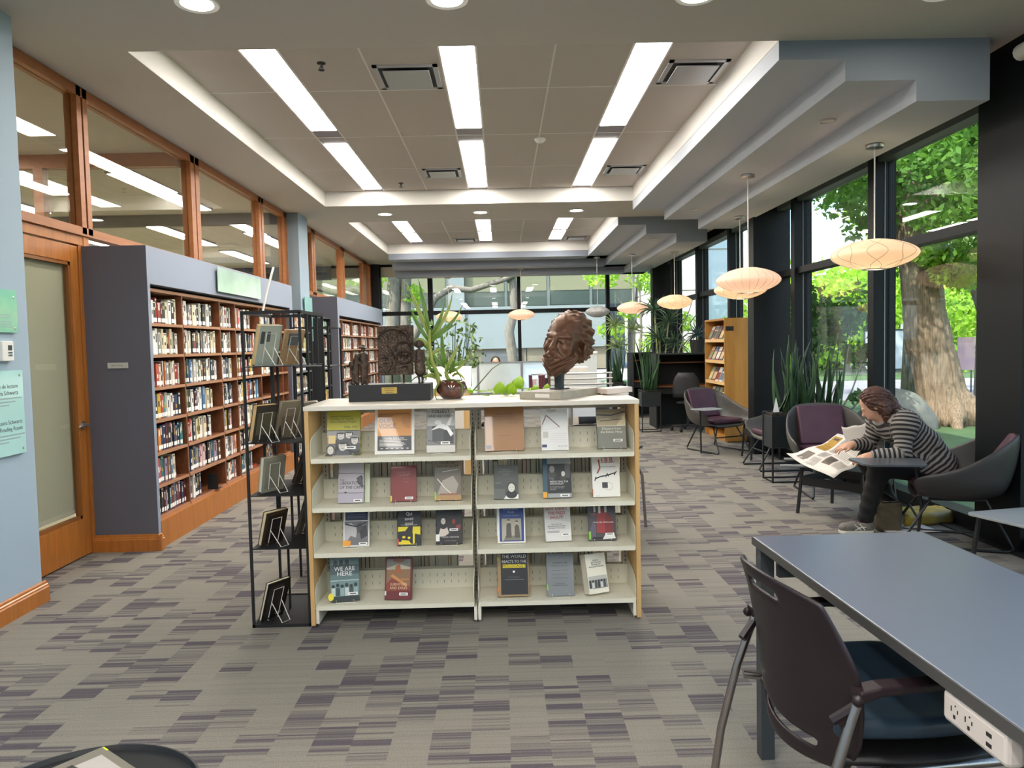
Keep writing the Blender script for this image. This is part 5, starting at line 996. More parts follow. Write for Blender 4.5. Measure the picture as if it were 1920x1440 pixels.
def man_fn(X, Y, Z):
    d = s_cap(X, Y, Z, (.012, 0, .17), (.018, 0, .115), .023, .024); d = smin(d, s_cap(X, Y, Z, (.018, 0, .12), (.028, .004, .01), .019, .011), .01); d = smin(d, s_cap(X, Y, Z, (.010, 0, .12), (.006, -.006, .01), .018, .010), .01)
    d = smin(d, s_cap(X, Y, Z, (.03, 0, .175), (.037, -.004, .12), .010, .007), .006); d = smin(d, s_cap(X, Y, Z, (-.008, 0, .178), (-.030, -.01, .155), .010, .008), .006)
    d = smin(d, s_ell(X, Y, Z, (.013, -.003, .211), (.012, .013, .016)), .005); d = smin(d, s_ell(X, Y, Z, (.013, -.004, .222), (.034, .027, .005), (0, .2, 0)), .003); d = smin(d, s_ell(X, Y, Z, (.012, 0, .229), (.014, .013, .009)), .003)
    d = smin(d, s_ell(X, Y, Z, (.028, -.007, .004), (.009, .017, .006)), .003); d = smin(d, s_ell(X, Y, Z, (.006, -.016, .004), (.009, .017, .006)), .003)
    # companion leaning in with a bundle
    d = smin(d, s_cap(X, Y, Z, (-.030, -.004, .145), (-.038, -.002, .07), .018, .022), .008); d = smin(d, s_cap(X, Y, Z, (-.034, 0, .08), (-.026, -.01, .008), .019, .012), .008); d = smin(d, s_cap(X, Y, Z, (-.040, 0, .08), (-.052, .0, .006), .017, .012), .008)
    d = smin(d, s_ell(X, Y, Z, (-.027, -.004, .170), (.012, .012, .014)), .005); d = smin(d, s_cap(X, Y, Z, (-.02, -.004, .14), (.0, -.016, .12), .009, .007), .005); d = smin(d, s_ell(X, Y, Z, (-.058, -.004, .118), (.018, .015, .022)), .008)
    return d + .0012 * np.sin(X * 260 + Z * 110) * np.sin(Z * 190 + Y * 150)
v, f = surf(man_fn, (-.085, -.045, -.004), (.055, .04, .245), .0028); link('couple_figure', fast_mesh('couple_figure', v, f, m_bronzed, smooth=True), bs, loc=(-.170, -.045, .100))
def wom_fn(X, Y, Z):
    d = s_cap(X, Y, Z, (0, 0, .185), (.002, 0, .10), .022, .030); d = smin(d, s_cap(X, Y, Z, (.002, 0, .105), (.004, 0, .075), .030, .033), .008); d = smin(d, s_cap(X, Y, Z, (.014, 0, .08), (.018, 0, .008), .010, .006), .006); d = smin(d, s_cap(X, Y, Z, (-.008, 0, .08), (-.002, -.002, .008), .010, .006), .006)
    d = smin(d, s_cap(X, Y, Z, (.022, 0, .19), (.030, -.004, .13), .010, .007), .005); d = smin(d, s_cap(X, Y, Z, (-.022, 0, .19), (-.027, -.006, .13), .010, .007), .005); d = smin(d, s_cap(X, Y, Z, (-.027, -.006, .13), (.0, -.028, .135), .007), .005)
    d = smin(d, s_ell(X, Y, Z, (0, -.003, .225), (.013, .014, .018)), .005); d = smin(d, s_ell(X, Y, Z, (0, .006, .235), (.031, .014, .027), (.5, 0, 0)), .004)
    d = smin(d, s_ell(X, Y, Z, (.019, -.008, .004), (.008, .015, .005)), .003); d = smin(d, s_ell(X, Y, Z, (-.002, -.010, .004), (.008, .015, .005)), .003)
    return d + .0012 * np.sin(X * 220 + Z * 150) * np.sin(Z * 140 + Y * 150)
v, f = surf(wom_fn, (-.05, -.045, -.004), (.05, .04, .272), .0028); link('woman_figure', fast_mesh('woman_figure', v, f, m_bronzed, smooth=True), bs, loc=(.176, -.045, .100))
# ---------------------------------------------------------------- plants
def pl_mat(name, a, b, sc=3, tl=.25):
    m = M(name, a, .38, var=b, scale=sc); n = m.node_tree.nodes; l = m.node_tree.links; bs_ = n['Principled BSDF']; t_ = n.new('ShaderNodeBsdfTranslucent'); t_.inputs[0].default_value = lin(b); mx = n.new('ShaderNodeMixShader'); mx.inputs[0].default_value = tl
    l.new(bs_.outputs[0], mx.inputs[1]); l.new(t_.outputs[0], mx.inputs[2]); l.new(mx.outputs[0], n['Material Output'].inputs[0]); return m
m_aloe = pl_mat('aloe_green', '#4d7a32', '#86a94c', 12); m_aloe2 = pl_mat('aloe_pale', '#8aa54a', '#b9bf6a', 12); m_pot = pl_mat('pothos', '#8fbf2e', '#b9d644', 20, .4); m_sans = M('snake_plant', '#1f3a26', .42, var='#3a5c38', scale=14, stretch=(1, 1, .4)); m_drac = pl_mat('dracaena', '#4a6a3a', '#a9b777', 5); m_stem = M('plant_stem', '#9a9a5c', .7)
def blade(base, tip, width, bend=(0, 0, 0), nseg=5, fold=.25, normal=None):
    """tapering strap leaf from base to tip, bowed by bend, folded along its midrib"""
    b = Vector(base); t = Vector(tip); bd = Vector(bend); mb = MB(); rows = []
    for k in range(nseg + 1):
        s = k / nseg; p = b.lerp(t, s) + bd * (4 * s * (1 - s)); w = width * (1 - s ** 1.7) * (.55 + .45 * min(1, s * 4)) if k < nseg else .0006
        d = (t - b) + bd * 4 * (1 - 2 * s); d.normalize(); u = Vector(normal) if normal else Vector((0, -1, .35)); sd = d.cross(u)
        if sd.length < .05: sd = d.orthogonal()
        sd.normalize(); up = sd.cross(d).normalized(); rows.append((p - sd * w / 2 + up * w * fold, p, p + sd * w / 2 + up * w * fold))
    for r_ in rows: mb.v += [tuple(q) for q in r_]
    for k in range(nseg):
        o = k * 3; mb.f += [(o, o + 1, o + 4, o + 3), (o + 1, o + 2, o + 5, o + 4)]; mb.m += [0, 0]
    return mb
def solid(o, th=.0025):
    m_ = o.modifiers.new('thickness', 'SOLIDIFY'); m_.thickness = th; m_.offset = 0; return o
rp = random.Random(5)
al = root('potted_aloe', (-.307, 4.60, TOPZ), 'tall spiky green aloe in a dark red brown glass bowl on the bookcase', 'plant')
mb = MB().lathe([(0, .0), (.05, .0), (.072, .015), (.092, .045), (.094, .065), (.085, .095), (.070, .112), (.066, .112), (.080, .094), (.088, .065), (.086, .046), (.068, .02), (0, .012)], 28)
mb.build('bowl', M('bowl_glass', '#3b211a', .08, var='#6b4030', scale=30, coat=.8), al, smooth='all')
MB().lathe([(0, .088), (.078, .086), (.07, .06), (0, .06)], 20).build('soil', M('soil', '#3a2c22', .95, bump=.6), al)
MB().tube([(-.075, -.0, .085), (-.085, -.01, .15), (-.115, -.005, .23), (-.128, 0, .33), (-.125, 0, .42)], [.014, .013, .012, .011, .009], 8).build('stem', m_aloe2, al, smooth=True)
MB().tube([(.0, .0, .085), (-.03, .0, .14), (-.03, .0, .21)], [.013, .012, .01], 8).build('stem', m_aloe2, al, smooth=True)
def px2(u, v, yy=0.0): # offsets measured in the photo at this plant's distance
    return ((u - 848) * .00325, yy, (747 - v) * .00325)
LV = [((810, 632), (768, 528), .030, (-.01, 0, .03)), ((809, 630), (790, 520), .032, (.0, 0, .02)), ((812, 632), (872, 572), .028, (.02, 0, -.02)), ((814, 630), (853, 548), .026, (.025, 0, 0)), ((812, 628), (838, 560), .026, (.02, .0, 0)), ((808, 640), (776, 575), .028, (-.03, 0, .03)), ((806, 650), (783, 640), .026, (0, 0, .03)), ((812, 640), (858, 610), .026, (.02, 0, .02)), ((807, 655), (778, 642), .022, (0, 0, .02)),
      ((810, 668), (840, 655), .020, (.0, 0, .02)), ((808, 680), (779, 662), .02, (0, 0, .02)), ((838, 690), (834, 615), .030, (-.01, 0, 0)), ((840, 690), (868, 640), .028, (.0, 0, .0)), ((842, 692), (890, 668), .022, (0, 0, .0)), ((836, 688), (815, 655), .026, (-.02, 0, 0)), ((838, 700), (884, 660), .02, (.02, 0, -.02)), ((836, 700), (870, 716), .02, (.0, 0, .06)), ((830, 705), (800, 690), .02, (-.01, 0, .02)),
      ((825, 712), (792, 728), .018, (-.03, 0, .05)), ((826, 712), (764, 720), .014, (0, 0, .05)), ((828, 715), (824, 752), .013, (-.02, -.06, .01)), ((850, 705), (876, 715), .018, (.0, 0, .03)), ((815, 700), (806, 668), .022, (-.01, 0, 0)), ((845, 700), (858, 672), .024, (0, 0, 0)), ((820, 705), (800, 712), .016, (0, -.03, .03)), ((840, 712), (868, 740), .012, (.04, -.05, .03))]
for k, (a, b, w, bd) in enumerate(LV):
    dy = rp.uniform(-.06, .06); solid(blade(px2(*a), px2(b[0], b[1], dy if k < 20 else -.08), w, bd).build('leaf', m_aloe if k % 3 else m_aloe2, al, smooth=True), .004)
def heart(s):
    pts = [(0, 0), (.28, -.12), (.5, .08), (.52, .38), (.34, .72), (0, 1.05), (-.34, .72), (-.52, .38), (-.5, .08), (-.28, -.12)]; mb = MB()
    vs = [(0, .45 * s, .0)] + [(p[0] * s, p[1] * s, .10 * s * abs(p[0]) * 2 - .12 * s * max(0, p[1] - .5)) for p in pts]; mb.add(vs, [(0, i + 1, (i + 1) % 10 + 1) for i in range(10)]); return mb
po = root('trailing_pothos', (.02, 4.79, TOPZ), 'yellow green heart leafed pothos trailing along the back of the bookcase top', 'plant')
PV = [(-.26, .0, .02), (-.2, 0, .035), (-.12, -.02, .03), (-.05, -.01, .05), (.03, -.02, .03), (.10, 0, .045), (.18, .0, .03), (.26, .02, .03)]
MB().tube(PV, .003, 6).build('vine', m_pot, po); MB().tube([(-.04, 0, .03), (.02, -.01, .07), (.06, 0, .10)], .0025, 6).build('vine', m_pot, po)
for (x, y, z, s, rx, ry, rz) in ((-.04, -.05, .018, .075, 72, 8, 5), (.075, -.02, .045, .085, 62, 0, -25), (.03, -.04, .012, .075, 70, -10, 160), (-.08, -.02, .01, .055, 40, 20, 60), (-.15, -.02, .02, .05, 30, 0, 100), (-.22, -.01, .02, .05, 50, 0, 60), (.13, -.02, .01, .05, 45, 0, -60), (.19, .0, .02, .05, 60, 10, 20), (.26, .02, .02, .05, 70, 0, -20), (.35, .04, .02, .05, 75, 0, 0), (.0, -.09, .004, .045, 12, 0, 170), (-.11, -.08, .004, .04, 10, 0, 120), (.10, -.09, .004, .04, 12, 0, 200)):
    solid(heart(s).build('leaf', m_pot, po, loc=(x, y, z), rot=(R(rx), R(ry), R(rz)), smooth=True), .0012)
# ================================================================ PENDANT LAMPS
def shade_mat(name, col, glow, ecol):
    m = M(name, col, .7); n = m.node_tree.nodes; l = m.node_tree.links; b = n['Principled BSDF']; b.inputs['Emission Color'].default_value = lin(ecol); b.inputs['Emission Strength'].default_value = glow
    t_ = n.new('ShaderNodeBsdfTranslucent'); t_.inputs[0].default_value = lin(col); mx = n.new('ShaderNodeMixShader'); mx.inputs[0].default_value = .4
    l.new(b.outputs[0], mx.inputs[1]); l.new(t_.outputs[0], mx.inputs[2]); l.new(mx.outputs[0], n['Material Output'].inputs[0]); return m
m_sh1 = shade_mat('shade_warm', '#e2d2c0', LAMP_L, '#ffd2a0'); m_sh2 = shade_mat('shade_rose', '#dfcabd', LAMP_L * .8, '#ffd0b4'); m_sh3 = shade_mat('shade_unlit', '#d9d8d6', 0.0, '#ffffff'); m_rib = M('shade_rib', '#a5917e', .7); m_cord = M('lamp_cord', '#e9e6e0', .5)
def lamp(x, y, zc, zceil, W_, H_, kind, label, lit=True):
    t = root('pendant_lamp', (x, y, zceil), label, 'lamp', group='saucer pendant lamps'); zo = zc - zceil; sm = m_sh3 if not lit else (m_sh1 if kind == 'cross' else m_sh2); r = W_ / 2
    def prof(s): # s 0..1 bottom ring to top
        a = -.93 + 1.86 * s; return r * (1 - abs(a) ** 1.75) ** .62 if abs(a) < 1 else 0, H_ / 2 * a / .93
    mb = MB(); n = 48; P_ = [prof(k / 18) for k in range(19)]
    for (q, z) in P_:
        for j in range(n):
            rr = q * (1 - (.022 if kind == 'ribs' and j % 2 else 0)); an = 2 * math.pi * j / n; mb.v.append((rr * math.cos(an), rr * math.sin(an), z + zo))
    for i in range(18):
        for j in range(n): mb.f.append((i * n + j, i * n + (j + 1) % n, (i + 1) * n + (j + 1) % n, (i + 1) * n + j)); mb.m.append(0)
    sh = mb.build('shade', sm, t, smooth='all'); ribs = MB()
    if kind == 'ribs':
        for j in range(0, n, 2): ribs.tube([(prof(k / 9)[0] * 1.004 * math.cos(2 * math.pi * j / n), prof(k / 9)[0] * 1.004 * math.sin(2 * math.pi * j / n), prof(k / 9)[1] + zo) for k in range(10)], .0018, 3, cap=False)
    else:
        for j in range(8):
            for sg in (1, -1):
                pts = []
                for k in range(13):
                    s = k / 12; a = 2 * math.pi * j / 8 + sg * .62 * math.sin(math.pi * s) ** 1.0 * (1 if s < .5 else 1) ; q, z = prof(s); pts.append((q * 1.004 * math.cos(a), q * 1.004 * math.sin(a), z + zo))
                ribs.tube(pts, .0022, 3, cap=False)
    tag(ribs.build('shade_wire', m_rib, sh), kind='stuff')
    rb_ = P_[0][0]; MB().tube([(rb_ * math.cos(2 * math.pi * k / 24), rb_ * math.sin(2 * math.pi * k / 24), zo - H_ / 2) for k in range(24)], .006, 6, closed=True).build('bottom_ring', m_steel, t)
    MB().tube([(0, 0, -.02), (0, 0, zo + H_ / 2 - .02)], .006, 8).build('cord', m_cord, t)
    MB().lathe([(.0, -.035), (.05, -.035), (.072, -.03), (.075, -.006), (.07, 0)], 28).build('canopy', m_steel, t, smooth=True)
    MB().ell((0, 0, zo), (.05, .05, .06)).build('bulb', M('bulb_lit', '#ffe7c8', .4, emit=3.0 if lit else 0, ecol='#ffcf94') if lit else m_white, t, smooth=True)
    if lit:
        ld = bpy.data.lights.new('bulb_light', 'POINT'); ld.energy = 5; ld.color = (1, .78, .52); ld.shadow_soft_size = .07; lo = bpy.data.objects.new('bulb_light', ld); COL.objects.link(lo); lo.parent = t; lo.location = (0, 0, zo)
lamp(3.23, 6.555, 2.275, 3.21, .71, .25, 'cross', 'large glowing pendant lamp with crossed wires, hanging nearest the seated person')
lamp(2.72, 8.34, 2.215, 3.357, .69, .27, 'ribs', 'rosy ribbed pendant lamp hanging just before the black column')
lamp(3.22, 10.21, 2.235, 3.21, .69, .24, 'cross', 'glowing crossed wire pendant half hidden below the rosy ribbed one')
lamp(3.20, 13.98, 2.285, 3.21, .64, .255, 'cross', 'glowing crossed wire pendant over the black study desks')
lamp(2.70, 15.6, 2.265, 3.357, .635, .24, 'ribs', 'rosy ribbed pendant hanging over the far snake plants')
lamp(-1.24, 18.3, 2.27, 3.21, .64, .25, 'cross', 'warm pendant behind the potted aloe by the back window')
lamp(.485, 18.0, 2.27, 3.357, .635, .245, 'ribs', 'rosy ribbed pendant hanging before the middle back window post')
lamp(2.2, 17.3, 2.27, 3.51, .56, .24, 'cross', 'unlit grey pendant beside the bronze head near the back window', False)
# ================================================================ LOUNGE CHAIRS AND TABLES
m_shell = M('lounge_leather', '#4b4844', .42, var='#403d3a', scale=6); m_shelld = M('lounge_leather_dark', '#2e2b2a', .42); m_purple = M('purple_leather', '#4c2b3c', .5, var='#432434', scale=5); m_tab = M('tablet_top', '#4a4d52', .28); m_tabl = M('tablet_pale', '#8d9497', .3)
def soft(o, lv=2): s_ = o.modifiers.new('round', 'SUBSURF'); s_.levels = lv; s_.render_levels = lv; o.data.polygons.foreach_set('use_smooth', [True] * len(o.data.polygons)); return o
def tablet_mesh(w, d, th, mat, par, loc, rz=0):
    pts = []
    for (cx, cy, r_, a0) in ((w / 2 - .05, d / 2 - .05, .05, 0), (-w / 2 + .05, d / 2 - .05, .05, 90), (-w / 2 + .10, -d / 2 + .06, .06, 180), (w / 2 - .10, -d / 2 + .06, .06, 270)):
        for k in range(5): a = R(a0 + 22.5 * k); pts.append((cx + r_ * math.cos(a), cy + r_ * math.sin(a)))
    return MB().prism(pts, 0, th).build('tablet', mat, par, loc=loc, rot=(0, 0, rz), bevel=.003)
def lounge(loc, a, label, tabside=0, shell=m_shell, tab=m_tab):
    t = root('lounge_chair', loc, label, 'chair', R(a), 'lounge chairs by the windows')
    b = [(-.28, -.30, .40), (-.30, -.05, .37), (-.26, .17, .37), (-.19, .25, .39), (0, .27, .39), (.19, .25, .39), (.26, .17, .37), (.30, -.05, .37), (.28, -.30, .40)]
    rim = [(-.42, -.36, .565), (-.43, -.06, .60), (-.37, .22, .78), (-.26, .37, .885), (0, .40, .895), (.26, .37, .885), (.37, .22, .78), (.43, -.06, .60), (.42, -.36, .565)]
    mb = MB(); rows = []
    for s, bow in ((0, 0), (.3, .045), (.65, .04), (1, 0)):
        rows.append([tuple(Vector(p).lerp(Vector(q), s) + Vector((p[0], max(p[1], 0) * .6, -.25)).normalized() * bow) for p, q in zip(b, rim)])
    for r_ in rows: mb.v += r_
    for i in range(3):
        for j in range(8): mb.f.append((i * 9 + j, i * 9 + j + 1, (i + 1) * 9 + j + 1, (i + 1) * 9 + j)); mb.m.append(0)
    mb.f += [(0, 8, 7, 1), (1, 7, 6, 2), (2, 6, 5, 3), (3, 5, 4)]; mb.m += [0] * 4
    # front lip below the seat
    k = len(mb.v); mb.v += [(-.25, -.31, .35), (.25, -.31, .35)]; mb.f.append((0, k, k + 1, 8)); mb.m.append(0)
    o = mb.build('shell', shell, t); sd = o.modifiers.new('thick', 'SOLIDIFY'); sd.thickness = .035; sd.offset = 0; soft(o, 2)
    mb = MB(); mb.box(-.255, .255, -.30, .17, .405, .47); o = mb.build('seat_pad', m_purple, t); bv = o.modifiers.new('b', 'BEVEL'); bv.width = .028; bv.segments = 3
    m_ = Matrix.Translation((0, .185, .46)) @ Matrix.Rotation(R(-22), 4, 'X'); o = MB().box(-.235, .235, -.03, .035, 0, .425, 0, m_).build('back_pad', m_purple, t); bv = o.modifiers.new('b', 'BEVEL'); bv.width = .025; bv.segments = 3
    for s in (-1, 1):
        MB().tube([(s * .20, -.20, .36), (s * .24, -.30, .20), (s * .27, -.40, .03), (s * .275, -.39, .012), (s * .27, .28, .012), (s * .25, .32, .03), (s * .18, .16, .36)], .0105, 8).build('sled_leg', m_black, t, smooth=True)
    MB().tube([(-.235, -.29, .22), (.235, -.29, .22)], .009, 8).build('cross_bar', m_black, t); MB().tube([(-.2, -.2, .36), (.2, -.2, .36), (.18, .16, .36), (-.18, .16, .36)], .012, 8, closed=True).build('under_frame', m_black, t)
    if tabside:
        MB().tube([(tabside * .275, -.25, .012), (tabside * .47, -.27, .03), (tabside * .485, -.28, .62)], .012, 8).build('tablet_post', m_black, t, smooth=True)
        tablet_mesh(.40, .30, .014, tab, t, (tabside * .40, -.33, .625))
    return t
lounge((3.02, 10.75, 0), 24, 'grey lounge chair with purple cushions facing out before the wooden magazine bookcase', -1, tab=m_tabl)
lounge((3.40, 9.15, 0), -88, 'grey lounge chair mostly hidden behind the black planter box', 0)
lounge((3.30, 7.62, 0), -6, 'grey lounge chair with purple back pad facing the newspaper table', 1)
lounge((3.42, 5.66, 0), -112, 'dark lounge chair seen from behind, holding the seated person', 0, m_shelld)
t = root('swing_tablet', (2.87, 5.58, 0), 'black swivel tablet on a post beside the knee of the seated person', 'tablet table')
tablet_mesh(.52, .34, .016, m_tab, t, (0, 0, .625), R(-12)); MB().tube([(.2, .02, .625), (.24, .0, .3), (.24, .06, .014), (.05, .06, .012)], .012, 8).build('post', m_black, t, smooth=True)
def side_table(loc, rz, w, d, h, label, top, band=True):
    t = root('side_table', loc, label, 'table', R(rz), 'low side tables')
    tablet_mesh(w, d, .018, top, t, (0, 0, h - .018))
    for x in (-1, 1):
        for y in (-1, 1): MB().bar((x * (w / 2 - .06), y * (d / 2 - .06), h - .018), (x * (w / 2 - .03), y * (d / 2 - .03), 0), .022, .022).build('leg', m_black, t)
    if band:
        q = [(-w / 2 + .05, -d / 2 + .05), (w / 2 - .05, -d / 2 + .05), (w / 2 - .05, d / 2 - .05), (-w / 2 + .05, d / 2 - .05)]
        for i in range(4): MB().bar((*q[i], h * .68), (*q[(i + 1) % 4], h * .68), .012, .075).build('rail', m_black, t)
side_table((3.40, 9.96, 0), 0, .44, .44, .49, 'small black side table tucked between two lounge chairs', m_black)
side_table((3.05, 6.68, 0), 38, .66, .66, .435, 'black side table under the open newspaper', m_black)
side_table((3.50, 4.90, 0), 12, .66, .50, .365, 'low pale topped table at the window end of the grey desk', m_tabl, False)
# planters
def planter(loc, w, d, z0, z1, label, seed, n, hmax):
    t = root('planter', loc, label, 'planter', group='snake plant planters')
    mb = MB(); mb.box(-w / 2, w / 2, -d / 2, d / 2, z0, z1 - .03); mb.build('box', M('planter_dark', '#20262a', .4), t, bevel=.004)
    B(-w / 2 + .02, w / 2 - .02, -d / 2 + .02, d / 2 - .02, z1 - .03, z1 - .02).build('soil', _mats['soil'], t)
    for z in (z1, z0, .01): MB().tube([(-w / 2, -d / 2, z), (w / 2, -d / 2, z), (w / 2, d / 2, z), (-w / 2, d / 2, z)], .009, 6, closed=True).build('frame_ring', m_black, t)
    for x in (-1, 1):
        for y in (-1, 1): B(x * w / 2 - .008, x * w / 2 + .008, y * d / 2 - .008, y * d / 2 + .008, 0, z1).build('leg', m_black, t)
    g = random.Random(seed)
    for k in range(n):
        x = g.uniform(-w / 2 + .05, w / 2 - .05); y = g.uniform(-d / 2 + .04, d / 2 - .04); h = g.uniform(.42, 1) * hmax; an = g.uniform(0, math.pi)
        o = blade((x, y, z1 - .03), (x + g.gauss(0, .09), y + g.gauss(0, .07), z1 + h), g.uniform(.045, .075), (g.gauss(0, .03), g.gauss(0, .02), 0), 6, .22, (math.cos(an), -abs(math.sin(an)), .2)).build('leaf', m_sans, t, smooth=True); solid(o, .004)
    return t
planter((3.35, 8.32, 0), .86, .30, .385, .76, 'long black planter of tall dark snake plants behind the purple backed chair', 3, 46, .86)
planter((2.57, 13.25, 0), .32, .34, .45, .72, 'square black planter of snake plants at the corner of the study desk', 4, 26, 1.0)
planter((2.42, 15.9, 0), .28, .40, .45, .74, 'black planter of snake plants standing farther back by the window', 8, 22, .95)
t = root('paper_tent', (2.975, 8.20, .772), 'small white folded paper tent on the end of the long planter', 'sign'); MB().add([(-.03, 0, 0), (.03, 0, 0), (0, .01, .16), (-.03, .03, 0), (.03, .03, 0), (0, .02, .16)], [(0, 1, 2), (3, 5, 4)]).build('card', m_white, t)
# ================================================================ FAR END: bookcase, study desks, plants, office
wbk = root('magazine_bookcase', (3.57, 12.05, 0), 'tall amber wood bookcase of slanted magazines against the windows', 'bookcase'); m_amb = M('amber_wood', '#b5813a', .4, var='#a5702c', scale=3, stretch=(5, 5, .7))
B(-.19, .19, -.56, -.53, .02, 1.90).build('side_panel', m_amb, wbk); B(-.19, .19, .53, .56, .02, 1.90).build('side_panel', m_amb, wbk); B(.17, .19, -.53, .53, .02, 1.9).build('back_panel', m_amb, wbk); B(-.19, .19, -.53, .53, 1.87, 1.90).build('top_panel', m_amb, wbk); B(-.15, .17, -.53, .53, 0, .09).build('plinth', m_amb, wbk)
for x0, zl in ((-.17, 1.74),): B(x0, x0 + .12, -.562, -.56, zl - .035, zl + .035).build('label_plate', m_blackm, wbk)
g = random.Random(3)
for i, z in enumerate((.26, .58, .90, 1.23, 1.56)):
    s = MB().box(-.18, .15, -.53, .53, z - .02, z, 0); s.build('shelf', m_amb, wbk); B(-.19, -.175, -.53, .53, z - .025, z + .025).build('shelf_lip', M('lip_pale', '#d8b07a', .45), wbk)
    for k in range(5):
        y = -.42 + .21 * k; mb = MB().box(0, .008, -.085, .085, 0, .25, 0); mb.box(-.0006, 0, -.08, .08, .04, .16, 1); mb.box(-.0006, 0, -.08, .08, .18, .24, 2)
        c = [PM(g.choice(['#d8d4cc', '#5d6f8a', '#8c3f3c', '#c9b38a', '#39404a', '#7f8f7a'])) for _ in range(3)]
        o = mb.build('magazine', c, loc=(3.57 - .165, 12.05 + y, z + .008), rot=(0, R(24), 0)); tag(o, '%s magazine, %s shelf from the floor of the amber bookcase' % (ORD[k], ORD[i]), 'magazine', 'magazines in the amber bookcase')
m_lino = M('desk_edge', '#8a5230', .45)
def carrel(loc, label):
    t = root('study_desk', loc, label, 'desk', group='black study desks')
    for x in (-.50, .48): B(x, x + .02, -.36, .36, 0, 1.32).build('side_panel', m_blackm, t)
    B(-.48, .48, .34, .36, 0, 1.32).build('back_panel', m_blackm, t); B(-.48, .48, -.34, .34, .74, .765).build('desk_top', m_lino, t); B(-.48, .48, -.30, .0, .62, .74).build('drawer_front', m_blackm, t)
    B(-.48, .48, .05, .34, 1.16, 1.185).build('upper_shelf', m_lino, t); B(-.50, .50, -.36, .36, 1.32, 1.345).build('top_panel', m_blackm, t)
carrel((3.26, 13.9, 0), 'black study desk with brown edged shelves beside the amber bookcase'); carrel((3.2, 16.0, 0), 'black study desk standing farther back behind the near one')
def office_chair(loc, rz, label):
    t = root('office_chair', loc, label, 'chair', R(rz), 'office chairs')
    o = MB().box(-.24, .24, -.24, .24, .46, .53).build('seat', m_blackm, t); soft(o, 2)
    mb = MB(); n = 9; P_ = []
    for j in range(6):
        for k in range(n): u = -1 + 2 * k / (n - 1); z = .60 + .085 * j; w = .225 * math.sqrt(max(.15, 1 - (max(0, j - 2) / 3.6) ** 2)); mb.v.append((u * w, .25 + .05 * j / 5 - .05 * u * u, z))
    for j in range(5):
        for k in range(n - 1): mb.f.append((j * n + k, j * n + k + 1, (j + 1) * n + k + 1, (j + 1) * n + k)); mb.m.append(0)
    o = mb.build('backrest', M('chair_grey', '#2c2c2f', .6), t, smooth=True); solid(o, .03)
    MB().tube([(0, .2, .5), (0, .28, .62)], .02, 8).build('back_stem', m_blackm, t); MB().tube([(0, 0, .1), (0, 0, .47)], .025, 10).build('gas_lift', m_blackm, t)
    for k in range(5):
        a = 2 * math.pi * k / 5; MB().tube([(0, 0, .11), (.28 * math.cos(a), .28 * math.sin(a), .07)], [.02, .014], 6).build('foot', m_blackm, t); MB().ell((.28 * math.cos(a), .28 * math.sin(a), .035), (.03, .03, .035)).build('castor', m_blackm, t)
office_chair((3.22, 13.15, 0), 160, 'grey rounded office chair pulled up to the near study desk'); office_chair((1.2, 8.85, 0), 30, 'black office chair behind the newspaper rack'); office_chair((-.12, 14.6, 0), 180, 'black office chair of the person at the computer')
# dracaenas
def dracaena(loc, label, heads, pot=True, mat=m_drac, nb=34, L_=.38):
    t = root('dracaena', loc, label, 'plant', group='spiky window plants'); g = random.Random(int(loc[1] * 100 + loc[0] * 10))
    if pot: MB().lathe([(0, 0), (.12, 0), (.15, .24), (.135, .24), (.13, .2), (0, .2)], 18).build('pot', M('pot_black', '#232323', .5), t, smooth=True)
    for (x, y, z, r_) in heads:
        MB().tube([(0, 0, .15), (x * .4, y * .4, z * .5), (x, y, z)], .014, 6).build('stem', m_stem, t)
        for k in range(nb):
            a = g.uniform(0, 2 * math.pi); e = g.uniform(-.7, 1.3); d = Vector((math.cos(a) * math.cos(e), math.sin(a) * math.cos(e), math.sin(e))) * r_ * g.uniform(.7, 1)
            blade((x, y, z), (x + d.x, y + d.y, z + d.z - .12 * r_), .03, (d.x * .1, d.y * .1, .12 * r_), 3, .2).build('leaf', mat, t)
dracaena((2.55, 17.0, 0), 'pale spiky dracaena by the back window beside the unlit lamp', [(0, 0, 1.95, .45), (.05, 0, 1.45, .42)])
dracaena((2.95, 16.9, 0), 'slender dracaena with one small drooping tuft near the back window', [(0, 0, 1.85, .32)], nb=22)
dracaena((3.15, 15.1, 0), 'large dark drooping dracaena behind the study desk', [(-.1, 0, 2.2, .45), (.2, .1, 1.95, .5), (0, 0, 1.6, .5), (.3, 0, 1.5, .4)], mat=M('dracaena_dark', '#2d4230', .45, var='#4d6a48', scale=6), nb=40)
t = root('cut_branch', (3.45, 13.95, 1.345), 'bare twisted pale branches standing on the study desk top', 'branches')
for b in ([(-.2, 0, .0), (-.1, 0, .25), (-.18, 0, .45), (-.02, 0, .7), (.05, 0, .9)], [(-.15, 0, .1), (.08, 0, .35), (.02, 0, .55), (.14, 0, .7)]): MB().tube(b, [.014, .012, .01, .008, .006][:len(b)], 6).build('branch', m_bark2, t)
dracaena((3.62, 14.0, 1.345), 'small blue green yucca tuft standing on the study desk top', [(0, 0, .32, .3)], True, M('yucca', '#2f4a4c', .5), 24)
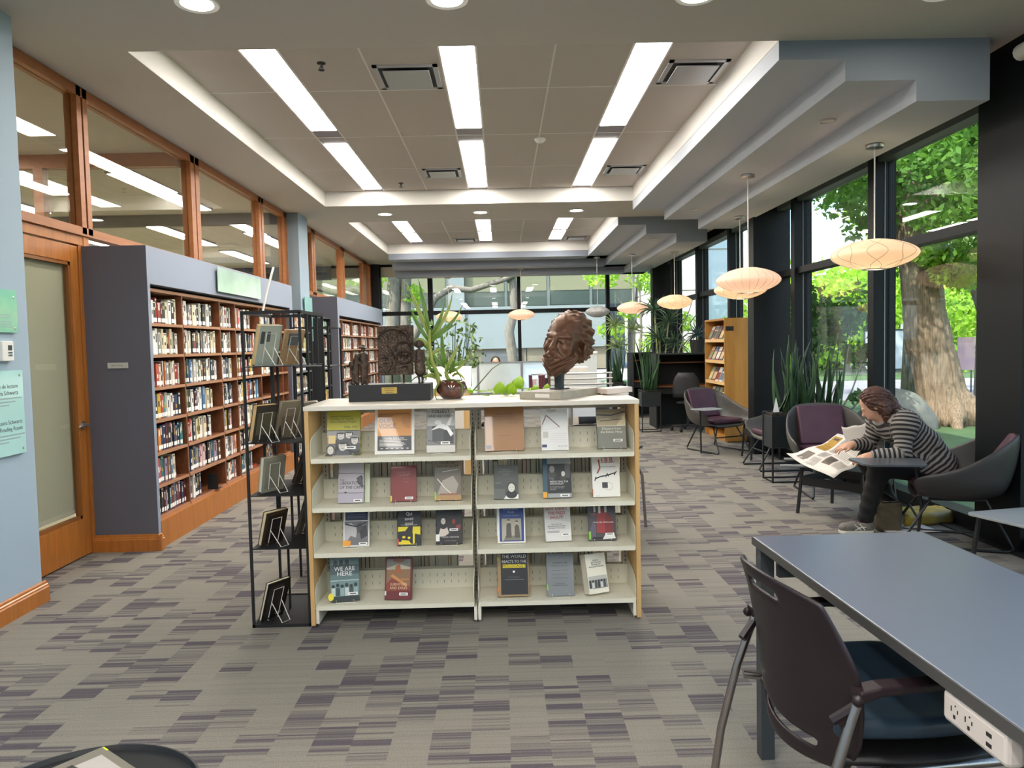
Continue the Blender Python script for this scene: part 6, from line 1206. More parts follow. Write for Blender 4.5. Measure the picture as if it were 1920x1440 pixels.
# leafy potted shrub behind the aloe
t = root('potted_shrub', (-.62, 9.3, 0), 'tall dark twiggy potted shrub behind the aloe and bowl', 'plant')
MB().lathe([(0, 0), (.17, 0), (.21, .36), (.19, .36), (.18, .3), (0, .3)], 20).build('pot', M('clay_pot', '#b5a27e', .7), t, smooth=True); g = random.Random(9)
for k in range(26):
    a = g.uniform(0, 6.28); r_ = g.uniform(.1, .5); z = g.uniform(1.2, 1.85); MB().tube([(0, 0, .3), (r_ * .4 * math.cos(a), r_ * .3 * math.sin(a), .95), (r_ * math.cos(a), r_ * .6 * math.sin(a), z), (r_ * 1.25 * math.cos(a), r_ * .7 * math.sin(a), z + .08)], [.012, .009, .006, .004], 5).build('branch', M('shrub_green', '#4f5c36', .6), t)
v, f = leafcloud([((0, 0, 1.5), .5)], 420, .035, 99); tag(link('foliage', fast_mesh('foliage', v, f, M('shrub_leaf', '#41592f', .5, var='#6d8a44', scale=9)), t), kind='stuff')
# frosted desk screens, monitors, desk, person
m_frost = glass_mat('frosted_glass', '#ffffff', 1.4, .55)
t = root('desk_screen', (.03, 13.0, 0), 'frosted glass desk screen in three grey framed panels', 'screen')
for a, b in ((-.80, -.46), (-.42, .29), (.33, .75)): B(a, b, -.004, .004, .75, 1.26).build('frosted_pane', m_frost, t)
for x in (-.82, -.44, .31, .77): B(x - .018, x + .018, -.02, .02, .0, 1.28).build('post', M('frame_grey', '#8b8d90', .4, metal=.5), t)
B(-.8, .77, -.015, .015, 1.26, 1.28).build('top_rail', _mats['frame_grey'], t); B(-.8, .77, -.015, .015, .72, .75).build('bottom_rail', _mats['frame_grey'], t)
t = root('office_desk', (.1, 13.45, 0), 'white office desk behind the frosted screens', 'desk'); B(-1.0, 1.0, -.38, .38, .71, .74).build('desk_top', m_white, t)
for x in (-.95, .95):
    for y in (-.33, .33): B(x - .025, x + .025, y - .025, y + .025, 0, .71).build('leg', m_steel, t)
def monitor(loc, rz, label, on):
    t = root('monitor', loc, label, 'monitor', R(rz)); B(-.27, .27, 0, .03, .12, .45).build('case', m_blackm, t); B(-.255, .255, -.002, 0, .135, .435).build('screen', M('screen_on', '#9fc4ee', .3, emit=1.2, ecol='#8fb6ea') if on else m_blackm, t)
    if on: B(-.255, .255, -.004, -.002, .40, .435).build('window_bar', M('screen_bar', '#3566b8', .3, emit=.6, ecol='#2f5fb4'), t)
    B(-.03, .03, .02, .05, .0, .2).build('stand', m_blackm, t); B(-.11, .11, -.05, .12, 0, .012).build('foot', m_blackm, t)
monitor((-.02, 13.3, .74), 180, 'monitor seen as a grey shape through the frosted screen', False); monitor((.66, 13.25, .74), -12, 'monitor with a bright blue screen beside the row of books', True); monitor((-.95, 13.6, .78), 175, 'black backed monitor to the shrub side of the frosted screen', False)
# low cabinets and newspaper rack
t = root('low_cabinet', (-.52, 8.3, 0), 'low maple and white cabinet with sloping top beyond the aloe bowl', 'cabinet'); B(-.28, .16, -.2, .2, 0, 1.12).build('body', m_maple, t); MB().prism([(-.21, 1.12), (.21, 1.12), (.21, 1.34)], -.30, .18, 'x').build('sloped_top', m_lam, t); B(-.2, .1, -.205, -.2, .2, .9).build('door', m_lam, t)
t = root('low_cabinet', (.95, 9.6, 0), 'white topped maple cabinet behind the newspaper rack', 'cabinet'); B(-.3, .1, -.2, .2, 0, 1.19).build('body', m_maple, t); B(-.32, .12, -.22, .22, 1.19, 1.27).build('top', m_lam, t); B(-.2, .05, -.205, -.2, .2, .9).build('door', m_lam, t)
t = root('newspaper_rack', (.85, 8.0, 0), 'grey tubular newspaper rack with hanging sticks behind the bronze head', 'rack')
for x in (-.42, .29):
    B(x - .012, x + .012, -.02, .02, 0, 1.25).build('post', m_steel, t)
for k in range(4):
    MB().tube([(-.55, -.03 * k, 1.25 - .055 * k), (.31, -.03 * k, 1.25 - .055 * k)], .009, 8).build('rail', m_steel, t)
    MB().ell((.23, -.03 * k - .012, 1.255 - .055 * k), (.014, .014, .018)).build('rail_knob', m_white, t)
    if k < 3: MB().add([(-.35, -.03 * k - .004, 1.24 - .055 * k), (.12, -.03 * k - .004, 1.24 - .055 * k), (.12, -.03 * k - .02, .86 - .03 * k), (-.35, -.03 * k - .02, .86 - .03 * k)], [(0, 1, 2, 3)]).build('newspaper', PM(['#d9d6cf', '#cfccc4', '#c9ccd0'][k]), t)
t = root('book_trolley', (.42, 7.4, 0), 'low book trolley carrying a short row of upright books behind the pothos', 'trolley'); B(-.35, .25, -.15, .15, 1.0, 1.02).build('shelf', m_steel, t)
for x in (-.34, .23): B(x, x + .02, -.15, .15, 0, 1.08).build('end_frame', m_steel, t)
x = -.16
for k in range(7): th = g.uniform(.018, .035); h = g.uniform(.2, .28); cn = g.choice(['maroon', 'white', 'brown', 'black', 'pink']); tag(B(0, th, 0, .16, 0, h).build('trolley_book', BM[cn][0], loc=(.42 + x, 7.33, 1.021)), '%s upright book, %s in the row on the low trolley' % (cn, ORD[k]), 'book', 'books on the low trolley'); x += th + .002
t = root('desk_clutter', (.6, 7.4, 1.021), 'loose white paper stack lying on the low trolley end', 'papers'); B(-.08, .04, -.1, .1, 0, .04).build('sheet_stack', m_white, t)
t = root('white_bin', (1.14, 10.6, 0), 'tall pale grey cabinet between the bronze head and the back window post', 'cabinet'); B(-.16, .16, -.2, .2, 0, 1.42).build('body', M('pale_grey', '#c9cfcd', .6), t); B(-.17, .17, -.21, .21, 1.42, 1.45).build('top', m_white, t)
# ================================================================ PERSON READING THE NEWSPAPER
m_skin = M('skin', '#c99a80', .55); m_hair = M('hair_brown', '#3a221a', .45, var='#5a3526', scale=30, stretch=(1, 1, .25), bump=.6, bscale=120); m_pants = M('trousers_black', '#101014', .8); m_shoe = M('sneaker', '#5d5a55', .6, var='#77736c', scale=30); m_sole = M('sneaker_sole', '#d8d3c8', .6); m_shoep = M('sneaker_purple', '#4a3350', .6)
def stripes():
    m = bpy.data.materials.new('striped_knit'); m.use_nodes = True; n = m.node_tree.nodes; l = m.node_tree.links; b = n['Principled BSDF']; b.inputs['Roughness'].default_value = .9
    at = n.new('ShaderNodeAttribute'); at.attribute_name = 'stripe'
    fr = n.new('ShaderNodeMath'); fr.operation = 'FRACT'; l.new(at.outputs['Fac'], fr.inputs[0]); gt = n.new('ShaderNodeMath'); gt.operation = 'GREATER_THAN'; gt.inputs[1].default_value = .5; l.new(fr.outputs[0], gt.inputs[0])
    mx = n.new('ShaderNodeMix'); mx.data_type = 'RGBA'; l.new(gt.outputs[0], mx.inputs[0]); mx.inputs[6].default_value = lin('#8b8580'); mx.inputs[7].default_value = lin('#232022'); l.new(mx.outputs[2], b.inputs['Base Color']); return m
PX, PY = 3.20, 6.02
J = dict(pel=(.24, .02, .53), waist=(.16, .01, .67), chest=(-.01, 0, .83), neck=(-.165, -.01, .925), head=(-.235, -.005, 1.015), shN=(-.08, -.18, .885), shF=(-.10, .17, .885), elN=(-.125, -.235, .665), elF=(-.17, .22, .68), wrN=(-.345, -.17, .64), wrF=(-.34, .15, .685),
         hipN=(.22, -.09, .52), hipF=(.22, .10, .52), knN=(-.26, -.15, .545), knF=(-.20, .17, .55), anN=(-.315, -.02, .10), anF=(.02, .14, .10))
def Jb(n): return J[n]
def torso(X, Y, Z, g=0.0):
    d = s_cap(X, Y, Z, J['pel'], J['waist'], .145 + g, .125 + g); d = smin(d, s_cap(X, Y, Z, J['waist'], J['chest'], .125 + g, .140 + g), .06)
    d = smin(d, s_ell(X, Y, Z, J['pel'], (.16 + g, .185 + g, .13 + g)), .05); d = smin(d, s_cap(X, Y, Z, J['shN'], J['shF'], .085 + g), .08); return d
def arm(X, Y, Z, k, g=0.0, fore=1.0):
    d = s_cap(X, Y, Z, J['sh' + k], J['el' + k], .062 + g, .047 + g); return smin(d, s_cap(X, Y, Z, J['el' + k], J['wr' + k], .046 + g, .032 + g), .03)
def leg(X, Y, Z, k, g=0.0):
    d = s_cap(X, Y, Z, J['hip' + k], J['kn' + k], .098 + g, .066 + g); return smin(d, s_cap(X, Y, Z, J['kn' + k], J['an' + k], .066 + g, .043 + g), .04)
def hand(X, Y, Z, k):
    w = np.array(J['wr' + k]); dr = np.array([-.95, .05, -.22]); dr /= np.linalg.norm(dr); sd = np.array([0, 1, .2]); sd /= np.linalg.norm(sd); dn = np.array([.1, 0, -1])
    d = s_cap(X, Y, Z, w, w + dr * .035, .026, .03); d = smin(d, s_cap(X, Y, Z, w + dr * .03 - sd * .02, w + dr * .075 - sd * .026, .017), .02); d = smin(d, s_cap(X, Y, Z, w + dr * .03 + sd * .02, w + dr * .07 + sd * .026, .017), .02)
    for i, L_ in enumerate((.062, .074, .07, .055)):
        o = sd * (-.033 + .022 * i); p0 = w + dr * .08 + o; p1 = p0 + dr * L_ * .55 + dn * .008; p2 = p1 + dr * L_ * .3 + dn * .024
        d = smin(d, smin(s_cap(X, Y, Z, p0, p1, .0095, .0085), s_cap(X, Y, Z, p1, p2, .0085, .007), .004), .006)
    p0 = w + dr * .02 - sd * .03; p1 = p0 + dr * .03 - sd * .022 + dn * .008; return smin(d, smin(s_cap(X, Y, Z, p0, p1, .013, .010), s_cap(X, Y, Z, p1, p1 + dr * .03 + dn * .014, .010, .008), .006), .008)
def headf(X, Y, Z):
    # face turned to -x, bowed a little
    hx, hy, hz = J['head']; c, s = math.cos(.55), math.sin(.55); cw, sw = math.cos(.5), math.sin(.5); X0 = (X - hx) * cw - (Y - hy) * sw; y = (X - hx) * sw + (Y - hy) * cw; z = (Z - hz) * c - X0 * s; x = X0 * c + (Z - hz) * s
    d = s_ell(x, y, z, (.012, 0, .035), (.098, .078, .098)); d = smin(d, s_ell(x, y, z, (-.035, 0, -.035), (.058, .056, .075)), .03); d = smin(d, s_cap(x, y, z, (-.085, 0, .005), (-.108, 0, -.03), .008, .012), .012)
    ya = np.abs(y); d = smax(d, -s_ell(x, ya, z, (-.098, .030, .005), (.016, .014, .009)), .006); d = smin(d, s_ell(x, ya, z, (-.080, .030, .004), (.012, .012, .010)), .003); d = smin(d, s_cap(x, ya, z, (-.093, .012, .022), (-.078, .046, .020), .006), .006)
    d = smin(d, s_cap(x, ya, z, (-.092, 0, -.058), (-.082, .022, -.060), .007), .004); d = smin(d, s_cap(x, ya, z, (-.088, 0, -.072), (-.080, .018, -.071), .007), .004); d = smin(d, s_ell(x, ya, z, (.01, .079, -.005), (.018, .009, .028)), .006)
    return d
def body_fn(X, Y, Z):
    d = torso(X, Y, Z); d = smin(d, s_cap(X, Y, Z, J['chest'], J['neck'], .09, .052), .06); d = smin(d, s_cap(X, Y, Z, J['neck'], J['head'], .052, .055), .03); d = smin(d, headf(X, Y, Z), .02)
    for k in 'NF': d = smin(d, arm(X, Y, Z, k), .035); d = smin(d, hand(X, Y, Z, k), .012); d = smin(d, leg(X, Y, Z, k), .05); a = J['an' + k]; d = smin(d, s_cap(X, Y, Z, (a[0], a[1], .06), (a[0] - .14, a[1], .035), .038, .028), .03)
    return d
t = root('person', (PX, PY, 0), 'person in striped knit top and black trousers bent over a newspaper in a lounge chair', 'person')
v, f = surf(body_fn, (-.55, -.36, -.01), (.45, .36, 1.30), .0085); link('body', fast_mesh('body', v, f, m_skin, smooth=True), t)
def knit_fn(X, Y, Z):
    d = torso(X, Y, Z, .016)
    for k in 'NF': d = smin(d, leg(X, Y, Z, k, .016), .05)
    d = smax(d - .006, -(Z + .30 * (X - .2) - .455), .01); d = np.where(X < .02, np.maximum(d, .70 - Z - .2 * X), d); d = smin(d, s_cap(X, Y, Z, J['chest'], (-.135, -.005, .895), .105, .075), .05)
    for k in 'NF': d = smin(d, arm(X, Y, Z, k, .013), .04)
    fold = .004 * np.sin(60 * (X * .6 + Z) + 12 * Y) * np.sin(25 * Z + 18 * Y); d = d + fold
    d = smax(d, -(Z + .30 * (X - .2) - .455), .01)              # hem
    for k in 'NF':
        w = np.array(J['wr' + k]); e = np.array(J['el' + k]); u = (w - e) / np.linalg.norm(w - e); q = (X - w[0]) * u[0] + (Y - w[1]) * u[1] + (Z - w[2]) * u[2]; r_ = np.sqrt((X - w[0]) ** 2 + (Y - w[1]) ** 2 + (Z - w[2]) ** 2); d = np.where(r_ < .1, np.maximum(d, q + .005), d)
    n = np.array([-.75, 0, .66]); d = smax(d, (X + .178) * n[0] + (Z - .925) * n[2], .006); return d
v, f = surf(knit_fn, (-.46, -.36, .36), (.46, .36, 1.15), .0085); me = fast_mesh('knit_top', v, f, stripes(), smooth=True)
# stripes run round the body and round each sleeve: distance along the nearest limb
def along(v, a, b): a, b = np.array(a), np.array(b); d = b - a; L_ = np.linalg.norm(d); s = ((v - a) @ d) / L_; q = a + np.clip(s / L_, 0, 1)[:, None] * d; return s, np.linalg.norm(v - q, axis=1)
best = np.full(len(v), 9.0); val = np.zeros(len(v))
for (a, b, off, w) in ((J['pel'], J['waist'], 0, .9), (J['waist'], J['chest'], .166, .9), (J['chest'], J['neck'], .42, 1.0), (J['shN'], J['elN'], .0, 1.55), (J['elN'], J['wrN'], .30, 1.55), (J['shF'], J['elF'], 0, 1.55), (J['elF'], J['wrF'], .3, 1.55)):
    s, dd = along(v, a, b); k = dd * w < best; best[k] = (dd * w)[k]; val[k] = (s + off)[k]
at = me.attributes.new('stripe', 'FLOAT', 'POINT'); at.data.foreach_set('value', (val / .034).astype(np.float32)); link('knit_top', me, t)
def pants_fn(X, Y, Z):
    d = torso(X, Y, Z, .012)
    for k in 'NF': d = smin(d, leg(X, Y, Z, k, .012), .05)
    d = d - .004
    d = d + .003 * np.sin(70 * Z + 30 * X); d = smax(d, Z + .35 * (X - .2) - .60, .01); return smax(d, -(Z - .085), .006)
v, f = surf(pants_fn, (-.45, -.32, .06), (.46, .34, .82), .009); link('trousers', fast_mesh('trousers', v, f, m_pants, smooth=True), t)
def hair_fn(X, Y, Z):
    hx, hy, hz = J['head']; d = s_ell(X, Y, Z, (hx + .012, hy, hz + .045), (.125, .098, .112)); d = smin(d, s_cap(X, Y, Z, (hx + .10, hy, hz), (hx + .17, hy - .02, hz - .10), .085, .075), .05); d = smin(d, s_cap(X, Y, Z, (hx + .17, hy - .02, hz - .10), (hx + .235, hy - .03, hz - .20), .07, .025), .04); d = smin(d, s_cap(X, Y, Z, (hx + .03, hy - .085, hz + .02), (hx + .06, hy - .10, hz - .10), .04, .03), .03); d = smin(d, s_cap(X, Y, Z, (hx + .03, hy + .085, hz + .02), (hx + .05, hy + .09, hz - .10), .04, .03), .03)
    d = d + .006 * np.sin(Y * 150 + 30 * X + 6 * np.sin(Z * 40)) + .003 * np.sin(Y * 330 + Z * 60); return smax(d, -((X - hx) * .88 - (Y - hy) * .48 + .066 + .9 * (Z - hz - .02)), .012)
v, f = surf(hair_fn, (-.42, -.19, .70), (.12, .17, 1.22), .007); link('hair', fast_mesh('hair', v, f, m_hair, smooth=True), t)
for k, ry in (('N', 0), ('F', 25)):
    a = J['an' + k]; s = bpy.data.objects.new('shoe', None); COL.objects.link(s); s.parent = t; s.location = (a[0], a[1], 0); s.rotation_euler = (0, 0, R(ry))
    def shoe_fn(X, Y, Z): d = s_cap(X, Y, Z, (.02, 0, .085), (.02, 0, .05), .046, .046); d = smin(d, s_cap(X, Y, Z, (.02, 0, .052), (-.16, 0, .045), .046, .036), .03); d = smin(d, s_cap(X, Y, Z, (-.10, 0, .05), (-.175, 0, .04), .042, .034), .02); d = smax(d, -(Z - .022), .004); return smax(d, Z - .118, .01)
    v, f = surf(shoe_fn, (-.24, -.07, 0), (.09, .07, .15), .006); link('upper', fast_mesh('upper', v, f, m_shoe, smooth=True), s)
    pts = [(.02 + .052 * math.cos(q), .046 * math.sin(q)) for q in np.linspace(-1.5, 1.5, 8)] + [(-.165 - .045 * math.cos(q), -.044 * math.sin(q) * -1) for q in np.linspace(1.5, -1.5, 8)]
    MB().prism(pts, 0, .024).build('sole', m_sole, s, bevel=.004); MB().lathe([(.05, 0), (.053, .012), (.05, .025)], 16, c=(.02, 0, .098)).build('collar', m_shoep, s)
    mb = MB()
    for q in ((-.02, -.06, .03, .08), (-.05, -.10, .03, .075), (-.0, -.11, .055, .045), (-.10, -.02, .03, .062)): mb.bar((q[0], -.047, q[2]), (q[1], -.040, q[3]), .006, .004, up=(0, 1, 0))
    mb.build('side_stripes', m_sole, s)
    mb = MB(); [mb.bar((-.05 - .022 * i, -.022, .098 - .008 * i), (-.06 - .022 * i, .022, .098 - .008 * i), .006, .006) for i in range(4)]; mb.build('laces', m_shoep, s)
# ---- second person at the computer
def desk_person(X, Y, Z):
    d = s_cap(X, Y, Z, (0, 0, .55), (0, -.05, .98), .15, .15); d = smin(d, s_cap(X, Y, Z, (-.17, -.05, 1.0), (.17, -.05, 1.0), .075), .06); d = smin(d, s_cap(X, Y, Z, (0, -.05, 1.0), (0, -.06, 1.13), .06, .052), .04); d = smin(d, s_ell(X, Y, Z, (0, -.07, 1.22), (.078, .098, .118)), .03); d = smin(d, s_cap(X, Y, Z, (0, -.165, 1.22), (0, -.18, 1.195), .012), .01)
    for s in (-1, 1): d = smin(d, s_cap(X, Y, Z, (s * .19, -.05, .99), (s * .23, -.12, .76), .055, .045), .03); d = smin(d, s_cap(X, Y, Z, (s * .23, -.12, .76), (s * .14, -.38, .775), .043, .03), .02); d = smin(d, s_cap(X, Y, Z, (s * .1, 0, .55), (s * .12, -.42, .54), .085, .06), .04); d = smin(d, s_cap(X, Y, Z, (s * .12, -.42, .54), (s * .12, -.40, .08), .06, .045), .04); d = smin(d, s_cap(X, Y, Z, (s * .12, -.40, .05), (s * .12, -.52, .04), .04), .03)
    return d
t = root('person', (-.12, 14.55, 0), 'dark haired person at a computer, only the top of the head above the frosted screen', 'person')
v, f = surf(desk_person, (-.34, -.62, 0), (.34, .2, 1.4), .018); link('body', fast_mesh('body', v, f, m_skin, smooth=True), t)
v, f = surf(lambda X, Y, Z: smax(smin(s_ell(X, Y, Z, (0, -.05, 1.25), (.094, .108, .115)), s_ell(X, Y, Z, (0, .0, 1.18), (.085, .07, .1)), .03), -(Y + .115 + .3 * (1.3 - Z)), .02), (-.14, -.2, 1.05), (.14, .12, 1.42), .014); link('hair', fast_mesh('hair', v, f, M('hair_black', '#171212', .5), smooth=True), t)
v, f = surf(lambda X, Y, Z: smax(smin(s_cap(X, Y, Z, (0, 0, .5), (0, -.05, .98), .168, .165), s_cap(X, Y, Z, (-.17, -.05, 1.0), (.17, -.05, 1.0), .088), .06), Z - 1.08, .02), (-.34, -.3, .4), (.34, .25, 1.15), .02); link('sweater', fast_mesh('sweater', v, f, M('sweater_maroon', '#6d2328', .9), smooth=True), t)
# ---- newspaper, sticks, bags, papers
m_news = M('newsprint', '#d5cfc8', .9); m_newt = M('news_text', '#aaa49d', .9)
def sheet(name, A, B_, C_, D, sag, label, cat, prints, n=10, seed=1):
    A, B_, C_, D = map(Vector, (A, B_, C_, D)); g = random.Random(seed); o = A.copy()
    def S(u, v): p = A * (1 - u) * (1 - v) + B_ * u * (1 - v) + C_ * u * v + D * (1 - u) * v; return p + Vector((0, 0, -sag * 4 * u * (1 - u) * .6 - sag * .5 * math.sin(v * 5 + u * 3) - .35 * sag * math.sin(u * 11 + v * 2)))
    t = root(name, o, label, cat); mb = MB()
    for i in range(n + 1):
        for j in range(n + 1): mb.v.append(tuple(S(i / n, j / n) - o))
    for i in range(n):
        for j in range(n): a = i * (n + 1) + j; mb.f.append((a, a + n + 1, a + n + 2, a + 1)); mb.m.append(0)
    q = mb.build('sheet', m_news, t, smooth='all'); solid(q, .003); mats = []; pm = MB()
    for (u0, v0, u1, v1, c) in prints:
        m = m_newt if c == 't' else PM(c)
        if m not in mats: mats.append(m)
        rows = [(v0, v1)] if c != 't' else [(v0 + (v1 - v0) * k / 9, v0 + (v1 - v0) * (k + .5) / 9) for k in range(9)]
        for (a, b) in rows:
            k = 5
            for i in range(k):
                ua, ub = u0 + (u1 - u0) * i / k, u0 + (u1 - u0) * (i + 1) / k
                for jj in range(3 if c != 't' else 1):
                    va, vb = (a + (b - a) * jj / 3, a + (b - a) * (jj + 1) / 3) if c != 't' else (a, b)
                    pm.quad(*[tuple(S(uu, vv) - o + Vector((0, 0, .004))) for uu, vv in ((ua, va), (ub, va), (ub, vb), (ua, vb))], mats.index(m))
    tag(pm.build('newsprint', mats, t), kind='stuff'); return t
sheet('newspaper', (2.55, 6.78, .535), (3.12, 7.02, .665), (3.06, 6.25, .62), (2.73, 6.22, .40), .03, 'open newspaper with colour pictures draped over the black side table edge', 'newspaper',
      [(.52, .04, .92, .30, '#b08a3a'), (.56, .08, .72, .24, '#3a3634'), (.78, .10, .88, .26, '#4f4a44'), (.12, .08, .36, .26, '#7d746c'), (.2, .56, .44, .74, '#6a5650'), (.24, .6, .4, .72, '#3f4a48'), (.05, .32, .28, .52, 't'), (.32, .34, .5, .52, 't'), (.55, .36, .9, .5, 't'), (.5, .56, .7, .9, 't'), (.2, .78, .45, .95, 't'), (.72, .56, .92, .9, 't')])
sheet('newspaper', (2.92, 6.50, .80), (3.12, 6.40, .86), (3.16, 6.36, .63), (2.98, 6.48, .60), .02, 'folded newspaper page held upright beside the knit sleeve', 'newspaper', [(.1, .1, .9, .4, 't'), (.1, .5, .6, .8, '#8b8680')])
for k, (a, b, lab) in enumerate((((2.43, 6.62, .452), (2.86, 6.52, .452), 'grey newspaper stick nearer the viewer on the side table'), ((2.60, 6.98, .452), (3.0, 6.9, .452), 'grey newspaper stick behind the open paper'))):
    tag(MB().tube([a, b], .013, 8).build('newspaper_stick', M('stick_grey', '#8b8d90', .4), smooth=True), lab, 'stick', 'newspaper sticks')
t = root('handbag', (3.085, 6.03, 0), 'slouched olive green handbag on the carpet between the shoes', 'bag', R(-12))
def bag_fn(X, Y, Z): w = .105 - .10 * np.abs(Z - .02) ; d = s_box(X, Y, Z, (0, 0, .12), (.10, .055, .12), .04); d = smin(d, s_cap(X, Y, Z, (-.075, 0, .2), (-.13, 0, .29), .045, .012), .03); return d + .006 * np.sin(X * 45 + Z * 30) * np.sin(Z * 38)
v, f = surf(bag_fn, (-.18, -.09, -.01), (.14, .09, .33), .009); link('pouch', fast_mesh('pouch', v, f, M('olive_canvas', '#4d4537', .9, var='#5c5342', scale=12), smooth=True), t); MB().tube([(-.12, -.02, .28), (-.04, -.05, .24), (.08, -.04, .245)], .006, 6).build('zip', m_blackm, t); MB().tube([(-.12, .0, .27), (-.05, .05, .33), (.06, .04, .25)], .008, 6).build('strap', m_blackm, t)
t = root('yellow_bag', (3.52, 6.30, 0), 'flat yellow and grey carrier bag lying beyond the lounge chair', 'bag', R(12))
v, f = surf(lambda X, Y, Z: s_box(X, Y, Z, (0, 0, .055), (.27, .14, .055), .04) + .008 * np.sin(X * 22 + Y * 9) * np.sin(Y * 30 + X * 7), (-.32, -.2, -.01), (.32, .2, .14), .014); link('bag_body', fast_mesh('bag_body', v, f, M('yellow_bag', '#b59a26', .5, var='#7d7048', scale=5), smooth=True), t); MB().tube([(-.27, .02, .08), (-.34, .02, .16), (-.30, .03, .24), (-.24, .02, .1)], .02, 6).build('handle', M('bag_handle', '#d9d4c8', .7), t)
t = root('white_cloth', (3.15, 6.42, 0), 'crumpled white cloth beside the yellow bag', 'cloth')
v, f = surf(lambda X, Y, Z: s_ell(X, Y, Z, (0, 0, .11), (.075, .06, .12)) + .012 * np.sin(X * 60 + Z * 40) * np.sin(Z * 55 + Y * 30), (-.12, -.1, -.02), (.12, .1, .26), .012); link('cloth_body', fast_mesh('cloth_body', v, f, m_white, smooth=True), t)
sheet('floor_paper', (3.0, 6.22, .012), (3.42, 6.24, .012), (3.46, 5.92, .012), (3.04, 5.94, .012), .004, 'newspaper spread on the carpet under the shoes', 'newspaper', [(.1, .1, .4, .4, '#7f8a96'), (.5, .1, .9, .5, 't'), (.1, .5, .4, .9, 't'), (.6, .6, .8, .8, '#8a4a48')], 8)
# ================================================================ FOREGROUND: desk, chair, round table
m_desk = M('desk_lavender', '#5d6575', .30, spec=.5); m_dedge = M('desk_edge_grey', '#4c4a48', .5); m_dleg = M('desk_leg', '#3f4347', .45); m_plum = M('plum_plastic', '#1e1118', .42, var='#1a0e15', scale=10); m_seatb = M('seat_vinyl', '#263747', .36, var='#20303f', scale=8); m_chrome = M('chrome_leg', '#a49f9c', .25, metal=1.0)
dk = root('reading_desk', (1.27, 1.85, 0), 'long grey topped reading desk with charcoal edges nearest the viewer', 'desk', R(1.2))
B(-.322, .322, -1.0, .965, .802, .83).build('desk_top', m_desk, dk, bevel=.003)
mb = MB(); [mb.box(*q) for q in ((-.326, -.3222, -1.0, .968, .801, .829), (.3222, .326, -1.0, .968, .801, .829), (-.326, .326, .9652, .969, .801, .829))]; mb.build('edge_band', m_dedge, dk)
for x in (-.315, .265):
    for y in (.905, -.98): B(x, x + .05, y, y + .05, 0, .80).build('leg', m_dleg, dk)
B(-.20, -.16, -.9, .9, .75, .80).build('side_rail', m_dleg, dk); B(.25, .29, -.9, .9, .74, .80).build('side_rail', m_dleg, dk); B(-.26, .26, .87, .90, .70, .80).build('end_rail', m_dleg, dk)
B(-.24, -.1, .68, .86, .755, .80).build('cable_tray', m_blackm, dk); B(-.24, -.14, .55, .68, .775, .80).build('cable_box', m_blackm, dk)
ob = bpy.data.objects.new('power_outlet', None); COL.objects.link(ob); ob.parent = dk; ob.location = (-.306, -.325, .760); ob.scale = (.8, .8, .8); m_out = M('outlet_white', '#d8cdc6', .4)
B(-.02, .03, -.13, .13, -.04, .045).build('outlet_box', m_out, ob, bevel=.012)
mb = MB()
for yy in (.075, .015):
    mb.box(-.0215, -.020, yy - .004, yy + .004, -.016, -.006); mb.box(-.0215, -.020, yy + .012, yy + .015, .0, .014); mb.box(-.0215, -.020, yy - .015, yy - .012, .002, .012); mb.box(-.0215, -.020, yy - .006, yy - .002, .018, .022)
mb.build('socket_slots', m_slot, ob)['kind'] = 'stuff'
for zz in (-.018, .008): B(-.0215, -.020, -.075, -.055, zz, zz + .010).build('port', m_slot, ob)
def shell_grid(fn, nu, nv):
    mb = MB()
    for i in range(nu + 1):
        for j in range(nv + 1): mb.v.append(fn(i / nu, j / nv))
    for i in range(nu):
        for j in range(nv): a = i * (nv + 1) + j; mb.f.append((a, a + nv + 1, a + nv + 2, a + 1)); mb.m.append(0)
    return mb
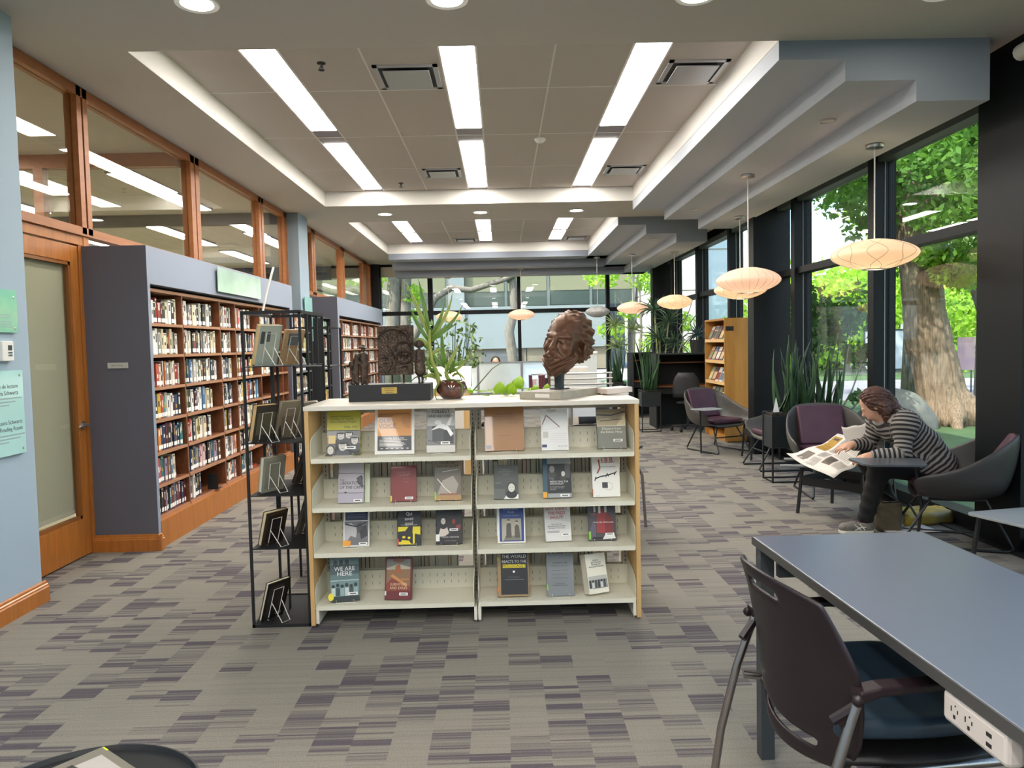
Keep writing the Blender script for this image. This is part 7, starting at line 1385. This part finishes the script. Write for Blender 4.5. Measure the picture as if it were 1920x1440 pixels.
def task_chair(loc, rz, label, sc=1.12):
    """side chair: front faces -y, moulded plum back, blue seat, chrome legs and short arms"""
    t = root('side_chair', loc, label, 'chair', R(rz), 'plum side chairs')
    # back shell: wide at the middle, waisted below, curved round the sitter, hand slot near the top
    def bk(u, v):
        z = .405 + .44 * v; w = .222 + .042 * math.sin(min(1, v * 1.25) * math.pi * .62) - .055 * max(0, v - .62) / .38 - .03 * max(0, .18 - v) / .18
        s = 2 * u - 1; x = s * w * 1.0; y = .235 + .035 * v + .035 * (v ** 2) - .062 * s * s - .02 * math.sin(v * math.pi); return (x, y, z - .028 * s * s * max(0, v - .5) * 2 + .02 * s * s * (1 - v))
    mb = shell_grid(bk, 24, 22); keep = []
    for q in mb.f:
        c = [sum(mb.v[i][k] for i in q) / 4 for k in range(3)]
        if abs(c[0]) < .08 and .785 < c[2] < .800: continue
        if abs(c[0]) < .13 and .452 < c[2] < .474: continue
        keep.append(q)
    mb.f = keep; mb.m = [0] * len(keep); o = mb.build('backrest', m_plum, t, smooth='all'); sd = o.modifiers.new('thick', 'SOLIDIFY'); sd.thickness = .013; sd.offset = 0; ss = o.modifiers.new('round', 'SUBSURF'); ss.levels = 1; ss.render_levels = 1
    def st(u, v):
        s = 2 * u - 1; y = .205 - .46 * v; w = .205 + .03 * math.sin(v * math.pi) - .03 * max(0, v - .75) * 4 * .5; return (s * w, y, .505 - .018 * (1 - s * s) * math.sin(v * math.pi) - .035 * max(0, v - .72) ** 2 * 12)
    o = shell_grid(st, 14, 14).build('seat_pad', m_seatb, t, smooth='all'); sd = o.modifiers.new('thick', 'SOLIDIFY'); sd.thickness = .045; sd.offset = -1; bv = o.modifiers.new('soft', 'BEVEL'); bv.width = .016; bv.segments = 3; bv.limit_method = 'ANGLE'
    o = shell_grid(lambda u, v: tuple(Vector(st(u, v)) * 1 + Vector(((2 * u - 1) * .008, -.012 * (2 * v - 1) * -1, -.052))), 12, 12).build('seat_pan', M('pan_black', '#1b1a1d', .5), t, smooth='all'); sd = o.modifiers.new('thick', 'SOLIDIFY'); sd.thickness = .014
    for s in (-1, 1):
        MB().tube([(s * .275, .33, .0), (s * .268, .285, .30), (s * .262, .24, .48), (s * .258, .205, .58), (s * .256, .18, .645)], .0115, 10).build('rear_leg', m_chrome, t, smooth=True)
        MB().tube([(s * .262, .22, .455), (s * .235, .10, .445), (s * .235, -.20, .445), (s * .245, -.26, .40), (s * .262, -.30, .0)], .0115, 10).build('front_leg', m_chrome, t, smooth=True)
        MB().prism([(.20, .622), (.20, .65), (.15, .658), (-.02, .658), (-.085, .646), (-.11, .630), (-.085, .634), (-.02, .640), (.15, .636)], s * .262 - .022, s * .262 + .022, 'x').build('armrest', m_plum, t, bevel=.005)
        MB().tube([(s * .256, .19, .61), (s * .235, .235, .57)], .012, 8).build('back_bracket', m_plum, t); MB().ell((s * .275, .20, .63), (.012, .014, .014)).build('arm_bolt', m_plum, t, smooth=True)
    t.scale = (sc,) * 3; return t
task_chair((1.02, 2.085, 0), 96, 'plum backed side chair with blue vinyl seat tucked under the reading desk')
task_chair((.80, 6.15, 0), 160, 'plum side chair mostly hidden behind the low bookcase, one leg showing')
# round black table with a book
t = root('round_table', (-1.04, 1.745, 0), 'round black tray table at the near corner, under a grey picture book', 'table')
MB().lathe([(0, .478), (.27, .478), (.288, .486), (.290, .505), (.284, .506), (.279, .494), (.26, .490), (0, .490)], 48).build('tray_top', m_black, t, smooth=True); MB().tube([(0, 0, .02), (0, 0, .48)], .022, 12).build('stem', m_black, t); MB().lathe([(0, 0), (.2, 0), (.2, .008), (.03, .02), (0, .02)], 36).build('base_disc', m_black, t, smooth=True)
t = root('picture_book', (-1.094, 2.004, .4915), 'large grey picture book with a photograph and yellow tag lying on the round table', 'book', R(-128.5))
# local x runs along one edge, y along the other, corner at the origin
mb = MB(); mb.box(0, .30, 0, .235, 0, .003); mb.box(0, .30, 0, .235, .021, .024); mb.box(.296, .30, 0, .235, 0, .024); mb.build('cover', M('cover_grey', '#6d6a60', .4, coat=.3), t); B(.003, .296, .004, .231, .003, .021).build('page_block', m_page, t)
mb = MB(); mb.quad((.022, .04, .0243), (.28, .04, .0243), (.28, .20, .0243), (.022, .20, .0243), 0); mb.quad((.022, .04, .0245), (.12, .04, .0245), (.10, .2, .0245), (.022, .2, .0245), 1); mb.quad((.13, .08, .0246), (.18, .08, .0246), (.16, .2, .0246), (.12, .2, .0246), 2); mb.quad((.09, .03, .0247), (.105, .03, .0247), (.085, .2, .0247), (.075, .2, .0247), 3); mb.quad((.2, .03, .0246), (.28, .03, .0246), (.28, .12, .0246), (.19, .15, .0246), 2)
mb.build('cover_photo', [PM('#837f79'), PM('#a5a19b'), PM('#55524e'), PM('#2f2d2b')], t); B(.0, .004, .006, .03, .0241, .0248).build('yellow_tag', PM('#d9e02a'), t)
tag(stuffb.build('library_books', SM), 'rows of library books on the far bays, far bookcase and black shelf units', 'books', kind='stuff')
finish()
